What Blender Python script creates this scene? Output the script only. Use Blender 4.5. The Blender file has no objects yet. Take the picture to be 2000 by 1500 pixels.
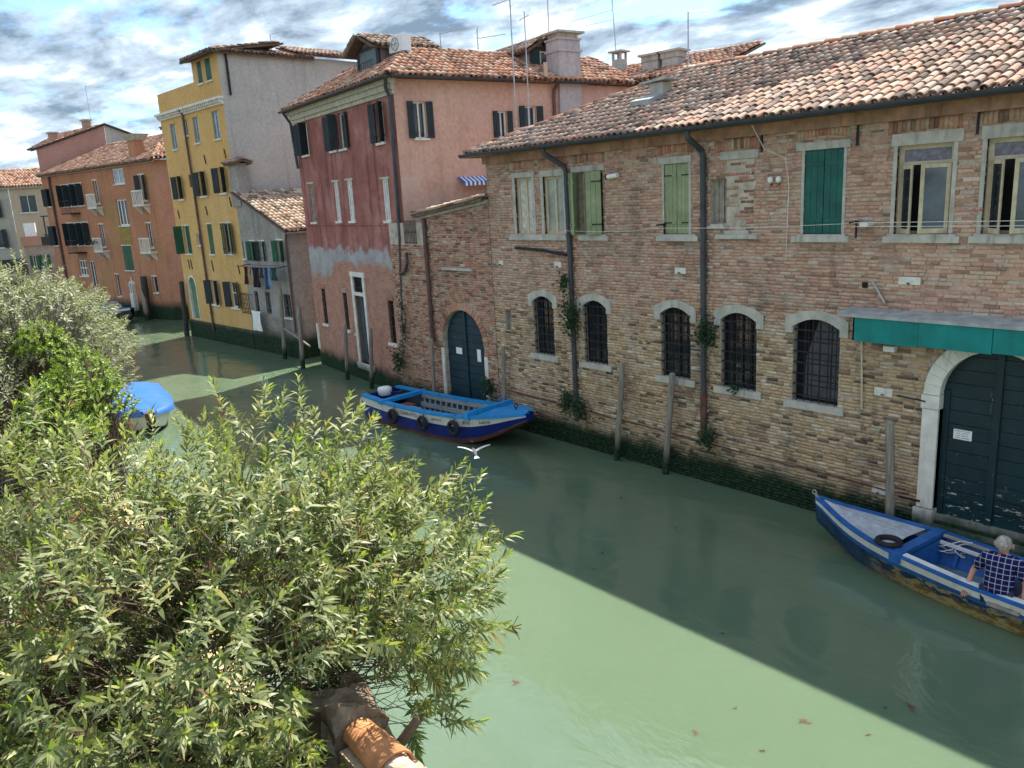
import bpy, bmesh, math, random
import numpy as np
from mathutils import Vector, Matrix

random.seed(7)
rng = np.random.default_rng(7)
scene = bpy.context.scene
COL = scene.collection

# ------------------------------------------------------------------ camera
cam_d = bpy.data.cameras.new('camera')
cam_d.sensor_width = 36.0
cam_d.lens = 36.0 * 1560.0 / 2000.0
cam_d.clip_start = 0.05
cam_d.clip_end = 3000
cam = bpy.data.objects.new('camera', cam_d)
COL.objects.link(cam)
CR = Vector((0.64645137, 0.76091131, -0.05580867))
CU = Vector((-0.13998289, 0.19019597, 0.97171512))
CF = Vector((-0.75000361, 0.62035432, -0.22946701))
CPOS = Vector((0, 0, 6.0))
cam.matrix_world = Matrix(((CR.x, CU.x, -CF.x, CPOS.x), (CR.y, CU.y, -CF.y, CPOS.y),
                           (CR.z, CU.z, -CF.z, CPOS.z), (0, 0, 0, 1)))
scene.camera = cam

# ------------------------------------------------------------------ sky and sun
SUN_EL = math.radians(57.0)
SUN_AZ = math.atan2(-0.31, 0.95)          # measured from +Y towards +X
world = bpy.data.worlds.new('World')
scene.world = world
world.use_nodes = True
wn = world.node_tree
wn.nodes.clear()
def WN(t, **kw):
    n = wn.nodes.new(t)
    for k, v in kw.items():
        setattr(n, k, v)
    return n
w_out = WN('ShaderNodeOutputWorld')
w_bg = WN('ShaderNodeBackground')
w_bg.inputs['Strength'].default_value = 0.12
w_sky = WN('ShaderNodeTexSky', sky_type='NISHITA', sun_disc=False, sun_elevation=SUN_EL, sun_rotation=SUN_AZ,
           air_density=1.0, dust_density=0.6, ozone_density=2.0)
tc = WN('ShaderNodeTexCoord')
sep = WN('ShaderNodeSeparateXYZ')
wn.links.new(tc.outputs['Generated'], sep.inputs[0])
zc = WN('ShaderNodeMath', operation='MAXIMUM'); wn.links.new(sep.outputs['Z'], zc.inputs[0]); zc.inputs[1].default_value = 0.0
za = WN('ShaderNodeMath', operation='ADD'); wn.links.new(zc.outputs[0], za.inputs[0]); za.inputs[1].default_value = 0.16
dx = WN('ShaderNodeMath', operation='DIVIDE'); wn.links.new(sep.outputs['X'], dx.inputs[0]); wn.links.new(za.outputs[0], dx.inputs[1])
dy = WN('ShaderNodeMath', operation='DIVIDE'); wn.links.new(sep.outputs['Y'], dy.inputs[0]); wn.links.new(za.outputs[0], dy.inputs[1])
cmb = WN('ShaderNodeCombineXYZ'); wn.links.new(dx.outputs[0], cmb.inputs[0]); wn.links.new(dy.outputs[0], cmb.inputs[1])
wmap = WN('ShaderNodeMapping'); wn.links.new(cmb.outputs[0], wmap.inputs[0])
wmap.inputs['Location'].default_value = (3.1, 1.7, 0.0)
wmap.inputs['Rotation'].default_value = (0, 0, math.radians(35))
wmap.inputs['Scale'].default_value = (1.0, 1.45, 1.0)
nz1 = WN('ShaderNodeTexNoise'); wn.links.new(wmap.outputs[0], nz1.inputs['Vector'])
for k, v in (('Scale', 1.7), ('Detail', 9.0), ('Roughness', 0.62), ('Distortion', 0.35)):
    nz1.inputs[k].default_value = v
cmask = WN('ShaderNodeMapRange', interpolation_type='SMOOTHSTEP')
wn.links.new(nz1.outputs['Fac'], cmask.inputs[0])
cmask.inputs[1].default_value = 0.34; cmask.inputs[2].default_value = 0.50
nz2 = WN('ShaderNodeTexNoise'); wn.links.new(wmap.outputs[0], nz2.inputs['Vector'])
for k, v in (('Scale', 2.4), ('Detail', 9.0), ('Roughness', 0.6), ('Distortion', 0.2)):
    nz2.inputs[k].default_value = v
ccol = WN('ShaderNodeValToRGB'); wn.links.new(nz2.outputs['Fac'], ccol.inputs[0])
ccol.color_ramp.elements.new(0.52).color = (2.3, 2.8, 3.3, 1)
ccol.color_ramp.elements[0].position = 0.37; ccol.color_ramp.elements[0].color = (0.85, 1.2, 1.62, 1)
ccol.color_ramp.elements[2].position = 0.68; ccol.color_ramp.elements[2].color = (5.6, 5.85, 6.05, 1)
w_tint = WN('ShaderNodeMixRGB', blend_type='MULTIPLY'); w_tint.inputs[0].default_value = 1.0; w_tint.inputs[2].default_value = (.66, .80, .95, 1); wn.links.new(w_sky.outputs[0], w_tint.inputs[1])
wmix = WN('ShaderNodeMixRGB'); wn.links.new(cmask.outputs[0], wmix.inputs[0])
wn.links.new(w_tint.outputs[0], wmix.inputs[1]); wn.links.new(ccol.outputs[0], wmix.inputs[2])
wn.links.new(wmix.outputs[0], w_bg.inputs['Color'])
wn.links.new(w_bg.outputs[0], w_out.inputs['Surface'])

sun_d = bpy.data.lights.new('sun', 'SUN')
sun_d.energy = 4.2
sun_d.angle = math.radians(0.6)
sun_d.color = (1.0, 0.93, 0.80)
sun = bpy.data.objects.new('sun', sun_d)
COL.objects.link(sun)
sun_dir = Vector((math.sin(SUN_AZ) * math.cos(SUN_EL), math.cos(SUN_AZ) * math.cos(SUN_EL), math.sin(SUN_EL)))
sun.rotation_euler = sun_dir.to_track_quat('Z', 'Y').to_euler()
sun.location = (0, 20, 40)

vs = scene.view_settings
vs.view_transform = 'Standard'
vs.look = 'None'
vs.exposure = 1.42
vs.gamma = 1.0
vs.use_curve_mapping = False
scene.cycles.max_bounces = 6
scene.cycles.diffuse_bounces = 3
scene.cycles.glossy_bounces = 3
scene.cycles.transmission_bounces = 2
scene.cycles.caustics_reflective = False
scene.cycles.caustics_refractive = False

# ------------------------------------------------------------------ mesh helpers
class MB:
    def __init__(s):
        s.v = []; s.f = []; s.m = []
    def add(s, verts, faces, mi=0):
        o = len(s.v)
        s.v.extend([tuple(p) for p in verts])
        for f in faces:
            s.f.append(tuple(i + o for i in f)); s.m.append(mi)
    def quad(s, a, b, c, d, mi=0):
        s.add([a, b, c, d], [(0, 1, 2, 3)], mi)
    def poly(s, pts, mi=0):
        s.add(pts, [tuple(range(len(pts)))], mi)
    def box(s, x0, x1, y0, y1, z0, z1, mi=0):
        s.add([(x0, y0, z0), (x1, y0, z0), (x1, y1, z0), (x0, y1, z0), (x0, y0, z1), (x1, y0, z1), (x1, y1, z1), (x0, y1, z1)],
              [(0, 3, 2, 1), (4, 5, 6, 7), (0, 1, 5, 4), (1, 2, 6, 5), (2, 3, 7, 6), (3, 0, 4, 7)], mi)
    def hexa(s, P, mi=0):     # 8 points, bottom 4 then top 4
        s.add(P, [(0, 3, 2, 1), (4, 5, 6, 7), (0, 1, 5, 4), (1, 2, 6, 5), (2, 3, 7, 6), (3, 0, 4, 7)], mi)
    def beam(s, a, b, w, h=None, mi=0, up=(0, 0, 1)):
        a = Vector(a); b = Vector(b); h = h or w
        d = (b - a).normalized(); u = Vector(up)
        if abs(d.dot(u)) > 0.98: u = Vector((0, 1, 0))
        x = d.cross(u).normalized() * (w / 2); y = x.normalized().cross(d) * (h / 2)
        s.hexa([a - x - y, a + x - y, b + x - y, b - x - y, a - x + y, a + x + y, b + x + y, b - x + y], mi)
    def tube(s, pts, r, n=8, mi=0, cap=True):
        pts = [Vector(p) for p in pts]; m = len(pts)
        rs = r if isinstance(r, (list, tuple)) else [r] * m
        o = len(s.v); prev = None
        for i, p in enumerate(pts):
            d = (pts[min(i + 1, m - 1)] - pts[max(i - 1, 0)]).normalized()
            if prev is None:
                a = Vector((0, 0, 1)) if abs(d.z) < 0.9 else Vector((1, 0, 0))
            else:
                a = prev
            x = (a - d * a.dot(d)).normalized(); prev = x
            y = d.cross(x)
            for k in range(n):
                t = 2 * math.pi * k / n
                s.v.append(tuple(p + (x * math.cos(t) + y * math.sin(t)) * rs[i]))
        for i in range(m - 1):
            for k in range(n):
                s.f.append((o + i * n + k, o + i * n + (k + 1) % n, o + (i + 1) * n + (k + 1) % n, o + (i + 1) * n + k)); s.m.append(mi)
        if cap:
            s.f.append(tuple(o + k for k in reversed(range(n)))); s.m.append(mi)
            s.f.append(tuple(o + (m - 1) * n + k for k in range(n))); s.m.append(mi)
    def loft(s, rows, mi=0, closed=False):
        o = len(s.v); n = len(rows[0])
        for r in rows: s.v.extend([tuple(p) for p in r])
        for i in range(len(rows) - 1):
            for k in range(n if closed else n - 1):
                k2 = (k + 1) % n
                s.f.append((o + i * n + k, o + i * n + k2, o + (i + 1) * n + k2, o + (i + 1) * n + k)); s.m.append(mi)
    def sphere(s, c, r, nu=12, nv=8, mi=0):
        rx, ry, rz = r if isinstance(r, (list, tuple)) else (r, r, r)
        rows = []
        for j in range(nv + 1):
            ph = math.pi * j / nv
            rows.append([(c[0] + rx * math.sin(ph) * math.cos(2 * math.pi * i / nu), c[1] + ry * math.sin(ph) * math.sin(2 * math.pi * i / nu),
                          c[2] - rz * math.cos(ph)) for i in range(nu)])
        s.loft(rows, mi, True)
    def torus(s, c, R, r, axis='y', nu=18, nv=8, mi=0):
        rows = []
        for i in range(nu + 1):
            a = 2 * math.pi * i / nu; row = []
            for j in range(nv):
                b = 2 * math.pi * j / nv; q = R + r * math.cos(b); w = r * math.sin(b)
                p = {'y': (q * math.cos(a), w, q * math.sin(a)), 'z': (q * math.cos(a), q * math.sin(a), w), 'x': (w, q * math.cos(a), q * math.sin(a))}[axis]
                row.append((c[0] + p[0], c[1] + p[1], c[2] + p[2]))
            rows.append(row)
        s.loft(rows, mi, True)

def link(o, parent=None):
    COL.objects.link(o)
    if parent is not None:
        o.parent = parent
    return o

def build(mb, name, mats, parent=None, smooth=False, kind=None, loc=None, rotz=None):
    me = bpy.data.meshes.new(name)
    me.from_pydata(mb.v, [], mb.f)
    mats = mats if isinstance(mats, (list, tuple)) else [mats]
    for m in mats: me.materials.append(m)
    if len(mats) > 1: me.polygons.foreach_set('material_index', mb.m)
    if smooth: me.polygons.foreach_set('use_smooth', [True] * len(me.polygons))
    me.update()
    o = bpy.data.objects.new(name, me)
    link(o, parent)
    if kind: o['kind'] = kind
    if loc is not None: o.location = loc
    if rotz is not None: o.rotation_euler = (0, 0, rotz)
    return o

def build_np(name, V, F, mat, parent=None, kind=None, smooth=False):
    """V (n,3) array, F (m,k) array of one polygon size"""
    me = bpy.data.meshes.new(name)
    V = np.ascontiguousarray(V, dtype=np.float32); F = np.ascontiguousarray(F, dtype=np.int32)
    m, k = F.shape
    me.vertices.add(len(V)); me.vertices.foreach_set('co', V.ravel())
    me.loops.add(m * k); me.loops.foreach_set('vertex_index', F.ravel())
    me.polygons.add(m); me.polygons.foreach_set('loop_start', np.arange(0, m * k, k, dtype=np.int32))
    me.materials.append(mat)
    if smooth: me.polygons.foreach_set('use_smooth', np.ones(m, dtype=bool))
    me.update(calc_edges=True); me.validate()
    o = bpy.data.objects.new(name, me)
    link(o, parent)
    if kind: o['kind'] = kind
    return o

def tag(o, label, cat, group=None):
    o['label'] = label; o['category'] = cat
    if group: o['group'] = group
    return o

def empty(name, loc=(0, 0, 0), rotz=0.0, label=None, cat=None, group=None):
    o = bpy.data.objects.new(name, None)
    COL.objects.link(o)
    o.location = loc; o.rotation_euler = (0, 0, rotz)
    if label: tag(o, label, cat, group)
    return o

def struct(o):
    o['kind'] = 'structure'
    return o

def text_mesh(name, body, size, mat, parent, loc, rot, shear=0.0, align='LEFT', ext=0.001):
    cu = bpy.data.curves.new(name, 'FONT')
    cu.body = body; cu.size = size; cu.shear = shear; cu.extrude = ext; cu.align_x = align; cu.align_y = 'CENTER'
    cu.resolution_u = 2
    t = bpy.data.objects.new(name + '_tmp', cu)
    COL.objects.link(t)
    bpy.context.view_layer.update()
    me = bpy.data.meshes.new_from_object(t.evaluated_get(bpy.context.evaluated_depsgraph_get()))
    bpy.data.objects.remove(t); bpy.data.curves.remove(cu)
    me.name = name; me.materials.clear(); me.materials.append(mat)
    o = bpy.data.objects.new(name, me)
    link(o, parent)
    o.location = loc; o.rotation_euler = rot
    return o

# ------------------------------------------------------------------ materials
class NT:
    def __init__(s, name):
        s.mat = bpy.data.materials.new(name); s.mat.use_nodes = True
        s.t = s.mat.node_tree
        s.t.nodes.clear()
        s.out = s.n('ShaderNodeOutputMaterial'); s.b = s.n('ShaderNodeBsdfPrincipled')
        s.l(s.b.outputs[0], s.out.inputs[0])
    def n(s, t, ins=None, **kw):
        nd = s.t.nodes.new(t)
        for k, v in kw.items(): setattr(nd, k, v)
        for k, v in (ins or {}).items(): s.set(nd.inputs[k], v)
        return nd
    def l(s, a, b): s.t.links.new(a, b)
    def set(s, sock, v):
        if isinstance(v, bpy.types.NodeSocket): s.l(v, sock)
        else:
            if sock.type == 'RGBA' and len(v) == 3: v = (*v, 1)
            sock.default_value = v
    def pos(s): return s.n('ShaderNodeNewGeometry').outputs['Position']
    def obj(s): return s.n('ShaderNodeTexCoord').outputs['Object']
    def mapd(s, vec, scale=(1, 1, 1), rot=(0, 0, 0), loc=(0, 0, 0)):
        return s.n('ShaderNodeMapping', {'Vector': vec, 'Scale': scale, 'Rotation': rot, 'Location': loc}).outputs[0]
    def noise(s, vec, scale, detail=5, rough=0.55, dist=0.0):
        return s.n('ShaderNodeTexNoise', {'Vector': vec, 'Scale': scale, 'Detail': detail, 'Roughness': rough, 'Distortion': dist}).outputs['Fac']
    def ramp(s, fac, stops):
        nd = s.n('ShaderNodeValToRGB', {0: fac}); cr = nd.color_ramp
        while len(cr.elements) < len(stops): cr.elements.new(0.5)
        for e, (p, c) in zip(cr.elements, stops):
            e.position = p; e.color = (*c, 1) if len(c) == 3 else c
        return nd.outputs[0]
    def mix(s, fac, a, b, mode='MIX'):
        return s.n('ShaderNodeMixRGB', {0: fac, 1: a, 2: b}, blend_type=mode).outputs[0]
    def math(s, op, a, b=0.0, clamp=False):
        return s.n('ShaderNodeMath', {0: a, 1: b}, operation=op, use_clamp=clamp).outputs[0]
    def rng(s, v, a, b, c=0.0, d=1.0):
        return s.n('ShaderNodeMapRange', {0: v, 1: a, 2: b, 3: c, 4: d}, interpolation_type='SMOOTHSTEP').outputs[0]
    def bump(s, h, strength=0.4, dist=0.02):
        s.l(s.n('ShaderNodeBump', {'Height': h, 'Strength': strength, 'Distance': dist}).outputs[0], s.b.inputs['Normal'])
    def rand(s):
        i = s.n('ShaderNodeNewGeometry').outputs['Random Per Island']; o = s.n('ShaderNodeObjectInfo').outputs['Random']
        return s.math('FRACT', s.math('ADD', i, o))
    def zmask(s, z0, z1, amp=0.3, scale=2.0):
        """1 below z0, 0 above z1, ragged"""
        p = s.pos(); z = s.n('ShaderNodeSeparateXYZ', {0: p}).outputs['Z']
        nn = s.noise(p, scale, 6, 0.6)
        zz = s.math('ADD', z, s.math('MULTIPLY', s.math('SUBTRACT', nn, 0.5), amp * 2))
        return s.rng(zz, z0, z1, 1.0, 0.0)
    def fin(s, col, rough=0.8, spec=0.3, metal=0.0):
        s.set(s.b.inputs['Base Color'], col); s.set(s.b.inputs['Roughness'], rough)
        s.b.inputs['Specular IOR Level'].default_value = spec; s.b.inputs['Metallic'].default_value = metal
        return s.mat
ALGAE = (0.010, 0.026, 0.012)
def with_algae(t, col, z0=0.55, z1=0.95, amp=0.2):
    a = t.zmask(z0 - .08, z1 + .05, amp, 2.2)
    g = t.ramp(t.noise(t.pos(), 14, 4), [(0.3, (0.008, 0.018, 0.014)), (0.52, (0.016, 0.045, 0.022)), (0.66, (0.05, 0.055, 0.035)), (0.8, (0.14, 0.12, 0.09))])
    return t.mix(a, col, g)

def plain(name, col, rough=0.6, var=0.25, scale=6.0, spec=0.3, metal=0.0, bump=0.0, streak=0.0, bscale=40.0):
    t = NT(name); p = t.obj()
    n1 = t.noise(p, scale, 5, 0.6)
    dark = tuple(c * (1 - var) for c in col); lite = tuple(min(1, c * (1 + var)) for c in col)
    c = t.ramp(n1, [(0.3, dark), (0.7, lite)])
    if streak:
        sm = t.rng(t.noise(t.mapd(p, (5, 5, 0.35)), 1.5, 5, 0.6), 0.48, 0.72)
        c = t.mix(t.math('MULTIPLY', sm, streak), c, tuple(x * 0.3 for x in col))
    if bump: t.bump(t.noise(p, bscale, 4, 0.6), bump, 0.02)
    return t.fin(c, rough, spec, metal)

def plaster(name, cols, stain=(0.1, 0.08, 0.07), stain_amt=0.5, patch=None, scale=0.7, algae=True, streak=0.5):
    t = NT(name); p = t.pos()
    c = t.ramp(t.noise(p, scale, 7, 0.62, 0.3), [(0.28 + 0.44 * i / (len(cols) - 1), q) for i, q in enumerate(cols)])
    fine = t.noise(p, 9, 5, 0.65)
    c = t.mix(0.35, c, t.ramp(fine, [(0.3, tuple(x * 0.62 for x in cols[0])), (0.7, tuple(min(1, x * 1.15) for x in cols[-1]))]))
    sm = t.rng(t.noise(t.mapd(p, (2.2, 2.2, 0.16)), 1.3, 6, 0.6), 0.5, 0.74)
    c = t.mix(t.math('MULTIPLY', sm, streak), c, stain)
    bl = t.rng(t.noise(p, 0.55, 7, 0.7, 0.6), 0.52, 0.7)
    c = t.mix(t.math('MULTIPLY', bl, stain_amt), c, stain if patch is None else patch)
    if algae: c = with_algae(t, c, 0.7, 1.2, 0.15)
    t.bump(t.math('ADD', t.noise(p, 6, 6, 0.6), t.math('MULTIPLY', fine, 0.5)), 0.35, 0.03)
    return t.fin(c, 0.92, 0.15)

def brick_mat(name, up, low, zsplit=(2.6, 4.2), algae=(0.44, 0.74)):
    t = NT(name); p = t.pos(); r = t.rand()
    cu = t.ramp(r, up); cl = t.ramp(r, low)
    m = t.zmask(zsplit[0], zsplit[1], 0.9, 0.55)
    c = t.mix(m, cu, cl)
    mot = t.noise(p, 22, 5, 0.65)
    c = t.mix(0.42, c, t.mix(1.0, c, t.ramp(mot, [(0.3, (0.45, 0.43, 0.42)), (0.62, (1.15, 1.12, 1.1))]), 'MULTIPLY'))
    soot = t.rng(t.noise(t.mapd(p, (1.6, 1.6, 0.8)), 0.7, 7, 0.65, 0.5), 0.5, 0.75)
    c = t.mix(t.math('MULTIPLY', soot, 0.55), c, (0.115, 0.09, 0.075))
    run = t.rng(t.noise(t.mapd(p, (1.7, 1.7, 0.22)), 1.0, 7, 0.7, 0.4), 0.54, 0.70)
    c = t.mix(t.math('MULTIPLY', run, 0.6), c, (0.10, 0.082, 0.07))
    salt = t.rng(t.noise(p, 1.1, 8, 0.7, 0.8), 0.60, 0.72)
    c = t.mix(t.math('MULTIPLY', salt, 0.45), c, (0.62, 0.55, 0.46))
    c = with_algae(t, c, *algae)
    t.bump(t.noise(p, 45, 4, 0.7), 0.5, 0.012)
    return t.fin(c, 0.95, 0.12)

M = {}
UP = [(0.0, (0.30, 0.19, 0.15)), (0.12, (0.46, 0.27, 0.20)), (0.4, (0.57, 0.335, 0.245)), (0.66, (0.60, 0.38, 0.285)), (0.84, (0.57, 0.41, 0.315)), (0.94, (0.48, 0.37, 0.30)), (1.0, (0.66, 0.52, 0.42))]
LOW = [(0.0, (0.12, 0.09, 0.07)), (0.10, (0.27, 0.19, 0.13)), (0.30, (0.48, 0.335, 0.20)), (0.62, (0.57, 0.42, 0.25)), (0.82, (0.53, 0.36, 0.26)), (0.93, (0.60, 0.51, 0.36)), (1.0, (0.66, 0.58, 0.46))]
M['brick'] = brick_mat('brick_weathered', UP, LOW)
REDB = [(0.0, (0.18, 0.11, 0.09)), (0.2, (0.40, 0.20, 0.14)), (0.5, (0.52, 0.26, 0.18)), (0.75, (0.54, 0.34, 0.24)), (0.92, (0.42, 0.33, 0.24)), (1.0, (0.55, 0.45, 0.36))]
M['brick_red'] = brick_mat('brick_reddish', REDB, REDB, algae=(0.4, 0.75))
def mortar():
    t = NT('mortar_joint'); p = t.pos()
    c = t.ramp(t.noise(p, 5, 6, 0.65), [(0.3, (0.32, 0.27, 0.22)), (0.55, (0.50, 0.43, 0.36)), (0.75, (0.62, 0.55, 0.47))])
    soot = t.rng(t.noise(p, 0.8, 7, 0.65, 0.5), 0.5, 0.72)
    c = t.mix(t.math('MULTIPLY', soot, 0.55), c, (0.11, 0.09, 0.08))
    c = with_algae(t, c, 0.44, 0.74)
    t.bump(t.noise(p, 60, 4, 0.7), 0.5, 0.01)
    return t.fin(c, 0.95, 0.1)
M['mortar'] = mortar()
def stone(name, a, b, algae=True):
    t = NT(name); p = t.pos()
    c = t.ramp(t.noise(p, 4, 7, 0.65), [(0.3, a), (0.7, b)])
    sm = t.rng(t.noise(t.mapd(p, (6, 6, 0.8)), 1.5, 5, 0.6), 0.5, 0.75)
    c = t.mix(t.math('MULTIPLY', sm, 0.55), c, tuple(x * 0.35 for x in a))
    if algae: c = with_algae(t, c, 0.35, 0.7)
    t.bump(t.noise(p, 30, 5, 0.65), 0.3, 0.012)
    return t.fin(c, 0.85, 0.25)
M['stone'] = stone('istria_stone_grey', (0.34, 0.325, 0.29), (0.56, 0.535, 0.48))
M['stone_white'] = stone('istria_stone_white', (0.58, 0.55, 0.50), (0.82, 0.79, 0.72))
def tile_mat(name, stops):
    t = NT(name); p = t.pos(); r = t.rand()
    big = t.noise(p, 0.5, 4, 0.6)
    rr = t.math('FRACT', t.math('ADD', t.math('MULTIPLY', r, 0.8), t.math('MULTIPLY', big, 0.6)))
    c = t.ramp(r, stops)
    lich = t.rng(t.noise(p, 16, 5, 0.7), 0.5, 0.68)
    c = t.mix(t.math('MULTIPLY', lich, 0.55), c, t.ramp(rr, [(0.2, (0.13, 0.12, 0.105)), (0.5, (0.34, 0.31, 0.25)), (0.8, (0.46, 0.41, 0.33))]))
    t.bump(t.noise(p, 55, 4, 0.7), 0.5, 0.012)
    return t.fin(c, 0.92, 0.12)
M['tile'] = tile_mat('roof_tile_clay', [(0.0, (0.12, 0.10, 0.09)), (0.14, (0.24, 0.18, 0.15)), (0.34, (0.37, 0.25, 0.20)), (0.5, (0.46, 0.275, 0.205)), (0.68, (0.39, 0.30, 0.255)), (0.84, (0.44, 0.345, 0.28)), (0.94, (0.52, 0.32, 0.235)), (1.0, (0.55, 0.46, 0.37))])
M['tile_red'] = tile_mat('roof_tile_red', [(0.0, (0.16, 0.10, 0.08)), (0.2, (0.34, 0.18, 0.13)), (0.5, (0.52, 0.25, 0.16)), (0.75, (0.50, 0.31, 0.22)), (0.9, (0.56, 0.42, 0.32)), (1.0, (0.62, 0.30, 0.2))])
M['tile_pale'] = tile_mat('roof_tile_pale', [(0.0, (0.16, 0.12, 0.10)), (0.25, (0.42, 0.30, 0.22)), (0.55, (0.58, 0.42, 0.31)), (0.8, (0.66, 0.52, 0.39)), (1.0, (0.72, 0.62, 0.48))])
M['deck'] = plain('roof_underlay', (0.14, 0.09, 0.07), 0.95, 0.4)
M['gutter'] = plain('gutter_dark_metal', (0.035, 0.042, 0.055), 0.45, 0.3, 5, 0.5)
M['pipe'] = plain('downpipe_dark', (0.05, 0.055, 0.065), 0.5, 0.35, 3, 0.4, streak=0.3)
M['pipe_brown'] = plain('downpipe_brown', (0.11, 0.06, 0.055), 0.55, 0.35, 3, 0.4)
M['iron'] = plain('black_iron', (0.02, 0.02, 0.024), 0.6, 0.4)
M['rust'] = plain('rusty_iron', (0.12, 0.06, 0.045), 0.8, 0.5)
M['steel'] = plain('galvanised_steel', (0.42, 0.43, 0.44), 0.4, 0.25, metal=0.6)
def glass(name, col, rough=0.06):
    t = NT(name)
    c = t.ramp(t.noise(t.pos(), 3.0, 3), [(0.3, tuple(x * 0.5 for x in col)), (0.7, col)])
    return t.fin(c, rough, 0.6)
M['glass'] = glass('window_glass_dark', (0.03, 0.04, 0.05))
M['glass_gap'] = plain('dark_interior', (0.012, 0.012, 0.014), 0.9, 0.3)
M['glass_frost'] = glass('window_glass_frosted', (0.42, 0.46, 0.40), 0.25)
M['curtain'] = plain('curtain_cloth', (0.55, 0.53, 0.5), 0.9, 0.35, 9)
M['blind'] = plain('purple_grey_blind', (0.20, 0.19, 0.23), 0.9, 0.4, 12)
M['wood_cream'] = plain('cream_painted_wood', (0.56, 0.47, 0.33), 0.6, 0.2, 10, streak=0.3)
M['wood_white'] = plain('white_painted_wood', (0.72, 0.71, 0.68), 0.55, 0.15, 10, streak=0.3)
def painted(name, col, wear=0.3, wcol=(0.30, 0.27, 0.22), rough=0.6, worn_z=None):
    t = NT(name); p = t.pos()
    c = t.ramp(t.noise(p, 3.0, 5, 0.6), [(0.3, tuple(x * 0.72 for x in col)), (0.7, tuple(x * 1.25 for x in col))])
    wv = t.noise(t.mapd(p, (9, 9, 1.2)), 2.5, 7, 0.72)
    lim = 0.70 - 0.12 * wear
    w = t.rng(wv, lim, lim + 0.05)
    if worn_z:
        z = t.n('ShaderNodeSeparateXYZ', {0: p}).outputs['Z']
        wz = t.rng(z, worn_z[0], worn_z[1], 1.0, 0.0)
        w2 = t.rng(t.noise(t.mapd(p, (2.0, 2.0, 7)), 2.5, 7, 0.7), 0.60, 0.64)
        w = t.math('MAXIMUM', t.math('MULTIPLY', w, 0.6), t.math('MULTIPLY', w2, wz))
    c = t.mix(w, c, wcol)
    t.bump(t.noise(t.mapd(p, (30, 30, 2)), 2, 4, 0.6), 0.3, 0.006)
    return t.fin(c, rough, 0.35)
M['green_dark'] = painted('dark_green_shutter_paint', (0.012, 0.065, 0.055), 0.6, (0.10, 0.16, 0.14))
M['green_teal'] = painted('teal_green_shutter_paint', (0.012, 0.10, 0.085), 0.6, (0.09, 0.2, 0.17))
M['green_pale'] = painted('sage_green_shutter_paint', (0.25, 0.29, 0.165), 0.2, (0.35, 0.38, 0.25))
M['green_mid'] = painted('mid_green_shutter_paint', (0.02, 0.10, 0.05), 0.2, (0.1, 0.16, 0.1))
M['blackgreen'] = painted('black_green_shutter_paint', (0.018, 0.030, 0.036), 0.2, (0.07, 0.08, 0.08))
M['gate'] = painted('gate_dark_green_paint', (0.007, 0.031, 0.040), 0.5, (0.62, 0.60, 0.52), 0.45, worn_z=(0.75, 1.35))
M['gate2'] = painted('gate_blue_green_paint', (0.010, 0.036, 0.050), 0.4, (0.25, 0.27, 0.26), 0.5)
M['door_blue'] = painted('door_slate_blue_paint', (0.05, 0.085, 0.10), 0.3, (0.2, 0.22, 0.22))
M['white'] = plain('white_enamel', (0.80, 0.80, 0.80), 0.5, 0.06)
M['ink'] = plain('black_print', (0.03, 0.03, 0.035), 0.6, 0.1)
M['awn_teal'] = plain('teal_painted_canvas', (0.005, 0.20, 0.19), 0.55, 0.22, 3, streak=0.25)
M['lead'] = plain('lead_sheet', (0.34, 0.36, 0.36), 0.6, 0.3, 5)
def post_mat():
    t = NT('weathered_mooring_wood'); p = t.pos()
    c = t.ramp(t.noise(t.mapd(p, (18, 18, 1.2)), 2, 6, 0.65), [(0.3, (0.14, 0.12, 0.10)), (0.7, (0.36, 0.32, 0.27))])
    c = with_algae(t, c, 0.3, 0.6, 0.06)
    t.bump(t.noise(t.mapd(p, (40, 40, 1.5)), 2, 4), 0.4, 0.01)
    return t.fin(c, 0.9, 0.15)
M['post'] = post_mat()
M['wood_grey'] = plain('grey_weathered_wood', (0.30, 0.27, 0.23), 0.85, 0.35, 8)
M['wood_dark'] = plain('dark_tarred_wood', (0.05, 0.045, 0.045), 0.8, 0.4, 8)
# ------------------------------------------------------------------ building helpers
def wall_holes(mb, P, s0, s1, z0, z1, holes, depth=0.16, mi=0, rmi=None):
    """flat wall with rectangular openings; P(s, z, d) maps to a point, d is depth into the wall"""
    rmi = mi if rmi is None else rmi
    S = sorted({s0, s1, *[h[0] for h in holes], *[h[1] for h in holes]}); S = [x for x in S if s0 <= x <= s1]
    Zs = sorted({z0, z1, *[h[2] for h in holes], *[h[3] for h in holes]}); Zs = [x for x in Zs if z0 <= x <= z1]
    for i in range(len(S) - 1):
        run = None
        for j in range(len(Zs) - 1):
            cs = (S[i] + S[i + 1]) / 2; cz = (Zs[j] + Zs[j + 1]) / 2
            inside = any(h[0] < cs < h[1] and h[2] < cz < h[3] for h in holes)
            if not inside and run is None: run = Zs[j]
            if run is not None and (inside or j == len(Zs) - 2):
                zt = Zs[j] if inside else Zs[j + 1]
                mb.quad(P(S[i], run, 0), P(S[i + 1], run, 0), P(S[i + 1], zt, 0), P(S[i], zt, 0), mi); run = None
    for h in holes:
        a, b, c, d = h[:4]
        mb.quad(P(a, c, 0), P(a, d, 0), P(a, d, depth), P(a, c, depth), rmi)
        mb.quad(P(b, c, 0), P(b, c, depth), P(b, d, depth), P(b, d, 0), rmi)
        mb.quad(P(a, d, 0), P(b, d, 0), P(b, d, depth), P(a, d, depth), rmi)
        mb.quad(P(a, c, 0), P(a, c, depth), P(b, c, depth), P(b, c, 0), rmi)

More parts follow.
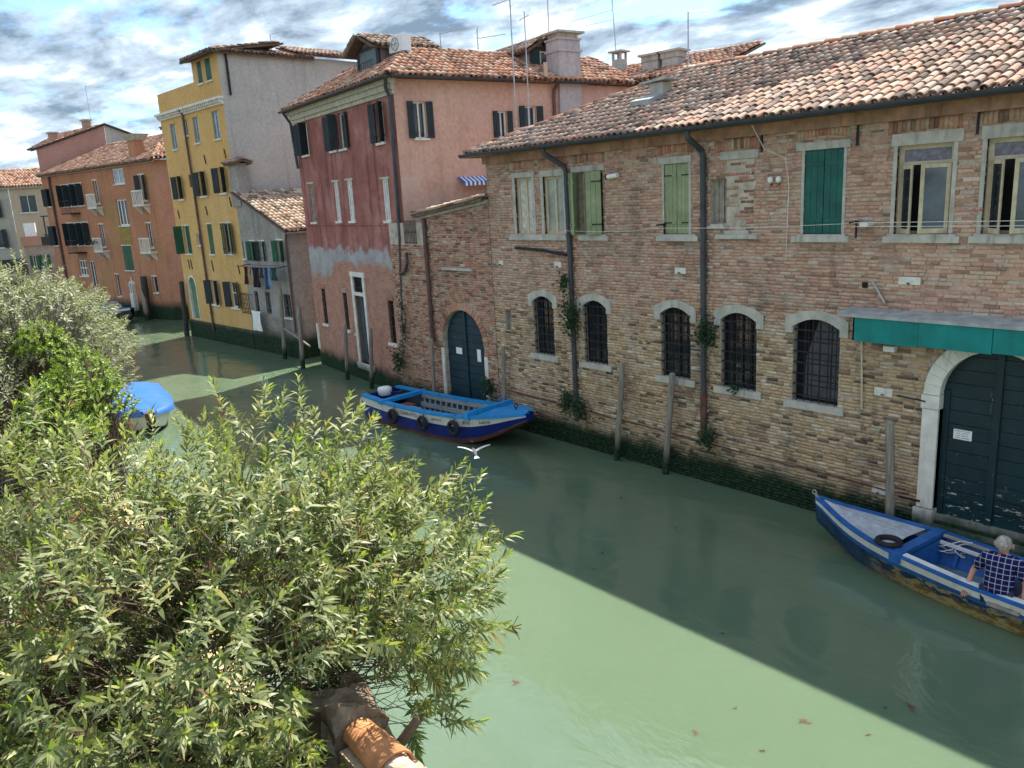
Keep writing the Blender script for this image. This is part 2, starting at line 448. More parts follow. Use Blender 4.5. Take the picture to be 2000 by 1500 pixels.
class Face:
    """a facade frame: s runs along the wall, d into it, z up (all in the house's local space)"""
    def __init__(f, o=(0, 0), ang=0.0):
        f.o = Vector((o[0], o[1], 0)); f.a = Vector((math.cos(ang), math.sin(ang), 0)); f.n = Vector((-math.sin(ang), math.cos(ang), 0))
    def __call__(f, s, z, d=0.0):
        p = f.o + f.a * s + f.n * d
        return (p.x, p.y, z)
    def box(f, mb, s0, s1, d0, d1, z0, z1, mi=0):
        mb.hexa([f(s0, z0, d0), f(s1, z0, d0), f(s1, z0, d1), f(s0, z0, d1), f(s0, z1, d0), f(s1, z1, d0), f(s1, z1, d1), f(s0, z1, d1)], mi)
FRONT = Face((0, 0), 0.0)

def shutter(F, win, side, hinge, w, z0, z1, ang, mat, planks=3, off=-0.012, strap=None):
    mb = MB(); a = math.radians(ang); sg = 1 if side == 'L' else -1
    ux, uy = math.cos(a) * sg, -math.sin(a)
    nx, ny = (uy * sg, -ux * sg)
    th = 0.035
    def P(s, t, z): return F(hinge + ux * s + nx * t, z, off + uy * s + ny * t)
    pw = w / planks
    for k in range(planks):
        s0 = k * pw + 0.003; s1 = (k + 1) * pw - 0.003; o = random.uniform(-0.002, 0.002)
        mb.hexa([P(s0, o, z0), P(s1, o, z0), P(s1, th + o, z0), P(s0, th + o, z0), P(s0, o, z1), P(s1, o, z1), P(s1, th + o, z1), P(s0, th + o, z1)])
    for zz in (z0 + 0.16 * (z1 - z0), z0 + 0.84 * (z1 - z0)):
        mb.hexa([P(0.01, -0.015, zz - 0.03), P(w - 0.01, -0.015, zz - 0.03), P(w - 0.01, th + .013, zz - 0.03), P(0.01, th + .013, zz - 0.03),
                 P(0.01, -0.015, zz + 0.03), P(w - 0.01, -0.015, zz + 0.03), P(w - 0.01, th + .013, zz + 0.03), P(0.01, th + .013, zz + 0.03)])
    o = build(mb, 'shutter', mat, win)
    if strap:
        for zz in (z0 + 0.16 * (z1 - z0), z0 + 0.84 * (z1 - z0)):
            s = MB()
            s.hexa([P(0.0, -0.022, zz - 0.013), P(w * .62, -0.022, zz - 0.013), P(w * .62, th + .02, zz - 0.013), P(0.0, th + .02, zz - 0.013),
                    P(0.0, -0.022, zz + 0.013), P(w * .62, -0.022, zz + 0.013), P(w * .62, th + .02, zz + 0.013), P(0.0, th + .02, zz + 0.013)])
            build(s, 'hinge_strap', strap, win)
    return o

def window(house, F, s0, s1, z0, z1, fmat, pane=None, depth=0.13, mull=1, trans=(), sill=None, sill_ext=0.06, sill_h=0.07, lintel=None, lint_ext=0.08, lint_h=0.10,
           shut=None, smat=None, strap=None, bars=None, fw=0.05, bar_mat=None, label=None, planks=3, prj=0.06):
    """shut: list of (side, angle)"""
    mb = MB(); d0 = depth - 0.05; d1 = depth
    F.box(mb, s0, s0 + fw, d0, d1, z0, z1); F.box(mb, s1 - fw, s1, d0, d1, z0, z1)
    F.box(mb, s0 + fw, s1 - fw, d0, d1, z1 - fw, z1); F.box(mb, s0 + fw, s1 - fw, d0, d1, z0, z0 + fw)
    for k in range(mull):
        c = s0 + (s1 - s0) * (k + 1) / (mull + 1)
        F.box(mb, c - fw * .5, c + fw * .5, d0 + .004, d1 + .003, z0 + fw, z1 - fw)
    for q in trans:
        zz = z0 + (z1 - z0) * q
        F.box(mb, s0 + fw, s1 - fw, d0 + .008, d1 + .006, zz - fw * .4, zz + fw * .4)
    w = build(mb, 'window', fmat, house)
    if label: w['label'] = label
    g = MB(); g.quad(F(s0, z0, depth - .018), F(s1, z0, depth - .018), F(s1, z1, depth - .018), F(s0, z1, depth - .018))
    build(g, 'pane', pane or M['glass'], w)
    if sill:
        b = MB(); F.box(b, s0 - sill_ext, s1 + sill_ext, -prj, 0.02, z0 - sill_h, z0 + .004); build(b, 'sill', sill, w)
    if lintel:
        b = MB(); F.box(b, s0 - lint_ext, s1 + lint_ext, -0.022, 0.04, z1 - 0.003, z1 + lint_h); build(b, 'lintel', lintel, w)
    for side, ang in (shut or []):
        hw = (s1 - s0) / (2 if len(shut) > 1 else 1)
        shutter(F, w, side, s0 if side == 'L' else s1, hw - .004, z0 + .01, z1 - .01, ang, smat, planks, -0.045 if ang > 5 else 0.045, strap)
    if bars:
        nv, nh = bars; b = MB()
        for k in range(nv):
            c = s0 + (s1 - s0) * (k + .5) / nv
            b.tube([F(c, z0, .02), F(c, z1, .02)], .0085, 5)
        for k in range(nh):
            zz = z0 + (z1 - z0) * (k + .6) / nh
            F.box(b, s0, s1, .012, .028, zz - .011, zz + .011)
        build(b, 'bar_grille', bar_mat or M['iron'], w)
    return w

def make_bricks(u0, u1, z0, z1, holes, skip=None, course=0.0620, L=0.215, joint=0.012, seed=1):
    rn = random.Random(seed); out = []
    nz = int((z1 - z0) / course)
    for j in range(nz):
        za = z0 + j * course; zb = za + course - joint * rn.uniform(.8, 1.2); zc = (za + zb) / 2
        hs = sorted([h for h in holes if h[2] - .015 < zc < h[3] + .015])
        u = u0 - (L * .5 if j % 2 else 0) - rn.random() * .06
        while u < u1:
            l = L * rn.choice((1, 1, 1, .52, .9, 1.08)) + rn.uniform(-.012, .012)
            segs = [(max(u, u0), min(u + l - joint, u1))]
            for h in hs:
                ns = []
                for a, b in segs:
                    if b <= h[0] or a >= h[1]: ns.append((a, b))
                    else:
                        if a < h[0]: ns.append((a, h[0]))
                        if b > h[1]: ns.append((h[1], b))
                segs = ns
            for a, b in segs:
                if b - a < .045: continue
                if skip and skip((a + b) / 2, zc): continue
                if rn.random() < .006: continue
                out.append((a, b, za + rn.uniform(-.004, .004), zb + rn.uniform(-.004, .003), rn.choice((.004, .008, .011, .015)) + rn.uniform(-.003, .004)))
            u += l
    return out

def bricks_mesh(name, bl, mat, parent, v=0.0, depth=.03):
    B = np.array(bl); n = len(B)
    V = np.zeros((n, 8, 3))
    j = rng.uniform(-.006, .006, (n, 4, 2))
    for k, (iu, iz) in enumerate(((0, 2), (1, 2), (1, 3), (0, 3))):
        V[:, k, 0] = B[:, iu] + j[:, k, 0]; V[:, k, 2] = B[:, iz] + j[:, k, 1]; V[:, k, 1] = v - B[:, 4] + rng.uniform(-.002, .002, n)
        V[:, k + 4, 0] = B[:, iu]; V[:, k + 4, 2] = B[:, iz]; V[:, k + 4, 1] = v + depth
    f = np.array([(0, 1, 2, 3), (0, 4, 5, 1), (1, 5, 6, 2), (2, 6, 7, 3), (3, 7, 4, 0)])
    Fc = (np.arange(n)[:, None, None] * 8 + f[None]).reshape(-1, 4)
    return build_np(name, V.reshape(-1, 3), Fc, mat, parent, 'stuff')

def inpoly(a, s, poly):
    c = False; n = len(poly)
    for i in range(n):
        x1, y1 = poly[i]; x2, y2 = poly[(i + 1) % n]
        if (y1 > s) != (y2 > s) and a < (x2 - x1) * (s - y1) / (y2 - y1) + x1: c = not c
    return c

def tile_geom(L, R, seg, flip=False):
    """one half-round tile along +y, lower end at y=0 (wider), arch towards +z; returns verts, quads"""
    V = []; F = []
    sg = -1 if flip else 1
    for (y, r) in ((0.0, R), (L, R * .8)):
        for k in range(seg + 1):
            t = math.pi * k / seg
            V.append((-math.cos(t) * r, y, sg * math.sin(t) * r * .82))
    n = seg + 1
    for k in range(seg): F.append((k, k + 1, n + k + 1, n + k) if not flip else (k, n + k, n + k + 1, k + 1))
    if not flip:      # thickness at the lower end
        o = len(V)
        for k in range(n):
            t = math.pi * k / seg
            V.append((-math.cos(t) * (R - .016), 0.002, math.sin(t) * (R - .016) * .82 - .004))
        for k in range(n):
            t = math.pi * k / seg
            V.append((-math.cos(t) * (R - .016), .1, math.sin(t) * (R - .016) * .82 - .004))
        for k in range(seg):
            F.append((k, o + k, o + k + 1, k + 1)); F.append((o + k, o + n + k, o + n + k + 1, o + k + 1))
    return np.array(V), np.array(F)

def tile_roof(house, O, A, S, poly, mat, pitch=.19, row=.30, seg=5, near=0, seed=3, name='roof', deckmat=None):
    O = Vector(O); A = Vector(A).normalized(); S = Vector(S); S = (S - A * S.dot(A)).normalized(); Nn = A.cross(S).normalized()
    if Nn.z < 0: Nn = -Nn
    rn = random.Random(seed)
    mb = MB(); top = [O + A * a + S * s - Nn * .035 for a, s in poly]; bot = [p - Nn * .07 for p in top]; n = len(top)
    mb.poly(top); mb.poly(list(reversed(bot)))
    for i in range(n): mb.quad(bot[i], bot[(i + 1) % n], top[(i + 1) % n], top[i])
    roof = build(mb, name, deckmat or M['deck'], house)
    R = pitch * .43; L = row * 1.22
    a0 = min(p[0] for p in poly); a1 = max(p[0] for p in poly); s0 = min(p[1] for p in poly); s1 = max(p[1] for p in poly)
    pts = []; pans = []
    for i in range(int((a1 - a0) / pitch) + 1):
        wob = rn.uniform(-.012, .012)
        for j in range(int((s1 - s0) / row) + 1):
            a = a0 + (i + .5) * pitch; s = s0 + j * row
            if inpoly(a, s + row * .5, poly):
                pts.append((a + wob + rn.uniform(-.008, .008), s - .05 + rn.uniform(-.03, .03), .03 + rn.uniform(-.004, .012), rn.uniform(-.06, .06), rn.uniform(-.02, .03)))
            if inpoly(a + pitch * .5, s + row * .5, poly):
                pans.append((a + pitch * .5 + wob, s - .06, .045, rn.uniform(-.03, .03), 0.0))
    Af = np.array(A); Sf = np.array(S); Nf = np.array(Nn); Of = np.array(O)
    def xf(V, q):
        a, s, h, rz, rx = q
        x = V[:, 0] * math.cos(rz) - V[:, 1] * math.sin(rz); y = V[:, 0] * math.sin(rz) + V[:, 1] * math.cos(rz); z = V[:, 2] + V[:, 1] * (-.055 + rx)
        return Of + np.outer(a + x, Af) + np.outer(s + y, Sf) + np.outer(h + z, Nf)
    GV, GF = tile_geom(L, R, seg); PV, PF = tile_geom(L, R * 1.05, max(3, seg - 2), True)
    single = []
    if near:
        def key(q):
            p = Of + Af * q[0] + Sf * q[1]; w = house.matrix_basis @ Vector(p)
            c = w - CPOS; x = c.dot(CR) / c.dot(CF); y = c.dot(CU) / c.dot(CF)
            return c.length + (100 if abs(x) > 1000 / 1560 or abs(y) > 750 / 1560 else 0)
        pts.sort(key=key); single = pts[:near]; pts = pts[near:]
    Vs = []; Fs = []; o = 0
    for q in pts: Vs.append(xf(GV, q)); Fs.append(GF + o); o += len(GV)
    for q in pans: Vs.append(xf(PV, q)); Fs.append(PF + o); o += len(PV)
    if Vs: build_np('roof_tiles', np.vstack(Vs), np.vstack(Fs), mat, roof, 'stuff')
    if single:
        me = bpy.data.meshes.new('roof_tile'); me.from_pydata([tuple(v) for v in GV], [], [tuple(f) for f in GF]); me.materials.append(mat)
        for q in single:
            ob = bpy.data.objects.new('roof_tile', me); link(ob, roof)
            a, s, h, rz, rx = q
            m3 = Matrix((A, S, Nn)).transposed() @ Matrix.Rotation(rz, 3, 'Z') @ Matrix.Rotation(-.055 + rx, 3, 'X')
            ob.matrix_local = Matrix.Translation(O + A * a + S * s + Nn * h) @ m3.to_4x4()
    return roof

def ridge_tiles(roof, a, b, mat, R=.10, step=.36):
    a = Vector(a); b = Vector(b); d = (b - a); n = max(1, int(d.length / step)); d.normalize()
    x = d.cross(Vector((0, 0, 1))).normalized(); u = x.cross(d).normalized()
    V, Fq = tile_geom(step * 1.15, R, 6); Vs = []; Fs = []; o = 0
    for k in range(n):
        c = a + d * (k * (b - a).length / n)
        h = .03 + random.uniform(-.005, .012)
        P = np.array(c) + np.outer(V[:, 0], np.array(x)) + np.outer(V[:, 1], np.array(d)) + np.outer(V[:, 2] + h - V[:, 1] * .04, np.array(u))
        Vs.append(P); Fs.append(Fq + o); o += len(V)
    return build_np('ridge_tiles', np.vstack(Vs), np.vstack(Fs), mat, roof, 'stuff')

def half_gutter(house, a, b, r=.07, mat=None):
    mb = MB(); a = Vector(a); b = Vector(b); d = (b - a).normalized(); x = d.cross(Vector((0, 0, 1))).normalized()
    rows = []
    for p in (a, b):
        out = [p + x * (math.cos(t) * r) + Vector((0, 0, math.sin(t) * r)) for t in [math.pi * (1 + k / 8) for k in range(9)]]
        inn = [p + x * (math.cos(t) * (r - .01)) + Vector((0, 0, math.sin(t) * (r - .01))) for t in [math.pi * (2 - k / 8) for k in range(9)]]
        rows.append(out + inn)
    mb.loft(rows, 0, True); mb.poly(rows[0]); mb.poly(list(reversed(rows[1])))
    return build(mb, 'gutter', mat or M['gutter'], house)

def pipe(house, pts, r=.055, mat=None, clips=True, name='downpipe'):
    mb = MB(); mb.tube(pts, r, 10)
    if clips:
        a = Vector(pts[-2]); b = Vector(pts[-1]); n = max(1, int((b - a).length / 1.6))
        for k in range(n):
            c = a.lerp(b, (k + .5) / n); d = (b - a).normalized()
            mb.tube([c - d * .025, c + d * .025], r * 1.25, 10)
    return build(mb, name, mat or M['pipe'], house, smooth=False)

# ------------------------------------------------------------------ water and ground
def water_mat():
    t = NT('canal_water'); p = t.pos()
    c = t.ramp(t.noise(p, .25, 4, .5), [(0.3, (0.116, 0.174, 0.112)), (0.7, (0.136, 0.196, 0.126))])
    h = t.math('ADD', t.noise(t.mapd(p, (1.0, 1.5, 1)), 0.9, 4, .55, .6), t.math('MULTIPLY', t.noise(t.mapd(p, (1, 1.8, 1)), 6.5, 4, .6), .09))
    t.bump(h, .13, .25)
    m = t.fin(c, .015, .5)
    t.b.inputs['IOR'].default_value = 1.75
    t.b.inputs['Subsurface Weight'].default_value = 1.0
    t.b.inputs['Subsurface Radius'].default_value = (.35, .4, .3)
    t.b.inputs['Subsurface Scale'].default_value = 1.0
    return m
M['water'] = water_mat()
mb = MB(); mb.quad((-600, -400, 0), (300, -400, 0), (300, 500, 0), (-600, 500, 0))
struct(build(mb, 'water', M['water']))
M['soil'] = plain('garden_soil', (0.09, 0.075, 0.05), 0.95, 0.4, 2, bump=.4)
M['paving'] = plain('stone_paving', (0.30, 0.28, 0.25), 0.9, 0.25, 1.5)
mb = MB()   # land behind the right-hand houses and the garden bank on the left
mb.poly([(4.5, 15.5, .6), (-21, 15.5, .6), (-29, 17.5, .6), (-42, 16.5, .6), (-60, 15.5, .6), (-70, 20, .6), (-70, 480, .6), (300, 480, .6), (300, 15.5, .6)])
mb.poly([(6, 1.9, 1.1), (6, -380, 1.1), (-560, -380, 1.1), (-95, 2.0, 1.1), (-62, 5.6, 1.1), (-30, 4.3, 1.1), (-16, 2.9, 1.1), (-4, 1.9, 1.1)])
mb.poly([(-95, 2.0, 1.1), (-560, -380, 1.1), (-580, 480, 1.1), (-90, 480, 1.1), (-80, 22, 1.1), (-80, 11, 1.1)])
struct(build(mb, 'ground', M['soil']))
# ------------------------------------------------------------------ brick warehouse (nearest, right)
wh = empty('brick_warehouse', (0, 13.0, 0), 0.0, 'long weathered brick warehouse with clay tile roof and barred arched windows', 'building')
UPW = dict(w1=(-15.17, -14.55, 5.08, 6.40), w2=(-14.16, -13.49, 5.07, 6.38), w3=(-12.98, -12.27, 5.06, 6.42), w4=(-10.58, -9.97, 5.06, 6.43),
           sm=(-9.48, -9.11, 5.25, 6.08), w5=(-7.53, -6.83, 5.06, 6.46), w6=(-5.96, -5.13, 5.04, 6.41), w7=(-4.68, -3.85, 5.04, 6.41))
ARW = dict(a1=(-14.73, -14.00, 2.13, 3.60), a2=(-13.00, -12.25, 2.12, 3.60), a3=(-10.72, -9.95, 2.10, 3.60), a4=(-9.22, -8.42, 2.08, 3.60), a5=(-7.67, -6.78, 2.05, 3.60))
SLOT = (-15.81, -15.60, 2.62, 3.15)
GU0, GU1, GSP, GR = -5.08, -3.50, 2.62, 0.79       # gate opening, springing height, radius
NICHE = (-9.108, -8.52, 5.13, 6.42)
WL, WR, WT = -16.25, 4.5, 6.95
holes = [*UPW.values(), *ARW.values(), SLOT, (GU0, GU1, 0.42, GSP + GR)]
mb = MB()
wall_holes(mb, FRONT, WL, WR, -1.2, WT, holes, .20)
GC = (GU0 + GU1) / 2
for k in range(12):        # spandrels over the round-headed gate
    t0 = math.pi * k / 12; t1 = math.pi * (k + 1) / 12
    a = (GC - GR * math.cos(t0), GSP + GR * math.sin(t0)); b = (GC - GR * math.cos(t1), GSP + GR * math.sin(t1))
    mb.quad(FRONT(a[0], a[1], 0), FRONT(b[0], b[1], 0), FRONT(b[0], GSP + GR, 0), FRONT(a[0], GSP + GR, 0))
    mb.quad(FRONT(a[0], a[1], 0), FRONT(a[0], a[1], .2), FRONT(b[0], b[1], .2), FRONT(b[0], b[1], 0))
mb.quad((WL, 0, -1.2), (WL, 0, WT), (WL, 7.8, WT), (WL, 7.8, -1.2)); mb.quad((WR, 0, -1.2), (WR, 7.8, -1.2), (WR, 7.8, WT), (WR, 0, WT))
mb.quad((WL, 7.8, -1.2), (WL, 7.8, WT), (WR, 7.8, WT), (WR, 7.8, -1.2))
wall = build(mb, 'wall', M['mortar'], wh)
bh = [(h[0], h[1], h[2], h[3]) for h in (*UPW.values(), SLOT)] + [(h[0] - .0, h[1] + .0, h[2], h[3]) for h in ARW.values()] + [(GU0 - .25, GU1 + .25, 0.3, GSP), NICHE]
def in_arch(u, z): return math.hypot(u - GC, z - GSP) < GR + .24 and z > GSP - .05
BL = make_bricks(WL, WR, -.06, WT - .02, bh, in_arch, seed=11)
def bkey(b):
    w = Vector(((b[0] + b[1]) / 2, 13.0, (b[2] + b[3]) / 2)) - CPOS
    x = w.dot(CR) / w.dot(CF); y = w.dot(CU) / w.dot(CF)
    vis = abs(x) < 1000 / 1560 and abs(y) < 750 / 1560 and b[2] > .8
    return w.length + (0 if vis else 100) + (30 if b[1] - b[0] < .18 else 0)
BL.sort(key=bkey)
bricks_mesh('bricks', BL[300:], M['brick'], wall)
bme = []
for k in range(5):
    q = MB(); jj = lambda: random.uniform(-.02, .02)
    fr = [(-.5 + jj(), -1, -.5 + 2 * jj()), (.5 + jj(), -1, -.5 + 2 * jj()), (.5 + jj(), -1, .5 + 2 * jj()), (-.5 + jj(), -1, .5 + 2 * jj())]
    bk = [(-.5, 1, -.5), (.5, 1, -.5), (.5, 1, .5), (-.5, 1, .5)]
    me = bpy.data.meshes.new('brick'); me.from_pydata(fr + bk, [], [(0, 1, 2, 3), (0, 4, 5, 1), (1, 5, 6, 2), (2, 6, 7, 3), (3, 7, 4, 0)]); me.materials.append(M['brick']); bme.append(me)
for k, b in enumerate(BL[:300]):
    o = bpy.data.objects.new('brick', bme[k % 5]); link(o, wall)
    o.location = ((b[0] + b[1]) / 2, 0, (b[2] + b[3]) / 2); o.scale = (b[1] - b[0], b[4], b[3] - b[2])
# bricked-up window, set back
nb = make_bricks(*NICHE, [], None, seed=5)
q = MB(); q.box(NICHE[0], NICHE[1], .0, .02, NICHE[2], NICHE[3]);
bricks_mesh('infill_bricks', nb, M['brick_red'], wall, v=.0 + .012)
# brick flat arches over the upper windows
q = []
for h in [UPW[k] for k in ('w1', 'w2', 'w3', 'w4', 'w5', 'w6', 'w7')] + [(-9.2, -8.47, 5.1, 6.38)]:
    n = int((h[1] - h[0] + .3) / .068)
    for k in range(n):
        a = h[0] - .15 + k * .068; zb = h[3] + .165 + .05 * math.sin(math.pi * (k + .5) / n)
        q.append((a, a + .058, zb, zb + .2, .020 + random.uniform(0, .004)))
bricks_mesh('arch_bricks', q, M['brick_red'], wall)
# eaves course, plastered red-brown
M['eave_band'] = plain('eave_render_orange', (0.36, 0.21, 0.145), .9, .35, 4, streak=.5)
q = MB(); q.box(WL - .03, WR, -.10, .02, WT - .16, WT + .02); q.box(WL - .06, WR, -.20, .02, WT + .02, WT + .1); build(q, 'eaves_course', M['eave_band'], wh)

# upper windows
st = M['stone']
def lint(win, s0, s1, z0, z1):
    b = MB(); FRONT.box(b, s0, s1, -.03, .05, z0, z1); build(b, 'lintel', st, win)
def jambs(win, h, wd=.05):
    for a in (h[0] - wd, h[1]):
        b = MB(); FRONT.box(b, a, a + wd, -.018, .05, h[2], h[3]); build(b, 'jamb', st, win)
def ledge(win, s0, s1, z0=4.93, z1=5.06):
    b = MB(); FRONT.box(b, s0, s1, -.075, .03, z0, z1 - .03); FRONT.box(b, s0 + .06, s1 - .06, -.06, .05, z1 - .03, z1); build(b, 'sill', M['stone'], win)
w = window(wh, FRONT, *UPW['w1'], M['wood_cream'], M['curtain'], .13, 1, (), fw=.07, label='cream casement with white curtain'); lint(w, -15.32, -14.42, 6.40, 6.52); ledge(w, -15.42, -13.36); jambs(w, UPW['w1'], .09)
w = window(wh, FRONT, *UPW['w2'], M['wood_cream'], M['glass_frost'], .12, 1, (), fw=.065, label='cream casement with pale frosted panes'); lint(w, -14.28, -13.38, 6.38, 6.52); jambs(w, UPW['w2'], .09)
w = window(wh, FRONT, *UPW['w3'], M['wood_cream'], M['glass_gap'], .17, 1, (), shut=[('L', 172), ('R', 24)], smat=M['green_pale'], strap=M['iron'], label='window with one sage shutter folded back and one ajar'); lint(w, -13.2, -12.2, 6.42, 6.54); ledge(w, -13.0, -12.1)
shutter(FRONT, w, 'L', -12.98, .34, 5.07, 6.41, 68, M['green_pale'], 3, -.02)
w = window(wh, FRONT, *UPW['w4'], M['wood_cream'], M['glass_gap'], .16, 1, (), shut=[('L', 0), ('R', 0)], smat=M['green_pale'], strap=M['iron'], label='window closed with sage green shutters'); lint(w, -10.73, -9.9, 6.43, 6.56); ledge(w, -10.76, -9.72); jambs(w, UPW['w4'])
w = window(wh, FRONT, *UPW['sm'], M['wood_grey'], M['wood_grey'], .12, 2, (), fw=.03, label='narrow opening closed with grey boards'); ledge(w, -9.5, -9.08, 5.17, 5.25)
b = MB(); FRONT.box(b, -9.23, -8.43, -.03, .05, 6.42, 6.56); build(b, 'lintel', st, wh)
b = MB(); FRONT.box(b, -9.3, -8.4, -.09, .03, 4.98, 5.06); FRONT.box(b, -9.12, -8.6, -.05, .03, 5.06, 5.13); build(b, 'sill', st, wh)
w = window(wh, FRONT, *UPW['w5'], M['wood_cream'], M['glass_gap'], .16, 1, (), shut=[('L', 0), ('R', 0)], smat=M['green_teal'], label='window closed with weathered dark green shutters'); lint(w, -7.69, -6.72, 6.46, 6.59); ledge(w, -7.72, -6.68); jambs(w, UPW['w5'])
def casement(h, angs, panes):
    w = window(wh, FRONT, h[0], h[1], h[2], h[3], M['wood_cream'], M['glass_gap'], .14, 0, (.80,), fw=.065, label='tall cream casement with its leaves ajar')
    b = MB()
    b.quad(FRONT(h[0] + .06, h[2] + (h[3] - h[2]) * .81, .10), FRONT(h[1] - .06, h[2] + (h[3] - h[2]) * .81, .10), FRONT(h[1] - .06, h[3] - .06, .10), FRONT(h[0] + .06, h[3] - .06, .10)); build(b, 'blind', M['blind'], w)
    zt = h[2] + (h[3] - h[2]) * .78; hw = (h[1] - h[0]) / 2 - .05
    for side, ang, pm, wf in ((('L', angs[0], panes[0], .95)), (('R', angs[1], panes[1], 1.12))):
        a = math.radians(ang); sg = 1 if side == 'L' else -1; hx = h[0] + .05 if sg > 0 else h[1] - .05
        ux, uy = math.cos(a) * sg, -math.sin(a); ww = hw * wf
        def P(s, t, z): return FRONT(hx + ux * s, z, .07 + uy * s + t)
        def bx(mb, s0, s1, z0, z1, t0=0, t1=.04): mb.hexa([P(s0, t0, z0), P(s1, t0, z0), P(s1, t1, z0), P(s0, t1, z0), P(s0, t0, z1), P(s1, t0, z1), P(s1, t1, z1), P(s0, t1, z1)])
        f = MB(); z0 = h[2] + .03
        bx(f, 0, .055, z0, zt); bx(f, ww - .055, ww, z0, zt); bx(f, .055, ww - .055, z0, z0 + .075); bx(f, .055, ww - .055, zt - .055, zt)
        build(f, 'casement_leaf', M['wood_cream'], w)
        g = MB(); bx(g, .05, ww - .05, z0 + .07, zt - .05, .015, .022); build(g, 'pane', pm, w)
    return w
M['glass_sky'] = glass('window_glass_clear', (0.10, 0.13, 0.15), .03)
w = casement(UPW['w6'], (42, 22), (M['glass'], M['glass_sky'])); lint(w, -6.05, -5.0, 6.41, 6.59); ledge(w, -6.10, -4.95); jambs(w, UPW['w6'], .06)
w = casement(UPW['w7'], (45, 26), (M['glass'], M['glass_sky'])); lint(w, -4.76, -3.74, 6.41, 6.59); ledge(w, -4.82, -3.7); jambs(w, UPW['w7'], .06)

# arched ground-floor windows
def arched(h, curtain=False):
    s0, s1, z0, z1 = h; c = (s0 + s1) / 2; hw = (s1 - s0) / 2
    w = window(wh, FRONT, s0, s1, z0, z1, M['iron'], M['glass_gap'] if curtain else M['glass'], .19, 3, (.25, .5, .75), fw=.022)
    zs = 3.43; top = 3.585
    b = MB(); N = 14
    oh = hw + .15
    def arc(x): return zs + (top - zs) * (1 - (x / hw) ** 2)
    def arco(x): return 3.585 + .155 * (1 - (x / oh) ** 2)
    for k in range(N):
        xa = -oh + 2 * oh * k / N; xb = -oh + 2 * oh * (k + 1) / N
        la = arc(max(-hw, min(hw, xa))) if abs(xa) <= hw + 1e-6 else zs; lb = arc(max(-hw, min(hw, xb))) if abs(xb) <= hw + 1e-6 else zs
        b.hexa([FRONT(c + xa, la, -.03), FRONT(c + xb, lb, -.03), FRONT(c + xb, lb, .10), FRONT(c + xa, la, .10), FRONT(c + xa, arco(xa), -.03), FRONT(c + xb, arco(xb), -.03), FRONT(c + xb, arco(xb), .10), FRONT(c + xa, arco(xa), .10)])
    FRONT.box(b, c - oh, c - hw + .001, -.032, .10, zs - .12, zs + .01); FRONT.box(b, c + hw - .001, c + oh, -.032, .10, zs - .12, zs + .01)
    build(b, 'stone_arch', st, w)
    b = MB(); FRONT.box(b, s0 - .14, s1 + .13, -.05, .12, z0 - .13, z0 + .002); build(b, 'sill', st, w)
    b = MB(); n = 6
    for k in range(n):
        x = s0 + (s1 - s0) * (k + .5) / n; b.tube([FRONT(x, z0, .03), FRONT(x, arc(x - c) + .02, .03)], .010, 5)
    for k in range(7):
        zz = z0 + .12 + k * .2; FRONT.box(b, s0, s1, .018, .042, zz - .012, zz + .012)
    build(b, 'bar_grille', M['iron'], w)
    if curtain:
        b = MB(); b.poly([FRONT(s0 + .42, zs + .12, .15), FRONT(s0 + .18, z0 + .8, .15), FRONT(s0 + .16, z0 + .05, .15), FRONT(s1 - .03, z0 + .05, .15), FRONT(s1 - .03, zs + .1, .15)]); build(b, 'curtain', M['curt_dark'], w)
    return w
M['curt_dark'] = plain('dim_grey_curtain', (0.10, 0.10, 0.11), .9, .3, 6)
for k in ('a1', 'a2', 'a3', 'a4'): arched(ARW[k])
arched(ARW['a5'], True)
w = window(wh, FRONT, *SLOT, M['stone'], M['glass_gap'], .18, 0, fw=.03)

# water gate with white stone surround
g = MB(); zb = .52
def leaf(s0, s1):
    g = MB(); zt = GSP + GR; z = .52; n = 13
    for k in range(n):
        za = z + (zt - z) * k / n; zc = z + (zt - z) * (k + 1) / n - .008
        def lim(zv): 
            if zv <= GSP: return GR
            return math.sqrt(max(0.0001, GR * GR - (min(zv, GSP + GR - .005) - GSP) ** 2))
        a0, a1 = max(s0, GC - lim(za)), min(s1, GC + lim(za)); b0, b1 = max(s0, GC - lim(zc)), min(s1, GC + lim(zc))
        if a1 - a0 < .02: continue
        b1 = max(b1, b0 + .01)
        o = random.uniform(0, .006)
        g.hexa([FRONT(a0, za, .12 + o), FRONT(a1, za, .12 + o), FRONT(a1, za, .17), FRONT(a0, za, .17), FRONT(b0, zc, .12 + o), FRONT(b1, zc, .12 + o), FRONT(b1, zc, .17), FRONT(b0, zc, .17)])
    return build(g, 'gate_leaf', M['gate'], gate)
gb = MB(); FRONT.box(gb, GC - .05, GC + .05, .085, .12, .52, GSP + GR - .06); FRONT.box(gb, GU0 + .01, GU0 + .10, .10, .12, .52, GSP); FRONT.box(gb, GU1 - .10, GU1 - .01, .10, .12, .52, GSP)
gate = build(gb, 'gate', M['gate'], wh); gate['label'] = 'dark green boarded water gate with worn lower edge'
leaf(GU0, GC - .004); leaf(GC + .004, GU1)
b = MB(); FRONT.box(b, GU0, GU1, .05, .19, .40, .52); build(b, 'threshold', M['stone'], gate)
b = MB(); FRONT.box(b, -4.89, -4.62, .10, .118, 1.84, 2.0); sg = build(b, 'notice', M['white'], gate); sg['label'] = 'white notice with small black print'
for k, (tx, sz) in enumerate((('DIVIETO DI SOSTA', .026), ('0-24   CARICO', .026), ('0-24   SCARICO', .026), ('PASSO CARRABILE', .026))):
    text_mesh('notice_lettering', tx, sz, M['ink'], gate, (-4.755, .0985, 1.977 - k * .036), (math.pi / 2, 0, 0), align='CENTER', ext=.0005)
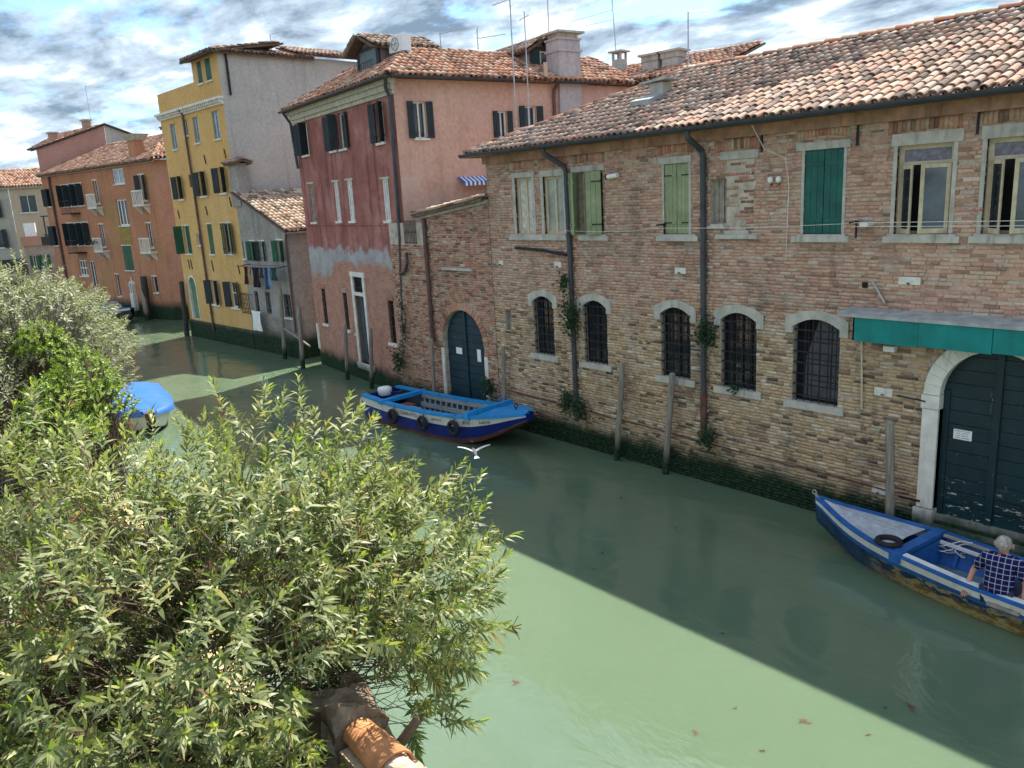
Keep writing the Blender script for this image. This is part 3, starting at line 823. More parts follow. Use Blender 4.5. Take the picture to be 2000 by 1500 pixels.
b = MB(); W = .25
FRONT.box(b, GU0 - W, GU0, -.05, .12, .62, 2.30); FRONT.box(b, GU0 - W - .02, GU0 + .01, -.065, .12, 2.31, 2.53); FRONT.box(b, GU0 - W - .04, GU0 + .02, -.085, .12, .30, .60)
FRONT.box(b, GU1, GU1 + W, -.05, .12, .62, 2.30); FRONT.box(b, GU1 - .01, GU1 + W + .02, -.065, .12, 2.31, 2.53); FRONT.box(b, GU1 - .02, GU1 + W + .04, -.085, .12, .30, .60)
N = 18
for k in range(N):
    t0 = math.pi * k / N; t1 = math.pi * (k + 1) / N - .004
    P = []
    for d in (-.05, .12):
        for (r_, t) in ((GR, t0), (GR + W, t0), (GR + W, t1), (GR, t1)): P.append(FRONT(GC - r_ * math.cos(t), GSP - .08 + r_ * math.sin(t), d))
    b.hexa(P)
build(b, 'stone_surround', M['stone_white'], gate)
b = MB(); b.tube([(-5.28, -.075, 2.42), (-5.75, -.03, 2.44)], .012, 6); b.tube([(-5.27, -.07, .72), (-5.62, -.03, .70)], .02, 6); build(b, 'mooring_iron', M['iron'], gate)
# canvas awning board and lead-covered ledge over the gate
b = MB(); b.hexa([(-6.62, .02, 3.78), (-2.1, .02, 3.78), (-2.1, -.44, 3.75), (-6.62, -.44, 3.75), (-6.62, .02, 3.86), (-2.1, .02, 3.86), (-2.1, -.44, 3.80), (-6.62, -.44, 3.80)])
aw = build(b, 'gate_ledge', M['lead'], wh)
b = MB(); n = 4
for k in range(n):
    a = -6.36 + 4.2 * k / n; c = a + 4.2 / n - .008; o = .01 * (k % 2)
    b.hexa([(a, -.41 - o, 3.36 + .01 * k), (c, -.41 - o, 3.35 + .012 * k), (c, -.385, 3.35 + .012 * k), (a, -.385, 3.36 + .01 * k), (a, -.41 - o, 3.75), (c, -.41 - o, 3.75), (c, -.385, 3.75), (a, -.385, 3.75)])
b.hexa([(-6.36, -.41, 3.36), (-6.335, -.41, 3.36), (-6.335, .0, 3.5), (-6.36, .0, 3.5), (-6.36, -.41, 3.748), (-6.335, -.41, 3.748), (-6.335, 0, 3.748), (-6.36, 0, 3.748)])
build(b, 'valance', M['awn_teal'], aw)

# roof: two slopes with a hipped left end
EV, EZ, RV, RZ = -.42, 7.06, 3.5, 8.66
HX = -12.75
SL = Vector((0, RV - EV, RZ - EZ)); sl = SL.length
roof = tile_roof(wh, (-16.62, EV, EZ), (1, 0, 0), SL, [(0, 0), (WR + 17.0, 0), (WR + 17.0, sl), (HX + 16.62, sl)], M['tile'], .170, .275, 6, near=300, seed=21)
EB = 2 * RV - EV
tile_roof(wh, (WR + .4, EB, EZ), (-1, 0, 0), (0, EV - RV, RZ - EZ), [(0, 0), (WR + 17.0, 0), (WR + .4 - HX, sl), (0, sl)], M['tile'], .24, .5, 3, seed=22)
hl = math.hypot(HX + 16.62, RZ - EZ)
tile_roof(wh, (-16.62, EB, EZ), (0, -1, 0), (HX + 16.62, 0, RZ - EZ), [(0, 0), (EB - EV, 0), ((EB - EV) / 2, hl)], M['tile'], .2, .32, 4, seed=23)
ridge_tiles(roof, (HX, RV, RZ), (WR + .4, RV, RZ), M['tile_red'], .11)
ridge_tiles(roof, (-16.6, EV + .02, EZ), (HX, RV, RZ), M['tile_red'], .10)
ridge_tiles(roof, (-16.6, EB - .02, EZ), (HX, RV, RZ), M['tile_red'], .10)
half_gutter(wh, (-16.66, EV - .05, EZ - .01), (WR + .4, EV - .05, EZ - .01), .085)
pipe(wh, [(-13.62, EV - .05, 6.98), (-13.60, EV - .02, 6.86), (-13.36, -.10, 6.58), (-13.30, -.085, 6.45), (-13.27, -.085, 4.2), (-13.25, -.085, .85)], .058)
pipe(wh, [(-9.66, EV - .05, 6.98), (-9.66, EV - .02, 6.86), (-9.60, -.10, 6.62), (-9.58, -.085, 6.5), (-9.57, -.085, 1.9)], .058)
pipe(wh, [(-9.57, -.085, 1.9), (-9.57, -.085, 1.0)], .066, M['rust'], False)
pipe(wh, [(-15.2, -.07, 4.74), (-14.3, -.07, 4.70), (-13.4, -.07, 4.60)], .035, M['iron'], False, 'waste_pipe')
# roof chimney with slab and lead apron
b = MB(); b.box(-12.28, -11.93, 1.62, 1.95, 7.55, 8.24); ch = build(b, 'chimney', M['stone'], wh)
b = MB(); b.hexa([(-12.48, 1.52, 8.24), (-11.75, 1.52, 8.28), (-11.75, 2.05, 8.28), (-12.48, 2.05, 8.24), (-12.48, 1.52, 8.29), (-11.75, 1.52, 8.33), (-11.75, 2.05, 8.33), (-12.48, 2.05, 8.29)]); build(b, 'cap_slab', M['stone'], ch)
b = MB(); b.hexa([(-12.42, 1.1, 7.66), (-11.86, 1.1, 7.66), (-11.86, 1.7, 7.93), (-12.42, 1.7, 7.93), (-12.42, 1.1, 7.86), (-11.86, 1.1, 7.86), (-11.86, 1.7, 8.03), (-12.42, 1.7, 8.03)]); build(b, 'lead_apron', M['lead'], ch)
b = MB(); b.box(-16.05, -15.65, 1.0, 1.3, 7.3, 7.62); ch = build(b, 'chimney', M['stone'], wh); b = MB(); b.box(-16.16, -15.54, .92, 1.38, 7.62, 7.66); build(b, 'cap_slab', M['stone'], ch)

# small fittings on the facade
def fit(name, s0, s1, z0, z1, prj, mat, lab=None):
    b = MB(); FRONT.box(b, s0, s1, -prj, .02, z0, z1); o = build(b, name, mat, wh)
    if lab: o['label'] = lab
    return o
for s, z, wd, h in ((-15.85, 4.35, .17, .11), (-13.75, 4.36, .25, .13), (-10.18, 4.34, .27, .12), (-5.66, 4.33, .34, .12), (-5.98, 2.46, .30, .14), (-5.97, .72, .24, .12)):
    p = fit('stone_block', s - wd / 2, s + wd / 2, z - h / 2, z + h / 2, .032, M['stone_white'])
    b = MB(); b.beam((s, -.03, z - .05), (s, -.10, z - .03), .02); build(b, 'iron_hook', M['iron'], p)
b = MB(); b.tube([(-12.0, -.12, 6.27), (-11.72, -.12, 6.29)], .05, 10); o = build(b, 'flue_pipe', M['white'], wh); b = MB(); b.tube([(-12.04, -.12, 6.268), (-12.0, -.12, 6.27)], .056, 10); build(b, 'flue_mouth', M['iron'], o)
for s in (-8.14, -7.98):
    b = MB(); b.sphere((s, -.08, 6.01), (.05, .06, .06), 8, 6); o = build(b, 'insulator', M['white'], wh, True); b = MB(); b.tube([(s, -.08, 5.97), (s - .03, .0, 5.9)], .012, 5); build(b, 'iron_hook', M['rust'], o)
for s in (-10.56, -6.55):
    b = MB(); b.beam((s, -.0, 5.26), (s, -.28, 5.26), .03); b.beam((s - .02, -.02, 5.28), (s - .02, -.02, 5.0), .025); build(b, 'line_bracket', M['iron'], wh)
b = MB(); FRONT.box(b, -6.42, -6.28, -.22, 0, 5.2, 5.26); build(b, 'line_pulley_box', M['stone_white'], wh)
for s, z in ((-8.36, 6.69), (-6.61, 6.66), (-4.82, 6.67)):
    b = MB(); b.beam((s, -.035, z - .19), (s + .01, -.035, z + .19), .03, .03); build(b, 'tie_rod', M['iron'], wh)
b = MB(); b.beam((-6.22, -.10, 4.32), (-6.02, -.04, 3.95), .05, .03); build(b, 'iron_stay', M['steel'], wh)
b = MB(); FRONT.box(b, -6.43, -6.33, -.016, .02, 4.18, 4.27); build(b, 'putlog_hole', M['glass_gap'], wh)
b = MB(); b.tube([(-6.38, -.04, 3.36), (-6.33, -.04, 2.12)], .018, 6); build(b, 'conduit', M['wood_cream'], wh)
b = MB(); b.box(-5.98, -5.80, -.12, .0, 3.17, 3.26); build(b, 'bulkhead_lamp', M['white'], wh)
b = MB(); b.tube([(WL + .3, -.045, 1.02)] + [(WL + 1 + k * .5, -.05, 1.0 - .0125 * k + random.uniform(-.012, .012)) for k in range(20)] + [(-5.45, -.05, .80)], .014, 5); build(b, 'cable', M['rust'], wh)
wires = MB()
wires.tube([(-13.2, -.30, 5.16)] + [(-13.2 + k * (2.64) / 4, -.3, 5.16 - .02 * math.sin(math.pi * k / 4)) for k in range(1, 4)] + [(-10.56, -.29, 5.20)], .004, 4)
wires.tube([(-10.56, -.29, 5.20), (-8.5, -.29, 5.19), (-6.5, -.27, 5.25)], .004, 4)
wires.tube([(-6.5, -.27, 5.26), (-4.4, -.27, 5.26), (-2, -.27, 5.28)], .0045, 4); wires.tube([(-6.5, -.27, 5.20), (-4.4, -.27, 5.19), (-2, -.27, 5.21)], .0045, 4)
wires.tube([(-8.35, -.36, 6.96), (-8.2, -.2, 6.55), (-7.84, -.1, 6.36), (-7.80, -.04, 5.9), (-7.83, -.04, 4.6)], .006, 4)
build(wires, 'washing_line', M['wood_white'], wh)
# mossy stone step in front of the gate
b = MB(); b.hexa([(-5.6, -.55, -.4), (-1.5, -.55, -.4), (-1.5, -.02, -.4), (-5.6, -.02, -.4), (-5.6, -.5, .16), (-1.5, -.5, .16), (-1.5, -.02, .18), (-5.6, -.02, .18)])
b.hexa([(-5.2, -.22, .18), (-1.5, -.22, .18), (-1.5, -.02, .18), (-5.2, -.02, .18), (-5.2, -.2, .36), (-1.5, -.2, .36), (-1.5, -.02, .38), (-5.2, -.02, .38)])
build(b, 'water_step', M['stone'], wh)
# ------------------------------------------------------------------ low brick gatehouse between warehouse and red house
gh = empty('brick_gatehouse', (0, 13.0, 0), 0.0, 'low brick wall with arched dark green gate beside the red house', 'building')
AU0, AU1, ASP = -18.62, -16.78, 2.08
AR = (AU1 - AU0) / 2; AC = (AU0 + AU1) / 2
zl = lambda u: 5.56 + (u + 19.3) * .115          # sloping wall top
mb = MB(); PB = lambda s, z, d=0.0: (s, d - .02, z)
wall_holes(mb, PB, -21.08, WL, -1.2, 5.40, [(AU0, AU1, .3, ASP + AR)], .22)
for k in range(12):
    t0 = math.pi * k / 12; t1 = math.pi * (k + 1) / 12
    a = (AC - AR * math.cos(t0), ASP + AR * math.sin(t0)); b = (AC - AR * math.cos(t1), ASP + AR * math.sin(t1))
    mb.quad(PB(*a), PB(*b), PB(b[0], ASP + AR), PB(a[0], ASP + AR)); mb.quad(PB(*a), PB(*a, .2), PB(*b, .2), PB(*b))
mb.poly([PB(-19.25, 5.40), PB(WL, 5.40), PB(WL, zl(WL)), PB(-19.25, zl(-19.25))])
mb.quad(PB(-19.25, 5.4), PB(-19.25, zl(-19.25)), (-19.25, 4, zl(-19.25)), (-19.25, 4, 5.4))
gw = build(mb, 'wall', M['mortar'], gh)
def gskip(u, z):
    if z > ASP - .02 and math.hypot(u - AC, z - ASP) < AR + .22: return True
    if u < -19.25 and z > 4.75: return True
    return z > zl(u) - .03
gbk = make_bricks(-21.06, WL - .01, -.06, 6.0, [(AU0 - .02, AU1 + .02, 0, ASP)], gskip, seed=31)
for k in range(22):       # ring of upright bricks round the arch
    pass
bricks_mesh('bricks', gbk, M['brick_red'], gw, v=-.02)
b = MB(); N = 24
for k in range(N):
    t0 = math.pi * k / N + .008; t1 = math.pi * (k + 1) / N - .008; P = []
    for d in (-.03, .03):
        for (r_, t) in ((AR + .01, t0), (AR + .21, t0), (AR + .21, t1), (AR + .01, t1)): P.append(PB(AC - r_ * math.cos(t), ASP + r_ * math.sin(t), d))
    b.hexa(P)
o = build(b, 'arch_bricks', M['brick_red'], gw); o['kind'] = 'stuff'
b = MB(); b.box(AC - .03, AC + .03, .05, .09, .35, ASP + AR - .05)
gate2 = build(b, 'gate', M['gate2'], gh); gate2['label'] = 'arched dark blue-green double gate with two paper notices'
for s0, s1 in ((AU0, AC - .005), (AC + .005, AU1)):
    g = MB(); n = 12; z = .35; zt = ASP + AR
    lim = lambda zv: AR if zv <= ASP else math.sqrt(max(1e-4, AR * AR - (min(zv, zt - .005) - ASP) ** 2))
    for k in range(n):
        za = z + (zt - z) * k / n; zc = z + (zt - z) * (k + 1) / n - .01
        a0, a1 = max(s0, AC - lim(za)), min(s1, AC + lim(za)); b0, b1 = max(s0, AC - lim(zc)), max(min(s1, AC + lim(zc)), max(s0, AC - lim(zc)) + .01)
        o_ = random.uniform(0, .006)
        g.hexa([(a0, .09 + o_, za), (a1, .09 + o_, za), (a1, .14, za), (a0, .14, za), (b0, .09 + o_, zc), (b1, .09 + o_, zc), (b1, .14, zc), (b0, .14, zc)])
    build(g, 'gate_leaf', M['gate2'], gate2)
for s0, s1, z0, z1 in ((-18.20, -17.93, 1.72, 1.90), (-17.23, -17.07, 1.60, 1.94)):
    b = MB(); b.box(s0, s1, .07, .085, z0, z1); build(b, 'notice', M['white'], gate2)
for s0, z1 in ((AU0 - .16, 1.85), (AU1 + .0, 1.80)):
    b = MB(); b.hexa([(s0, -.06, .2), (s0 + .16, -.06, .2), (s0 + .16, .1, .2), (s0, .1, .2), (s0 + .01, -.05, z1), (s0 + .15, -.05, z1), (s0 + .15, .1, z1), (s0 + .01, .1, z1)]); build(b, 'stone_jamb', M['stone_white'], gate2)
b = MB(); b.box(AU0 - .1, AU1 + .1, -.2, .1, -.3, .3); build(b, 'threshold', M['stone'], gate2)
# its shallow lean-to roof falls to the left
sp = Vector((3.3, 0, .115 * 3.3))
r2 = tile_roof(gh, (-19.45, 4.2, zl(-19.45) + .10), (0, -1, 0), sp, [(0, 0), (4.42, 0), (4.42, 3.2), (0, 3.2)], M['tile_pale'], .19, .3, 5, seed=33)
b = MB(); b.hexa([(-19.3, -.10, zl(-19.3) - .07), (WL, -.10, zl(WL) - .07), (WL, .02, zl(WL) - .07), (-19.3, .02, zl(-19.3) - .07), (-19.3, -.12, zl(-19.3) + .02), (WL, -.12, zl(WL) + .02), (WL, .02, zl(WL) + .02), (-19.3, .02, zl(-19.3) + .02)]); build(b, 'eaves_course', M['stone'], gh)
b = MB(); b.box(-19.62, -19.25, -.16, 1.6, 5.58, 5.72); build(b, 'gutter_box', M['iron'], gh)
pipe(gh, [(-19.12, -.06, 5.5), (-19.06, -.11, 5.3), (-19.08, -.11, 2.0)], .062, M['pipe_brown'])
b = MB(); b.box(-18.35, -17.0, -.12, .0, 4.10, 4.17); build(b, 'stone_ledge', M['stone'], gh)
b = MB()
for k in range(9): b.tube([(-20.22 + k * .075, -.04, 4.80), (-20.22 + k * .075, -.04, 5.46)], .009, 5)
for z in (4.83, 5.13, 5.44): b.box(-20.25, -19.58, -.045, -.032, z - .01, z + .01)
build(b, 'window_grille', M['rust'], gh)
for s, z0, z1 in ((-20.2, 2.6, 2.9), (-20.12, 1.6, 2.1)): pass

# ------------------------------------------------------------------ red and pink house
def red_wall_mat():
    t = NT('red_plaster_over_brick'); p = t.obj(); xyz = t.n('ShaderNodeSeparateXYZ', {0: p}); x = xyz.outputs['X']; z = xyz.outputs['Z']
    rp = t.ramp(t.noise(p, .8, 7, .65, .4), [(.28, (.20, .078, .066)), (.5, (.33, .135, .115)), (.72, (.48, .26, .225))])
    sm = t.rng(t.noise(t.mapd(p, (2.4, 2.4, .13)), 1.4, 6, .6), .50, .68)
    rp = t.mix(t.math('MULTIPLY', sm, .6), rp, (.10, .035, .035))
    gp = t.ramp(t.noise(p, 2.0, 6, .65), [(.3, (.27, .26, .27)), (.7, (.46, .44, .43))])
    bt = t.n('ShaderNodeTexBrick', {'Vector': t.mapd(p, (1, 1, 1), (math.pi / 2, 0, 0)), 'Color1': (.46, .22, .15, 1), 'Color2': (.36, .16, .115, 1), 'Mortar': (.42, .30, .25, 1), 'Scale': 1.0, 'Mortar Size': .009, 'Brick Width': .25, 'Row Height': .066, 'Bias': -.2})
    bc = t.mix(.6, bt.outputs['Color'], t.mix(1.0, bt.outputs['Color'], t.ramp(t.noise(p, 3.0, 7, .7), [(.3, (.55, .5, .5)), (.7, (1.3, 1.3, 1.25))]), 'MULTIPLY'))
    nn = t.math('MULTIPLY', t.math('SUBTRACT', t.noise(t.mapd(p, (1, 1, 1)), 1.1, 9, .68), .5), 1.4)
    zz = t.math('ADD', z, nn)
    zr = t.math('ADD', zz, t.math('MULTIPLY', t.rng(x, -1.3, -.9), .6))
    red_m = t.rng(zr, 4.44, 4.62); grey_m = t.rng(t.math('ADD', zz, t.math('MULTIPLY', t.rng(x, -6.4, -5.6, 1, 0), .55)), 3.95, 4.22)
    c = t.mix(grey_m, bc, gp); c = t.mix(red_m, c, rp)
    c = with_algae(t, c, .45, .75)
    t.bump(t.math('ADD', t.noise(p, 7, 6, .6), t.math('ADD', t.math('MULTIPLY', grey_m, .6), t.math('MULTIPLY', bt.outputs['Fac'], -.25))), .5, .03)
    return t.fin(c, .92, .15)
M['red_wall'] = red_wall_mat()
M['pink'] = plaster('pink_plaster', [(.52, .29, .23), (.62, .37, .295), (.68, .44, .36)], (.36, .20, .165), .45, (.62, .46, .40), .6, False, .4)
M['cornice'] = stone('cornice_limestone', (.40, .38, .30), (.62, .58, .48), False)
rh = empty('red_house', (-20.3, 13.05, 0), math.radians(-6), 'tall dark red house with pink side wall and dormer on its tiled roof', 'building')
UPR = [(-7.62, -7.0, 7.82, 8.92), (-5.0, -4.45, 7.78, 8.90), (-4.2, -3.62, 7.78, 8.90), (-1.30, -.78, 7.74, 8.88)]
MIDR = [(-7.45, -7.05, 5.45, 6.82), (-5.06, -4.70, 5.47, 6.79), (-3.92, -3.54, 5.47, 6.79), (-1.24, -.86, 5.46, 6.70)]
LOWR = [(-7.36, -6.98, 1.68, 3.02), (-5.30, -4.95, 1.67, 3.00), (-1.66, -1.24, 1.62, 3.0)]
DOOR = (-4.18, -3.40, .62, 2.98); TRAN = (-4.18, -3.40, 3.10, 3.62)
mb = MB(); SIDE = Face((0, 0), math.pi / 2)
wall_holes(mb, FRONT, -8.2, 0, -1.2, 9.4, UPR + MIDR + LOWR + [DOOR, TRAN], .17)
mb.quad((-8.2, 0, -1.2), (-8.2, 0, 9.4), (-8.2, 9, 9.4), (-8.2, 9, -1.2)); mb.quad((-8.2, 9, -1.2), (-8.2, 9, 9.4), (0, 9, 9.4), (0, 9, -1.2))
build(mb, 'front_wall', M['red_wall'], rh)
PW = [(.58, 1.0, 7.76, 8.80), (3.48, 3.84, 7.76, 8.56), (4.52, 4.98, 7.74, 8.72)]
mb = MB(); PS = lambda s, z, d=0.0: (-d, s, z)
wall_holes(mb, PS, 0, 9.0, -1.2, 9.4, PW, .17)
mb.box(-2.6, -.004, 5.62, 6.9, 9.3, 9.44)
build(mb, 'side_wall', M['pink'], rh)
SF = Face((0, 0), math.pi / 2)
bg = M['blackgreen']; wht = M['stone_white']
window(rh, FRONT, *UPR[0], M['wood_white'], None, .15, 1, (), wht, .05, .06, shut=[('L', 150), ('R', 100)], smat=bg, planks=2)
window(rh, FRONT, *UPR[1], M['wood_white'], None, .15, 1, (), wht, .05, .06, shut=[('L', 165), ('R', 105)], smat=bg, planks=2)
window(rh, FRONT, *UPR[2], M['wood_white'], None, .15, 1, (), wht, .05, .06, shut=[('L', 105), ('R', 168)], smat=bg, planks=2)
window(rh, FRONT, *UPR[3], M['wood_white'], None, .15, 1, (), wht, .05, .06, shut=[('L', 160), ('R', 125)], smat=bg, planks=2)
for k, h in enumerate(MIDR):
    window(rh, FRONT, *h, M['wood_white'] if k else M['wood_grey'], M['curtain'] if k else M['wood_grey'], .06, 1, (), wht, .07, .07, M['cornice'], .14, .05, fw=.035)
for h in LOWR: window(rh, FRONT, *h, M['iron'], None, .15, 1, (.33, .66), wht, .1, .09, M['brick_red'], .03, .16, bars=(4, 4))
# street door with white stone frame
b = MB(); FRONT.box(b, DOOR[0], DOOR[1], .12, .16, .62, 2.98); dr = build(b, 'door', M['door_blue'], rh); dr['label'] = 'tall slate blue water door in white stone frame'
b = MB(); FRONT.box(b, -3.80, -3.775, .10, .12, .65, 2.95)
for z in (.75, 1.55, 2.3):
    for s in (-4.12, -3.72): FRONT.box(b, s, s + .27, .105, .12, z, z + .6)
build(b, 'door_panels', M['door_blue'], dr)
b = MB(); b.sphere(FRONT(-3.72, 1.6, .08), .035, 8, 6); build(b, 'handle', M['iron'], dr)
for nm, (s0, s1, z0, z1) in (('stone_jamb', (-4.34, -4.18, .62, 3.62)), ('stone_jamb', (-3.40, -3.25, .62, 3.62)), ('transom', (-4.18, -3.40, 2.98, 3.10)), ('lintel', (-4.40, -3.20, 3.62, 3.78)), ('stone_step', (-4.5, -3.1, .40, .62))):
    b = MB(); FRONT.box(b, s0, s1, -.05, .14, z0, z1); build(b, nm, wht, dr)
window(rh, FRONT, *TRAN, M['iron'], None, .12, 0, bars=(7, 2), fw=.02)
for s in (-4.46, -3.2):
    b = MB(); FRONT.box(b, s, s + .12, -.06, .02, 1.55, 1.63); build(b, 'hinge_stone', wht, rh)
for z, a in ((.62, 1.1), (1.1, 1.6)):
    b = MB(); FRONT.box(b, -8.23, -8.02 if z < 1 else -7.98, -.03, .1, z, a - .01); build(b, 'quoin', wht, rh)
b = MB(); FRONT.box(b, -8.2, 0, -.03, .01, 5.33, 5.38); build(b, 'string_course', M['red_wall'], rh)
b = MB()
for d, z0, z1 in ((.06, 8.98, 9.10), (.13, 9.10, 9.26), (.22, 9.26, 9.40)): FRONT.box(b, -8.2 - d * .5, d * .7, -d, .01, z0, z1)
build(b, 'cornice', M['cornice'], rh)
for s, (h, sh) in enumerate(zip(PW, [(170, 172), (172, 170), (172, 170)])):
    window(rh, Face((0, 0), math.pi / 2), *h, M['wood_white'], None, .14, 1, (), wht, .05, .05, shut=[('L', sh[0]), ('R', sh[1])], smat=bg, planks=2)
# roof slopes
EZr = 9.46; rz = 10.56
r1 = tile_roof(rh, (-8.5, -.34, EZr), (1, 0, 0), (0, 1.9, rz - EZr), [(0, 0), (8.84, 0), (6.5, 2.2), (1.6, 2.2)], M['tile_red'], .2, .3, 5, seed=41)
e = math.hypot(2.34, rz - EZr)
tile_roof(rh, (.34, -.34, EZr), (0, 1, 0), (-2.34, 0, rz - EZr), [(0, 0), (4.62, 0), (4.62, e), (1.9, e)], M['tile_red'], .2, .3, 5, seed=42)
tile_roof(rh, (-8.5, 9.2, EZr), (0, -1, 0), (1.6, 0, rz - EZr), [(0, 0), (9.5, 0), (7.6, 1.9), (0, 1.9)], M['tile_red'], .25, .4, 3, seed=43)
b = MB(); b.poly([(-6.9, 1.5, rz - .02), (-2.0, 1.5, rz - .02), (-2.0, 8.8, rz - .02), (-6.9, 8.8, rz - .02)]); build(b, 'roof_flat', M['deck'], rh)
tile_roof(rh, (.28, 4.25, EZr + .02), (0, 1, 0), (-2.4, 0, 1.15), [(0, 0), (5.0, 0), (5.0, 2.7), (0, 2.7)], M['tile_red'], .2, .3, 5, seed=44)
ridge_tiles(r1, (.3, -.3, EZr), (-2.0, 1.57, rz), M['tile_red'], .1)
ridge_tiles(r1, (-2.0, 1.57, rz), (-6.9, 1.57, rz), M['tile_red'], .1)
ridge_tiles(r1, (-2.0, 1.57, rz), (-2.0, 4.2, rz + .02), M['tile_red'], .1)
ridge_tiles(r1, (.25, 4.28, EZr + .06), (-2.1, 4.28, rz + .06), M['tile_red'], .09)
half_gutter(rh, (.40, -.25, EZr - .03), (.40, 4.2, EZr - .03), .075); half_gutter(rh, (.36, 5.5, EZr - .02), (.36, 7.4, EZr - .02), .07)
half_gutter(rh, (-8.5, -.42, EZr - .03), (.36, -.42, EZr - .03), .06)
pipe(rh, [(.30, -.35, 9.4), (.02, -.24, 9.15), (-.05, -.10, 8.9), (-.20, -.09, 5.0), (-.62, -.09, 1.0)], .055, M['pipe'])
b = MB(); b.tube([(-.35, -.12, 3.9), (.1, -.16, 4.0), (.28, -.16, 4.25), (.28, -.16, 4.55)], .05, 8); build(b, 'branch_pipe', M['pipe'], rh)
pipe(rh, [(-8.32, -.35, 9.4), (-8.26, -.12, 9.0), (-8.24, -.10, 8.4), (-8.1, -.09, 7.4)], .05, M['pipe'])
pipe(rh, [(.32, 5.66, 9.4), (.1, 5.66, 9.2), (.07, 5.66, 8.9), (.07, 5.66, 5.5)], .055, M['pipe_brown'])
# front dormer
b = MB(); b.box(-3.95, -2.35, .85, 2.6, 9.9, 10.78); b.poly([(-3.95, .85, 10.78), (-2.35, .85, 10.78), (-3.15, .85, 11.16)]); b.poly([(-2.35, 2.6, 10.78), (-3.95, 2.6, 10.78), (-3.15, 2.6, 11.16)])
M['dormer'] = plain('dormer_render', (.26, .20, .20), .9, .3, 3)
dm = build(b, 'dormer', M['dormer'], rh)
b = MB(); b.box(-3.78, -2.52, .80, .85, 10.0, 10.70); build(b, 'dormer_shutter', plain('grey_blue_boards', (.14, .19, .21), .6, .2), dm)
b = MB()
for x0, x1 in ((-3.95, -3.78), (-2.52, -2.35)): b.box(x0, x1, .78, .86, 9.95, 10.8)
b.box(-3.95, -2.35, .77, .86, 10.70, 10.80); b.box(-3.22, -3.08, .6, .86, 10.92, 11.08)
build(b, 'timber_frame', M['wood_dark'], dm)
b = MB()
for k in range(9): b.tube([(-3.8 + k * .16, .62, 9.95), (-3.8 + k * .16, .62, 10.32)], .009, 4)
b.box(-3.82, -2.48, .61, .63, 10.31, 10.33); build(b, 'dormer_railing', M['iron'], dm)
for sgn in (-1, 1):
    O = (-3.15 + sgn * 1.08, .45 if sgn > 0 else 2.8, 10.70); A = (0, 1, 0) if sgn > 0 else (0, -1, 0)
    tile_roof(rh, O, A, (-sgn * 1.08, 0, .48), [(0, 0), (2.35, 0), (2.35, 1.17), (0, 1.17)], M['tile'], .18, .28, 4, seed=45 + sgn, name='dormer_roof')
ac = empty('air_conditioner', rh.matrix_basis @ Vector((-2.12, 1.2, 10.40)), math.radians(-6) + .15, 'white air conditioner unit fixed beside the roof dormer of the red house', 'air conditioner')
b = MB(); b.box(-.02, .70, -.16, .16, .04, .50); build(b, 'casing', M['white'], ac)
b = MB(); b.torus((.32, -.172, .27), .18, .012, 'y', 18, 5); [b.tube([(.32, -.17, .27), (.32 + .18 * math.cos(a), -.17, .27 + .18 * math.sin(a))], .008, 4) for a in (0, 1.05, 2.1, 3.15, 4.2, 5.25)]; build(b, 'fan_grille', M['steel'], ac)
b = MB(); b.beam((-.25, 0, .0), (.75, 0, .0), .05); build(b, 'bracket', M['steel'], ac)
# rear dormer facing right
b = MB(); b.box(-3.0, -1.0, 5.55, 6.75, 9.6, 10.66); b.poly([(-1.0, 5.55, 10.66), (-1.0, 6.75, 10.66), (-1.0, 6.15, 11.02)]); b.poly([(-3.0, 6.75, 10.66), (-3.0, 5.55, 10.66), (-3.0, 6.15, 11.02)])
dm2 = build(b, 'dormer', plain('grey_lilac_render', (.30, .29, .33), .9, .3, 3), rh)
b = MB(); b.box(-1.0, -.95, 5.55, 5.68, 9.7, 10.66); b.box(-1.0, -.95, 6.63, 6.75, 9.7, 10.66); b.box(-1.0, -.93, 5.5, 6.8, 10.58, 10.68); b.box(-1.0, -.85, 6.09, 6.21, 10.72, 10.95); build(b, 'timber_frame', M['wood_dark'], dm2)
for s0 in (5.68, 6.38):
    b = MB(); b.box(-1.0, -.955, s0, s0 + .25, 9.72, 10.56); build(b, 'shutter', M['green_dark'], dm2)
b = MB(); b.box(-1.0, -.965, 5.93, 6.38, 9.72, 10.56); build(b, 'window', M['wood_white'], dm2); b = MB(); b.box(-.966, -.957, 5.99, 6.32, 9.8, 10.5); build(b, 'pane', M['glass_sky'], dm2)
for sgn in (-1, 1):
    O = (-3.6 if sgn > 0 else -.75, 6.15 + sgn * -.85, 10.58)
    tile_roof(rh, O, (1, 0, 0) if sgn > 0 else (-1, 0, 0), (0, sgn * .85, .48), [(0, 0), (2.85, 0), (2.85, .97), (0, .97)], M['tile'], .18, .28, 4, seed=48 + sgn, name='dormer_roof')
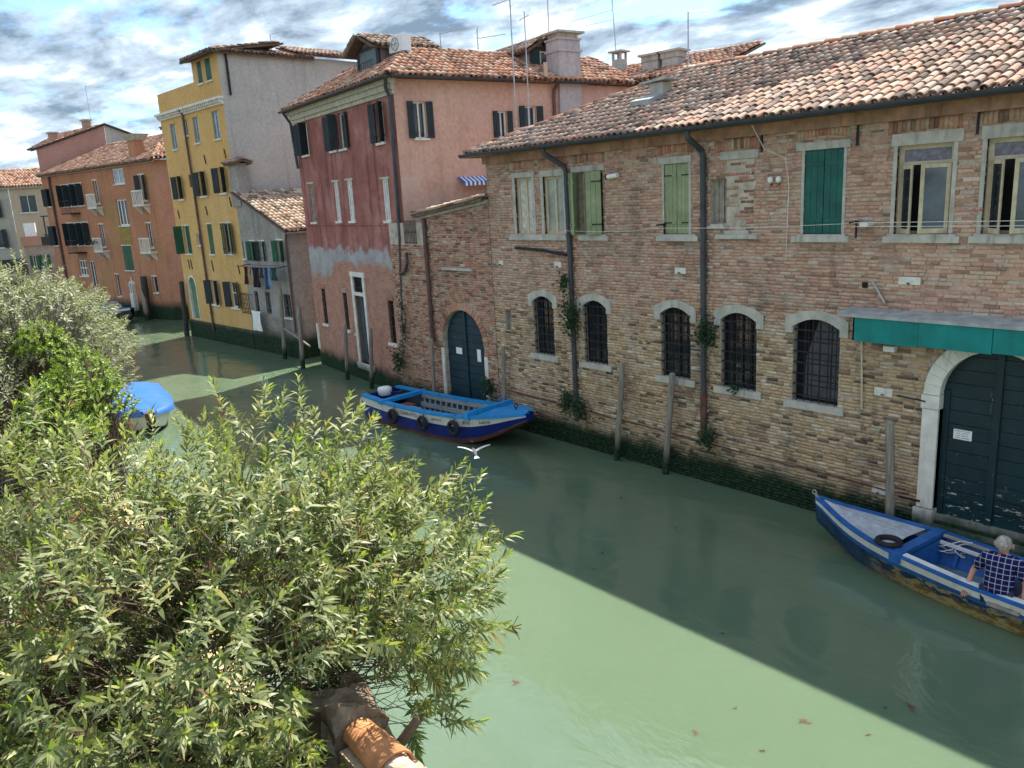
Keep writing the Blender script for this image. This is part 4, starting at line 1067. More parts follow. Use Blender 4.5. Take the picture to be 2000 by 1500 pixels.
# big rendered chimney on the right
b = MB(); b.hexa([(-.55, 5.86, 8.0), (.12, 5.86, 8.0), (.12, 6.80, 8.0), (-.55, 6.80, 8.0), (-.55, 5.9, 10.75), (.12, 5.9, 10.75), (.12, 6.76, 10.75), (-.55, 6.76, 10.75)])
b.box(-.60, .17, 5.85, 6.81, 10.38, 10.45); b.box(-.59, .16, 5.86, 6.80, 10.74, 10.80)
ch = build(b, 'chimney', plaster('chimney_lilac_render', [(.36, .31, .33), (.46, .40, .42), (.55, .50, .50)], (.22, .19, .22), .4, None, 1.0, False, .4), rh)
b = MB(); b.box(-.5, .08, 5.95, 6.71, 10.8, 10.94); b.box(-.66, .24, 5.78, 6.88, 10.94, 11.0); build(b, 'cap_slab', M['stone'], ch)
b = MB(); b.tube([(.3, 5.2, 9.55), (.3, 5.2, 9.98)], .07, 8); build(b, 'flue_pot', M['tile_red'], rh)
# striped awning on the pink wall
M['stripe_b'] = plain('blue_canvas', (.05, .13, .42), .8, .1); M['stripe_w'] = plain('white_canvas', (.72, .74, .78), .8, .08)
b = MB(); n = 20; s0, s1 = 1.9, 3.42
for k in range(n):
    a = s0 + (s1 - s0) * k / n; c = s0 + (s1 - s0) * (k + 1) / n
    b.hexa([(.02, a, 6.62), (.02, c, 6.62), (.34, c, 6.46), (.34, a, 6.46), (.02, a, 6.635), (.02, c, 6.635), (.35, c, 6.475), (.35, a, 6.475)], k % 2)
    b.hexa([(.335, a, 6.36), (.335, c, 6.36), (.35, c, 6.36), (.35, a, 6.36), (.335, a, 6.46), (.335, c, 6.46), (.35, c, 6.46), (.35, a, 6.46)], k % 2)
build(b, 'striped_awning', [M['stripe_b'], M['stripe_w']], rh)
b = MB(); b.box(.02, .06, 3.0, 3.4, 5.7, 6.34); build(b, 'balcony_door', M['glass'], rh)

# white-walled house behind the pink one
bh2 = empty('white_house', (-22.2, 22.0, 0), math.radians(6), 'pale house with tiled roof and two chimneys behind the pink wall', 'building')
M['white_plaster'] = plaster('grey_white_plaster', [(.40, .39, .37), (.52, .50, .47), (.60, .58, .55)], (.25, .23, .21), .4, None, .8, False, .4)
b = MB(); wall_holes(b, FRONT, -1.5, 6, 0, 9.5, [(1.2, 2.3, 7.7, 8.7)], .15); b.quad((6, 0, 0), (6, 6, 0), (6, 6, 9.5), (6, 0, 9.5)); build(b, 'wall', M['white_plaster'], bh2)
window(bh2, FRONT, 1.2, 2.3, 7.7, 8.7, M['wood_white'], None, .13, 1, shut=[('L', 165), ('R', 165)], smat=bg, planks=2)
r3 = tile_roof(bh2, (-2, -.3, 9.55), (1, 0, 0), (0, 3, 1.0), [(0, 0), (8.2, 0), (8.2, 3.3), (0, 3.3)], M['tile_red'], .2, .32, 4, seed=51)
half_gutter(bh2, (-2, -.36, 9.5), (6.2, -.36, 9.5), .07)
b = MB(); b.box(.7, 1.1, 1.6, 2.0, 9.9, 10.7); c1 = build(b, 'chimney', M['white_plaster'], bh2)
b = MB(); [b.box(x, x + .07, y, y + .07, 10.7, 10.95) for x in (.7, 1.03) for y in (1.6, 1.93)]; b.box(.6, 1.2, 1.5, 2.1, 10.95, 11.0); build(b, 'chimney_cap', M['stone'], c1)
for x in (2.55, 3.35):
    b = MB(); b.box(x, x + .62, .9, 1.4, 9.4, 10.45); c1 = build(b, 'chimney', M['white_plaster'], bh2); b = MB(); b.box(x - .04, x + .66, .86, 1.44, 10.3, 10.48); b.box(x - .14, x + .76, .78, 1.52, 10.48, 10.55); build(b, 'chimney_cap', M['stone'], c1)
# ------------------------------------------------------------------ yellow house and grey annex
A3 = math.radians(3)
M['yellow'] = plaster('ochre_yellow_plaster', [(.55, .325, .115), (.64, .395, .145), (.69, .46, .20)], (.40, .25, .10), .45, (.62, .47, .26), .5, False, .35)
M['yellow_base'] = plaster('bare_brick_base', [(.28, .19, .15), (.36, .25, .20), (.42, .33, .27)], (.2, .15, .12), .4, None, 2.0, True, .3)
M['grey_render'] = plaster('grey_cement_render', [(.40, .375, .35), (.51, .475, .44), (.57, .525, .48)], (.27, .25, .235), .7, (.60, .55, .48), .6, False, .45)
M['annex'] = plaster('crumbling_grey_plaster', [(.20, .19, .18), (.33, .31, .29), (.45, .42, .38)], (.12, .11, .10), .55, (.36, .24, .18), .9, True, .5)
yh = empty('yellow_house', (-31.0, 13.8, 0), A3, 'tall ochre yellow house with green shutters and bare grey side wall', 'building')
Y = dict(tw1=(-5.28, -4.84, 11.40, 12.28), tw2=(-4.45, -3.92, 11.40, 12.28),
         a=(-9.15, -8.58, 8.98, 10.12), b=(-7.58, -7.15, 9.46, 10.15), c=(-6.5, -5.97, 9.05, 10.15), d=(-4.45, -3.83, 9.04, 10.18),
         e=(-9.35, -8.75, 6.70, 7.76), f=(-7.85, -7.35, 7.20, 7.76), g=(-6.70, -6.05, 6.75, 7.82), h=(-4.60, -3.95, 6.80, 7.88),
         i=(-9.45, -8.65, 4.12, 5.46), j=(-7.9, -7.42, 4.52, 5.09), k=(-6.55, -6.05, 4.14, 5.50), l=(-4.95, -4.10, 4.18, 5.52),
         m=(-7.05, -6.35, 1.80, 2.94), n=(-4.95, -4.20, 1.78, 2.94))
ARD = (-9.68, -8.82, .95, 3.0)
mb = MB()
wall_holes(mb, FRONT, -10.2, -3.2, .85, 10.6, [v for k, v in Y.items() if k[0] != 't'] + [ARD], .15)
wall_holes(mb, FRONT, -5.8, -3.2, 10.6, 12.45, [Y['tw1'], Y['tw2']], .15)
mb.box(-10.15, -5.8, .0, .3, 10.66, 11.55); mb.quad((-5.8, 0, 10.6), (-5.8, 0, 12.45), (-5.8, 5, 12.45), (-5.8, 5, 10.6)); mb.quad((-10.2, 0, .85), (-10.2, 0, 10.6), (-10.2, 8, 10.6), (-10.2, 8, .85)); mb.quad((-10.2, .3, 10.62), (-5.8, .3, 10.62), (-5.8, 8, 10.62), (-10.2, 8, 10.62))
for k in range(10):      # round head of the water door
    c = (ARD[0] + ARD[1]) / 2; R = .43; t0 = math.pi * k / 10; t1 = math.pi * (k + 1) / 10
    p0 = (c - R * math.cos(t0), 2.57 + R * math.sin(t0)); p1 = (c - R * math.cos(t1), 2.57 + R * math.sin(t1))
    mb.quad(FRONT(*p0), FRONT(*p1), FRONT(p1[0], 3.0), FRONT(p0[0], 3.0))
build(mb, 'front_wall', M['yellow'], yh)
b = MB(); b.box(-10.22, -3.2, -.03, .1, -1.2, .85); build(b, 'plinth', M['yellow_base'], yh)
b = MB(); b.quad((-3.2, 0, -1), (-3.2, 7, -1), (-3.2, 7, 12.42), (-3.2, 0, 12.42)); b.quad((-3.2, 7, -1), (-10.2, 7, -1), (-10.2, 7, 10.6), (-3.2, 7, 10.6)); b.quad((-3.2, 7, 10.6), (-5.8, 7, 10.6), (-5.8, 7, 12.42), (-3.2, 7, 12.42)); build(b, 'side_wall', M['grey_render'], yh)
b = MB(); b.box(-10.32, -3.1, -.22, .02, 10.56, 10.66); b.box(-10.26, -3.14, -.08, .02, 10.36, 10.44)
for k in range(34): b.box(-10.22 + k * .21, -10.12 + k * .21, -.17, .01, 10.44, 10.56)
build(b, 'cornice', M['stone_white'], yh)
gm, gd = M['green_mid'], M['blackgreen']
M['win_blue'] = plain('blue_grey_window_paint', (.20, .27, .30), .5, .15); M['glass_pale'] = glass('window_glass_pale_curtain', (.34, .42, .46), .12)
for k in ('tw1', 'tw2'): window(yh, FRONT, *Y[k], M['wood_white'], M['glass_gap'], .12, 1, (), wht, .06, .06, shut=[('L', 0), ('R', 0)], smat=M['green_teal'], planks=2)
for k in 'abcd': window(yh, FRONT, *Y[k], M['win_blue'], M['glass_pale'], .08, 1, (), wht, .04, .06, M['yellow'], .1, .05, fw=.06)
for k in 'egh': window(yh, FRONT, *Y[k], M['wood_white'], None, .13, 1, (), wht, .05, .07, M['yellow'], .1, .05, shut=[('L', 155), ('R', 130)], smat=gd, planks=2)
window(yh, FRONT, *Y['f'], M['iron'], M['glass_gap'], .13, 0, fw=.04)
window(yh, FRONT, *Y['i'], M['wood_white'], M['glass_gap'], .14, 0, (), wht, .05, .06, wht, .06, .05, shut=[('L', 100), ('R', 0)], smat=gm, planks=2)
window(yh, FRONT, *Y['j'], M['wood_white'], None, .10, 1, (), wht, .05, .05, M['yellow'], .05, .05)
window(yh, FRONT, *Y['k'], M['wood_white'], M['glass_gap'], .10, 0, (), wht, .05, .06, wht, .06, .05, shut=[('L', 0), ('R', 0)], smat=gm, planks=2)
window(yh, FRONT, *Y['l'], M['wood_white'], None, .13, 1, (), wht, .05, .06, wht, .06, .05, shut=[('L', 20), ('R', 150)], smat=gm, planks=2)
window(yh, FRONT, *Y['m'], M['wood_white'], None, .13, 1, (), wht, .08, .09, M['yellow'], .1, .06, shut=[('L', 150), ('R', 140)], smat=gd, planks=2)
window(yh, FRONT, *Y['n'], M['wood_white'], None, .13, 1, (.55,), wht, .08, .09, M['yellow'], .1, .06, shut=[('L', 155), ('R', 150)], smat=gd, planks=2)
b = MB(); c = (ARD[0] + ARD[1]) / 2
n = 6
for k in range(n):
    s0 = ARD[0] + .86 * k / n + .004; s1 = ARD[0] + .86 * (k + 1) / n - .004
    zz = lambda s: 2.57 + math.sqrt(max(0, .43 ** 2 - (s - c) ** 2))
    b.hexa([FRONT(s0, .95, .1), FRONT(s1, .95, .1), FRONT(s1, .95, .14), FRONT(s0, .95, .14), FRONT(s0, zz(s0), .1), FRONT(s1, zz(s1), .1), FRONT(s1, zz(s1), .14), FRONT(s0, zz(s0), .14)])
dr = build(b, 'water_door', painted('worn_green_door', (.12, .22, .13), .4, (.3, .3, .2)), yh)
b = MB()
for k in range(12):
    t0 = math.pi * k / 12; t1 = math.pi * (k + 1) / 12; P = []
    for d in (-.03, .1):
        for (r_, t) in ((.42, t0), (.50, t0), (.50, t1), (.42, t1)): P.append(FRONT(c - r_ * math.cos(t), 2.57 + r_ * math.sin(t), d))
    b.hexa(P)
for s in (ARD[0] - .07, ARD[1] - .005): FRONT.box(b, s, s + .075, -.03, .1, .9, 2.57)
build(b, 'stone_surround', wht, dr)
pipe(yh, [(-7.35, -.2, 10.6), (-7.3, -.09, 10.35), (-7.25, -.08, 7.6), (-7.25, -.08, .5)], .05, M['pipe_brown'])
pipe(yh, [(-3.12, .35, 12.4), (-3.12, .35, 10.7)], .05, M['iron'])
for s, z, L in ((-5.7, 8.3, .4), (-3.6, 8.4, .4), (-9.6, 6.0, .4), (-6.3, 6.1, .4), (-3.7, 6.4, .4), (-9.25, 3.62, .45), (-8.95, 3.62, .45), (-6.5, 3.6, .5), (-3.75, 3.5, .4)):
    b = MB(); b.beam((s - .04, -.03, z + L / 2), (s + .05, -.03, z - L / 2), .035, .03); build(b, 'tie_rod', M['iron'], yh)
tr = tile_roof(yh, (-6.1, -.35, 12.42), (1, 0, 0), (0, 3.2, .52), [(0, 0), (3.2, 0), (3.2, 3.3), (0, 3.3)], M['tile'], .2, .32, 4, seed=61)
tile_roof(yh, (-2.95, -.3, 12.40), (0, 1, 0), (-1.5, 0, .42), [(0, 0), (4.7, 0), (4.7, 1.5), (.8, 1.5)], M['tile'], .2, .32, 4, seed=62)
b = MB(); b.box(-6.12, -2.95, -.38, -.3, 12.30, 12.42); build(b, 'fascia', M['wood_dark'], yh)
b = MB(); b.box(-6.5, -3.25, 5.2, 9.0, 9.0, 12.4); build(b, 'rear_block', plaster('orange_render', [(.46, .20, .11), (.54, .26, .15), (.58, .30, .18)], (.3, .15, .1), .3, None, .8, False, .2), yh)
tile_roof(yh, (-2.9, 3.4, 12.55), (0, 1, 0), (-1.6, 0, .5), [(0, 0), (6, 0), (6, 1.7), (0, 1.7)], M['tile'], .2, .32, 4, seed=63)
b = MB()
for k in range(14): b.tube([(-2.9 + k * .17, 6.2 - k * .04, 9.9), (-2.9 + k * .17, 6.2 - k * .04, 11.5)], .012, 4)
b.tube([(-2.9, 6.2, 11.45), (-.7, 5.7, 11.45)], .014, 4); b.tube([(-2.9, 6.2, 10.0), (-.7, 5.7, 10.0)], .014, 4); build(b, 'terrace_railing', M['rust'], yh)

an = empty('grey_annex', (-31.0, 13.8, 0), A3, 'small crumbling grey house with sloping tiled roof under the yellow house', 'building')
za_ = lambda u: 6.80 - (u + 3.2) * .385
AW = [(-2.35, -1.95, 3.92, 4.74), (-1.5, -1.12, 3.92, 4.74), (.02, .50, 3.92, 4.78), (-2.62, -2.25, 1.42, 2.62), (-1.60, -1.15, 1.68, 2.64), (-.02, .60, 1.66, 2.62), (-3.15, -2.9, 4.0, 4.7)]
mb = MB(); wall_holes(mb, FRONT, -3.2, .96, -1.2, 5.2, AW, .16)
mb.poly([FRONT(-3.2, 5.2), FRONT(.96, 5.2), FRONT(-3.2, 6.80)])
mb.quad((.96, 0, -1.2), (.96, 6, -1.2), (.96, 6, 5.2), (.96, 0, 5.2)); mb.quad((-3.2, 6, -1.2), (-3.2, 6, 5.2), (.96, 6, 5.2), (.96, 6, -1.2))
build(mb, 'wall', M['annex'], an)
window(an, FRONT, *AW[0], M['wood_white'], None, .12, 1, shut=[('L', 150), ('R', 120)], smat=gm, planks=2, lintel=wht, lint_h=.05)
window(an, FRONT, *AW[1], M['wood_white'], None, .12, 1, shut=[('L', 120), ('R', 140)], smat=gd, planks=2, lintel=wht, lint_h=.05)
window(an, FRONT, *AW[2], M['wood_white'], None, .12, 1, shut=[('L', 150), ('R', 125)], smat=gm, planks=2, lintel=wht, lint_h=.05)
window(an, FRONT, *AW[6], M['wood_white'], None, .12, 0, (), wht)
for k in (3, 4, 5): window(an, FRONT, *AW[k], M['wood_grey'], M['glass'], .12, 1, (.5,), wht if k == 5 else None, fw=.04, bars=(3, 3))
b = MB()
for k in range(6): b.beam(FRONT(-3.5 + k * .15, 1.62, -.22), FRONT(-3.5 + k * .15, 2.55, -.22), .018)
for k in range(5): b.beam(FRONT(-3.5, 1.66 + k * .2, -.22), FRONT(-2.75, 1.66 + k * .2, -.22), .018)
for s in (-3.5, -2.75): b.beam(FRONT(s, 1.66, -.22), FRONT(s, 1.66, .05), .018); b.beam(FRONT(s, 2.46, -.22), FRONT(s, 2.46, .05), .018)
build(b, 'window_cage', M['iron'], an)
dirn = Vector((-4.2, 0, 4.2 * .385))
tile_roof(an, (1.2, -.22, za_(1.2) + .07), (0, 1, 0), dirn, [(0, 0), (6.2, 0), (6.2, 4.65), (0, 4.65)], M['tile_pale'], .2, .3, 5, seed=65)
half_gutter(an, (1.24, -.2, za_(1.2) - .02), (1.24, 6, za_(1.2) - .02), .06, M['steel'])
pipe(an, [(1.2, -.16, 5.1), (.98, -.09, 4.8), (.92, -.08, 4.4), (.86, -.08, 1.1)], .045, M['pipe_brown'])
b = MB(); b.hexa([(-3.5, -.06, 6.2), (-2.66, -.06, 6.2), (-2.66, .5, 6.2), (-3.5, .5, 6.2), (-3.42, -.02, 7.95), (-2.72, -.02, 7.95), (-2.72, .45, 7.95), (-3.42, .45, 7.95)]); ch = build(b, 'chimney', M['annex'], an)
tile_roof(an, (-3.6, -.2, 7.98), (1, 0, 0), (0, .5, .2), [(0, 0), (1.1, 0), (1.1, .48), (0, .48)], M['tile'], .18, .25, 4, seed=66, name='chimney_roof'); tile_roof(an, (-2.5, .63, 7.98), (-1, 0, 0), (0, -.5, .2), [(0, 0), (1.1, 0), (1.1, .48), (0, .48)], M['tile'], .18, .25, 4, seed=67, name='chimney_roof')
# laundry hung under the annex windows
b = MB(); b.tube([FRONT(-2.6, 3.72, -.45), FRONT(-.9, 3.70, -.45), FRONT(.75, 3.74, -.45)], .008, 4); b.tube([FRONT(-2.6, 3.78, -.32), FRONT(.75, 3.8, -.32)], .008, 4)
for s in (-2.6, .75): b.beam(FRONT(s, 3.78, 0), FRONT(s, 3.72, -.5), .03)
build(b, 'laundry_line', M['iron'], an)
def cloth(name, label, s0, s1, z1, L, mat, cat='laundry', grp='laundry hung on the annex line', d=-.45, taper=0.0, house=yh):
    rows = []; n = 8; m = 7
    for j in range(m):
        z = z1 - L * j / (m - 1); row = []
        for i in range(n):
            f = i / (n - 1); w = (s1 - s0) * (1 - taper * j / (m - 1)); s = (s0 + s1) / 2 + (f - .5) * w
            row.append((s, d + .03 * math.sin(f * 9 + j * .8) + random.uniform(-.008, .008), z + random.uniform(-.01, .01)))
        rows.append(row)
    mb = MB(); mb.loft(rows); mb.loft([[(x, y + .012, z) for x, y, z in reversed(r)] for r in rows])
    o = build(mb, name, mat, None, True); o.matrix_world = house.matrix_basis.copy(); tag(o, label, cat, grp); return o
def cl(n, c): return plain('cloth_' + n, c, .9, .3, 7)
cloth('hanging_shirt', 'dark maroon garment at the left end of the annex laundry line', -2.35, -2.0, 3.72, .75, cl('maroon', (.03, .012, .02)))
cloth('hanging_towel', 'ochre strip of cloth on the annex laundry line', -1.98, -1.72, 3.7, .72, cl('ochre', (.42, .22, .08)))
cloth('hanging_shirt', 'wide black garment in the middle of the annex laundry line', -1.6, -.95, 3.7, .82, cl('black', (.008, .008, .015)), taper=.15)
cloth('hanging_cloth', 'small dark grey cloth on the annex laundry line', -.9, -.62, 3.7, .4, cl('grey', (.03, .035, .04)))
cloth('hanging_trousers', 'blue trousers on the annex laundry line', -.5, -.22, 3.72, .88, cl('blue', (.02, .06, .18)), taper=.2)
cloth('hanging_trousers', 'pale blue jeans at the right of the annex laundry line', -.2, .05, 3.72, .72, cl('paleblue', (.16, .27, .42)))
cloth('hanging_cloth', 'dark green cloth at the right end of the annex laundry line', .1, .55, 3.72, .5, cl('dgreen', (.02, .05, .05)))
cloth('hanging_sheet', 'white sheet hanging low on the grey annex wall', -2.45, -1.65, 1.82, .85, M['white'], grp=None, d=-.3, taper=.05)

# ------------------------------------------------------------------ orange house further along
M['orange'] = plaster('burnt_orange_plaster', [(.36, .155, .085), (.46, .21, .12), (.53, .27, .165)], (.15, .075, .05), .6, (.30, .24, .09), .5, True, .45)
M['orange_side'] = plaster('orange_side_plaster', [(.40, .19, .13), (.48, .25, .18), (.52, .29, .22)], (.22, .12, .08), .4, None, .5, True, .3)
oh = empty('orange_house', (-47.0, 14.9, 0), math.radians(11), 'burnt orange house with small white balconies at the canal bend', 'building')
OW = dict(w1=(-8.6, -8.05, 6.95, 8.33), w2=(-5.92, -4.55, 7.94, 8.84), w3=(-6.04, -4.78, 5.53, 7.08), w4=(-2.85, -2.25, 6.9, 8.32), e=(-8.75, -8.2, 4.3, 5.68), f=(-6.2, -5.1, 2.86, 4.35), g=(-2.85, -2.3, 4.22, 5.62), h=(-7.72, -7.3, 1.2, 2.6), i=(-3.12, -2.6, 1.57, 2.55),
          b1=(-13.2, -10.2, 6.9, 8.26), b2=(-13.3, -10.2, 4.4, 5.84), s1=(-15.6, -15.0, 7.0, 8.15), s2=(-15.65, -15.05, 4.42, 5.72), l1=(-12.6, -11.4, 2.4, 3.45), l2=(-11.1, -10.3, 1.6, 3.4))
mb = MB(); wall_holes(mb, FRONT, -16, -1.2, -1.2, 9.05, list(OW.values()), .18); mb.quad((-16, 0, -1.2), (-16, 0, 9), (-16, 9, 9), (-16, 9, -1.2))
build(mb, 'front_wall', M['orange'], oh)
SD = Face((-1.2, 0), math.radians(52)); mb = MB(); wall_holes(mb, SD, 0, 5.5, -1.2, 9.05, [], .1); build(mb, 'side_wall', M['orange_side'], oh)
for k in ('w1', 'w4', 'e', 'g'):
    s0, s1, z0, z1 = OW[k]
    window(oh, FRONT, s0, s1, z0, z1, M['wood_white'], None, .14, 1, (), wht, .08, .08, wht, .07, .06, shut=[('L', 150), ('R', 140)] if k == 'w4' else None, smat=gd, planks=2)
    b = MB()
    FRONT.box(b, s0 - .3, s1 + .3, -.45, .0, z0 - .32, z0 - .22); FRONT.box(b, s0 - .3, s1 + .3, -.45, -.37, z0 + .50, z0 + .58)
    for q in range(7): b.tube([FRONT(s0 - .26 + q * (s1 - s0 + .52) / 6, z0 - .22, -.41), FRONT(s0 - .26 + q * (s1 - s0 + .52) / 6, z0 + .5, -.41)], .035, 6)
    for s in (s0 - .2, s1 + .08): b.hexa([FRONT(s, z0 - .75, -.03), FRONT(s + .12, z0 - .75, -.03), FRONT(s + .12, z0 - .75, 0), FRONT(s, z0 - .75, 0), FRONT(s, z0 - .32, -.4), FRONT(s + .12, z0 - .32, -.4), FRONT(s + .12, z0 - .32, 0), FRONT(s, z0 - .32, 0)])
    build(b, 'balcony', wht, oh)
window(oh, FRONT, *OW['w2'], M['wood_white'], M['glass_pale'], .1, 1, (), wht, .04, .05, fw=.08)
window(oh, FRONT, *OW['w3'], M['wood_white'], None, .12, 2, (), wht, .06, .06, fw=.09)
window(oh, FRONT, *OW['f'], M['wood_white'], M['glass_gap'], .12, 1, (), wht, .06, .06, wht, .05, .05, shut=[('L', 5), ('R', 5)], smat=gm, planks=2)
window(oh, FRONT, *OW['h'], M['wood_white'], None, .12, 0, (), wht, .05, .06, wht, .05, .05); window(oh, FRONT, *OW['i'], M['wood_white'], None, .12, 0, (), wht, .05, .06, wht, .05, .05)
for k in ('b1', 'b2'):
    s0, s1, z0, z1 = OW[k]
    w = window(oh, FRONT, s0, s1, z0, z1, M['wood_white'], None, .15, 5, (), wht, .06, .06, wht, .05, .06, fw=.07)
    for q in range(4): shutter(FRONT, w, 'L' if q % 2 else 'R', s0 + (s1 - s0) * (.02 + .32 * q), .35, z0, z1, 95, gd, 2, -.03)
    b = MB(); c = (s0 + s1) / 2; FRONT.box(b, c - .7, c + .7, -.6, .0, z0 - .5, z0 - .42)
    for q in range(9): b.tube([FRONT(c - .68 + q * .17, z0 - .42, -.57), FRONT(c - .68 + q * .17, z0 + .35, -.57)], .012, 4)
    b.beam(FRONT(c - .7, z0 + .35, -.57), FRONT(c + .7, z0 + .35, -.57), .03); build(b, 'iron_balcony', M['iron'], oh)
for k in ('s1', 's2'): window(oh, FRONT, *OW[k], M['wood_white'], None, .14, 1, (), wht, .06, .06, shut=[('L', 140), ('R', 110)], smat=gd, planks=2)
window(oh, FRONT, *OW['l1'], M['wood_white'], None, .12, 2, (.5,), wht, fw=.09); window(oh, FRONT, *OW['l2'], M['wood_white'], None, .12, 1, (), wht, fw=.07)
b = MB(); FRONT.box(b, -16.1, -.9, -.12, .05, 8.92, 9.08); FRONT.box(b, -9.5, -.9, -.2, .05, 9.08, 9.2)
for k in range(42): FRONT.box(b, -9.4 + k * .2, -9.3 + k * .2, -.17, .02, 8.96, 9.08)
build(b, 'cornice', M['stone'], oh)
b = MB(); FRONT.box(b, -6.15, -4.85, -.02, .02, 4.42, 5.48); build(b, 'ochre_panel', plain('ochre_panel', (.30, .22, .06), .9, .3), oh)
pipe(oh, [(-14.55, -.1, 8.9), (-14.6, -.1, 8.2), (-14.66, -.1, 1)], .07, M['pipe_brown'])
b = MB(); b.tube([SD(2.2, 8.6, -.06), SD(2.4, 2, -.06)], .05, 6); build(b, 'side_pipe', M['pipe_brown'], oh)
# little stone shrine by the water
b = MB(); FRONT.box(b, -5.72, -5.30, -.25, 0, .4, 1.5); FRONT.box(b, -5.68, -5.60, -.22, 0, 1.5, 1.95); FRONT.box(b, -5.42, -5.34, -.22, 0, 1.5, 1.95)
for k in range(8):
    t0 = math.pi * k / 8; t1 = math.pi * (k + 1) / 8; P = []
    for d in (-.22, .0):
        for (r_, t) in ((.12, t0), (.21, t0), (.21, t1), (.12, t1)): P.append(FRONT(-5.51 - r_ * math.cos(t), 1.95 + r_ * 1.3 * math.sin(t), d))
    b.hexa(P)
b.beam(FRONT(-5.51, 2.2, -.1), FRONT(-5.51, 2.48, -.1), .05); build(b, 'shrine', wht, oh)
osl = Vector((0, 5.0, 2.02)); ol = osl.length
ro = tile_roof(oh, (-16.1, -.25, 9.06), (1, 0, 0), osl, [(0, 0), (15.2, 0), (15.2, ol), (0, ol)], M['tile_red'], .22, .34, 4, seed=71)
tile_roof(oh, (-.75, -.25, 9.15), (math.cos(math.radians(52)), math.sin(math.radians(52)), 0), (-2.5, 1.9, 1.0), [(0, 0), (5, 0), (5, 3), (.0, 3)], M['tile_red'], .22, .34, 4, seed=72)
b = MB(); b.box(-4.2, -3.5, .35, .95, 9.0, 10.35); ch = build(b, 'chimney', M['orange'], oh); b = MB(); b.hexa([(-4.25, .3, 10.3), (-3.45, .3, 10.3), (-3.45, 1.0, 10.3), (-4.25, 1.0, 10.3), (-4.5, .1, 10.65), (-3.2, .1, 10.65), (-3.2, 1.2, 10.65), (-4.5, 1.2, 10.65)]); build(b, 'chimney_cap', M['stone'], ch)
b = MB(); b.box(-8, 2.5, 5, 9, 9.5, 11.6); build(b, 'rear_block', M['stone'], oh); tile_roof(oh, (-8.3, 4.7, 11.5), (1, 0, 0), (0, 3, 1.0), [(0, 0), (11, 0), (11, 3), (0, 3)], M['tile'], .22, .34, 3, seed=73)
# taller salmon house beyond it, gable wall towards us
M['salmon'] = plaster('salmon_plaster', [(.42, .22, .17), (.50, .28, .22), (.54, .33, .27)], (.30, .17, .13), .3, None, .5, False, .25)
sh = empty('salmon_house', (-47.0, 14.9, 0), math.radians(11), 'salmon house with plain gable wall rising behind the orange house', 'building')
b = MB(); b.poly([(-16.02, .05, 0), (-16.02, 4.8, 0), (-16.02, 4.8, 12.45), (-16.02, .05, 10.75)]); b.poly([(-16.02, .05, 0), (-16.02, .05, 10.75), (-23, 4.8, 12.45), (-23, 4.8, 0)]); build(b, 'wall', M['salmon'], sh)
b = MB(); b.poly([(-16.0, 4.8, 0), (-16.0, 8.6, 0), (-16.0, 8.6, 11.2), (-16.0, 4.8, 12.45)]); build(b, 'rear_wall', M['grey_render'], sh)
b = MB(); b.hexa([(-16.0, -.2, 10.68), (-15.85, -.2, 10.68), (-15.85, 4.8, 12.45), (-16.0, 4.8, 12.45), (-16.0, -.2, 10.80), (-15.85, -.2, 10.80), (-15.85, 4.8, 12.57), (-16.0, 4.8, 12.57)]); b.hexa([(-16.0, 4.8, 12.45), (-15.85, 4.8, 12.45), (-15.85, 8.8, 11.1), (-16.0, 8.8, 11.1), (-16.0, 4.8, 12.57), (-15.85, 4.8, 12.57), (-15.85, 8.8, 11.22), (-16.0, 8.8, 11.22)]); build(b, 'verge', M['wood_dark'], sh)
tile_roof(sh, (-24, -.2, 10.75), (1, 0, 0), (0, 5, 1.75), [(7.6, 0), (8, 0), (8, 5.3), (1, 5.3)], M['tile_red'], .25, .4, 3, seed=74)
for v, z in ((1.3, 11.1), (3.7, 12.0)):
    b = MB(); b.box(-16.9, -16.4, v, v + .4, z - .3, z + .75); c1 = build(b, 'chimney', M['salmon'], sh); b = MB(); b.box(-17.0, -16.3, v - .08, v + .48, z + .75, z + .85); build(b, 'chimney_cap', M['stone'], c1)

# ------------------------------------------------------------------ houses closing the view
M['beige'] = plaster('beige_plaster', [(.46, .35, .24), (.54, .42, .30), (.58, .47, .35)], (.34, .28, .22), .35, None, .4, False, .3)
M['beige_grey'] = plaster('grey_beige_plaster', [(.34, .30, .25), (.44, .40, .34), (.48, .45, .40)], (.25, .22, .2), .35, None, .4, False, .3)
fh = empty('beige_house', (-83.0, 13.0, 0), math.radians(58), 'far beige house with red hipped roof at the end of the canal', 'building')
FW = [(.7, 2.1, 6.9, 8.4), (2.9, 3.2, 7.2, 8.2), (.6, 1.5, 3.6, 5.2), (2.2, 3.2, 3.6, 5.0)]
b = MB(); wall_holes(b, FRONT, 0, 6.5, -1, 9.1, FW, .15); build(b, 'front_wall', M['beige'], fh)
FL = [(-2.2, -1.2, 6.6, 8.2), (-2.3, -1.2, 4.0, 5.6), (-2.9, -.6, 1.6, 3.0), (-4.2, -3.4, 4.0, 5.6), (-4.2, -3.4, 6.6, 8.2)]
b = MB(); wall_holes(b, FRONT, -8, -.02, -1, 9.0, FL, .15); build(b, 'grey_wall', M['beige_grey'], fh)
for h in FW: window(fh, FRONT, *h, M['wood_white'], None, .12, 1, (), wht)
for h in FL: window(fh, FRONT, *h, M['wood_white'], None, .12, 1, (), wht, shut=[('L', 150), ('R', 150)], smat=gd, planks=2)
b = MB(); FRONT.box(b, -8.1, 6.6, -.25, 0, 9.0, 9.2); build(b, 'cornice', M['stone'], fh)
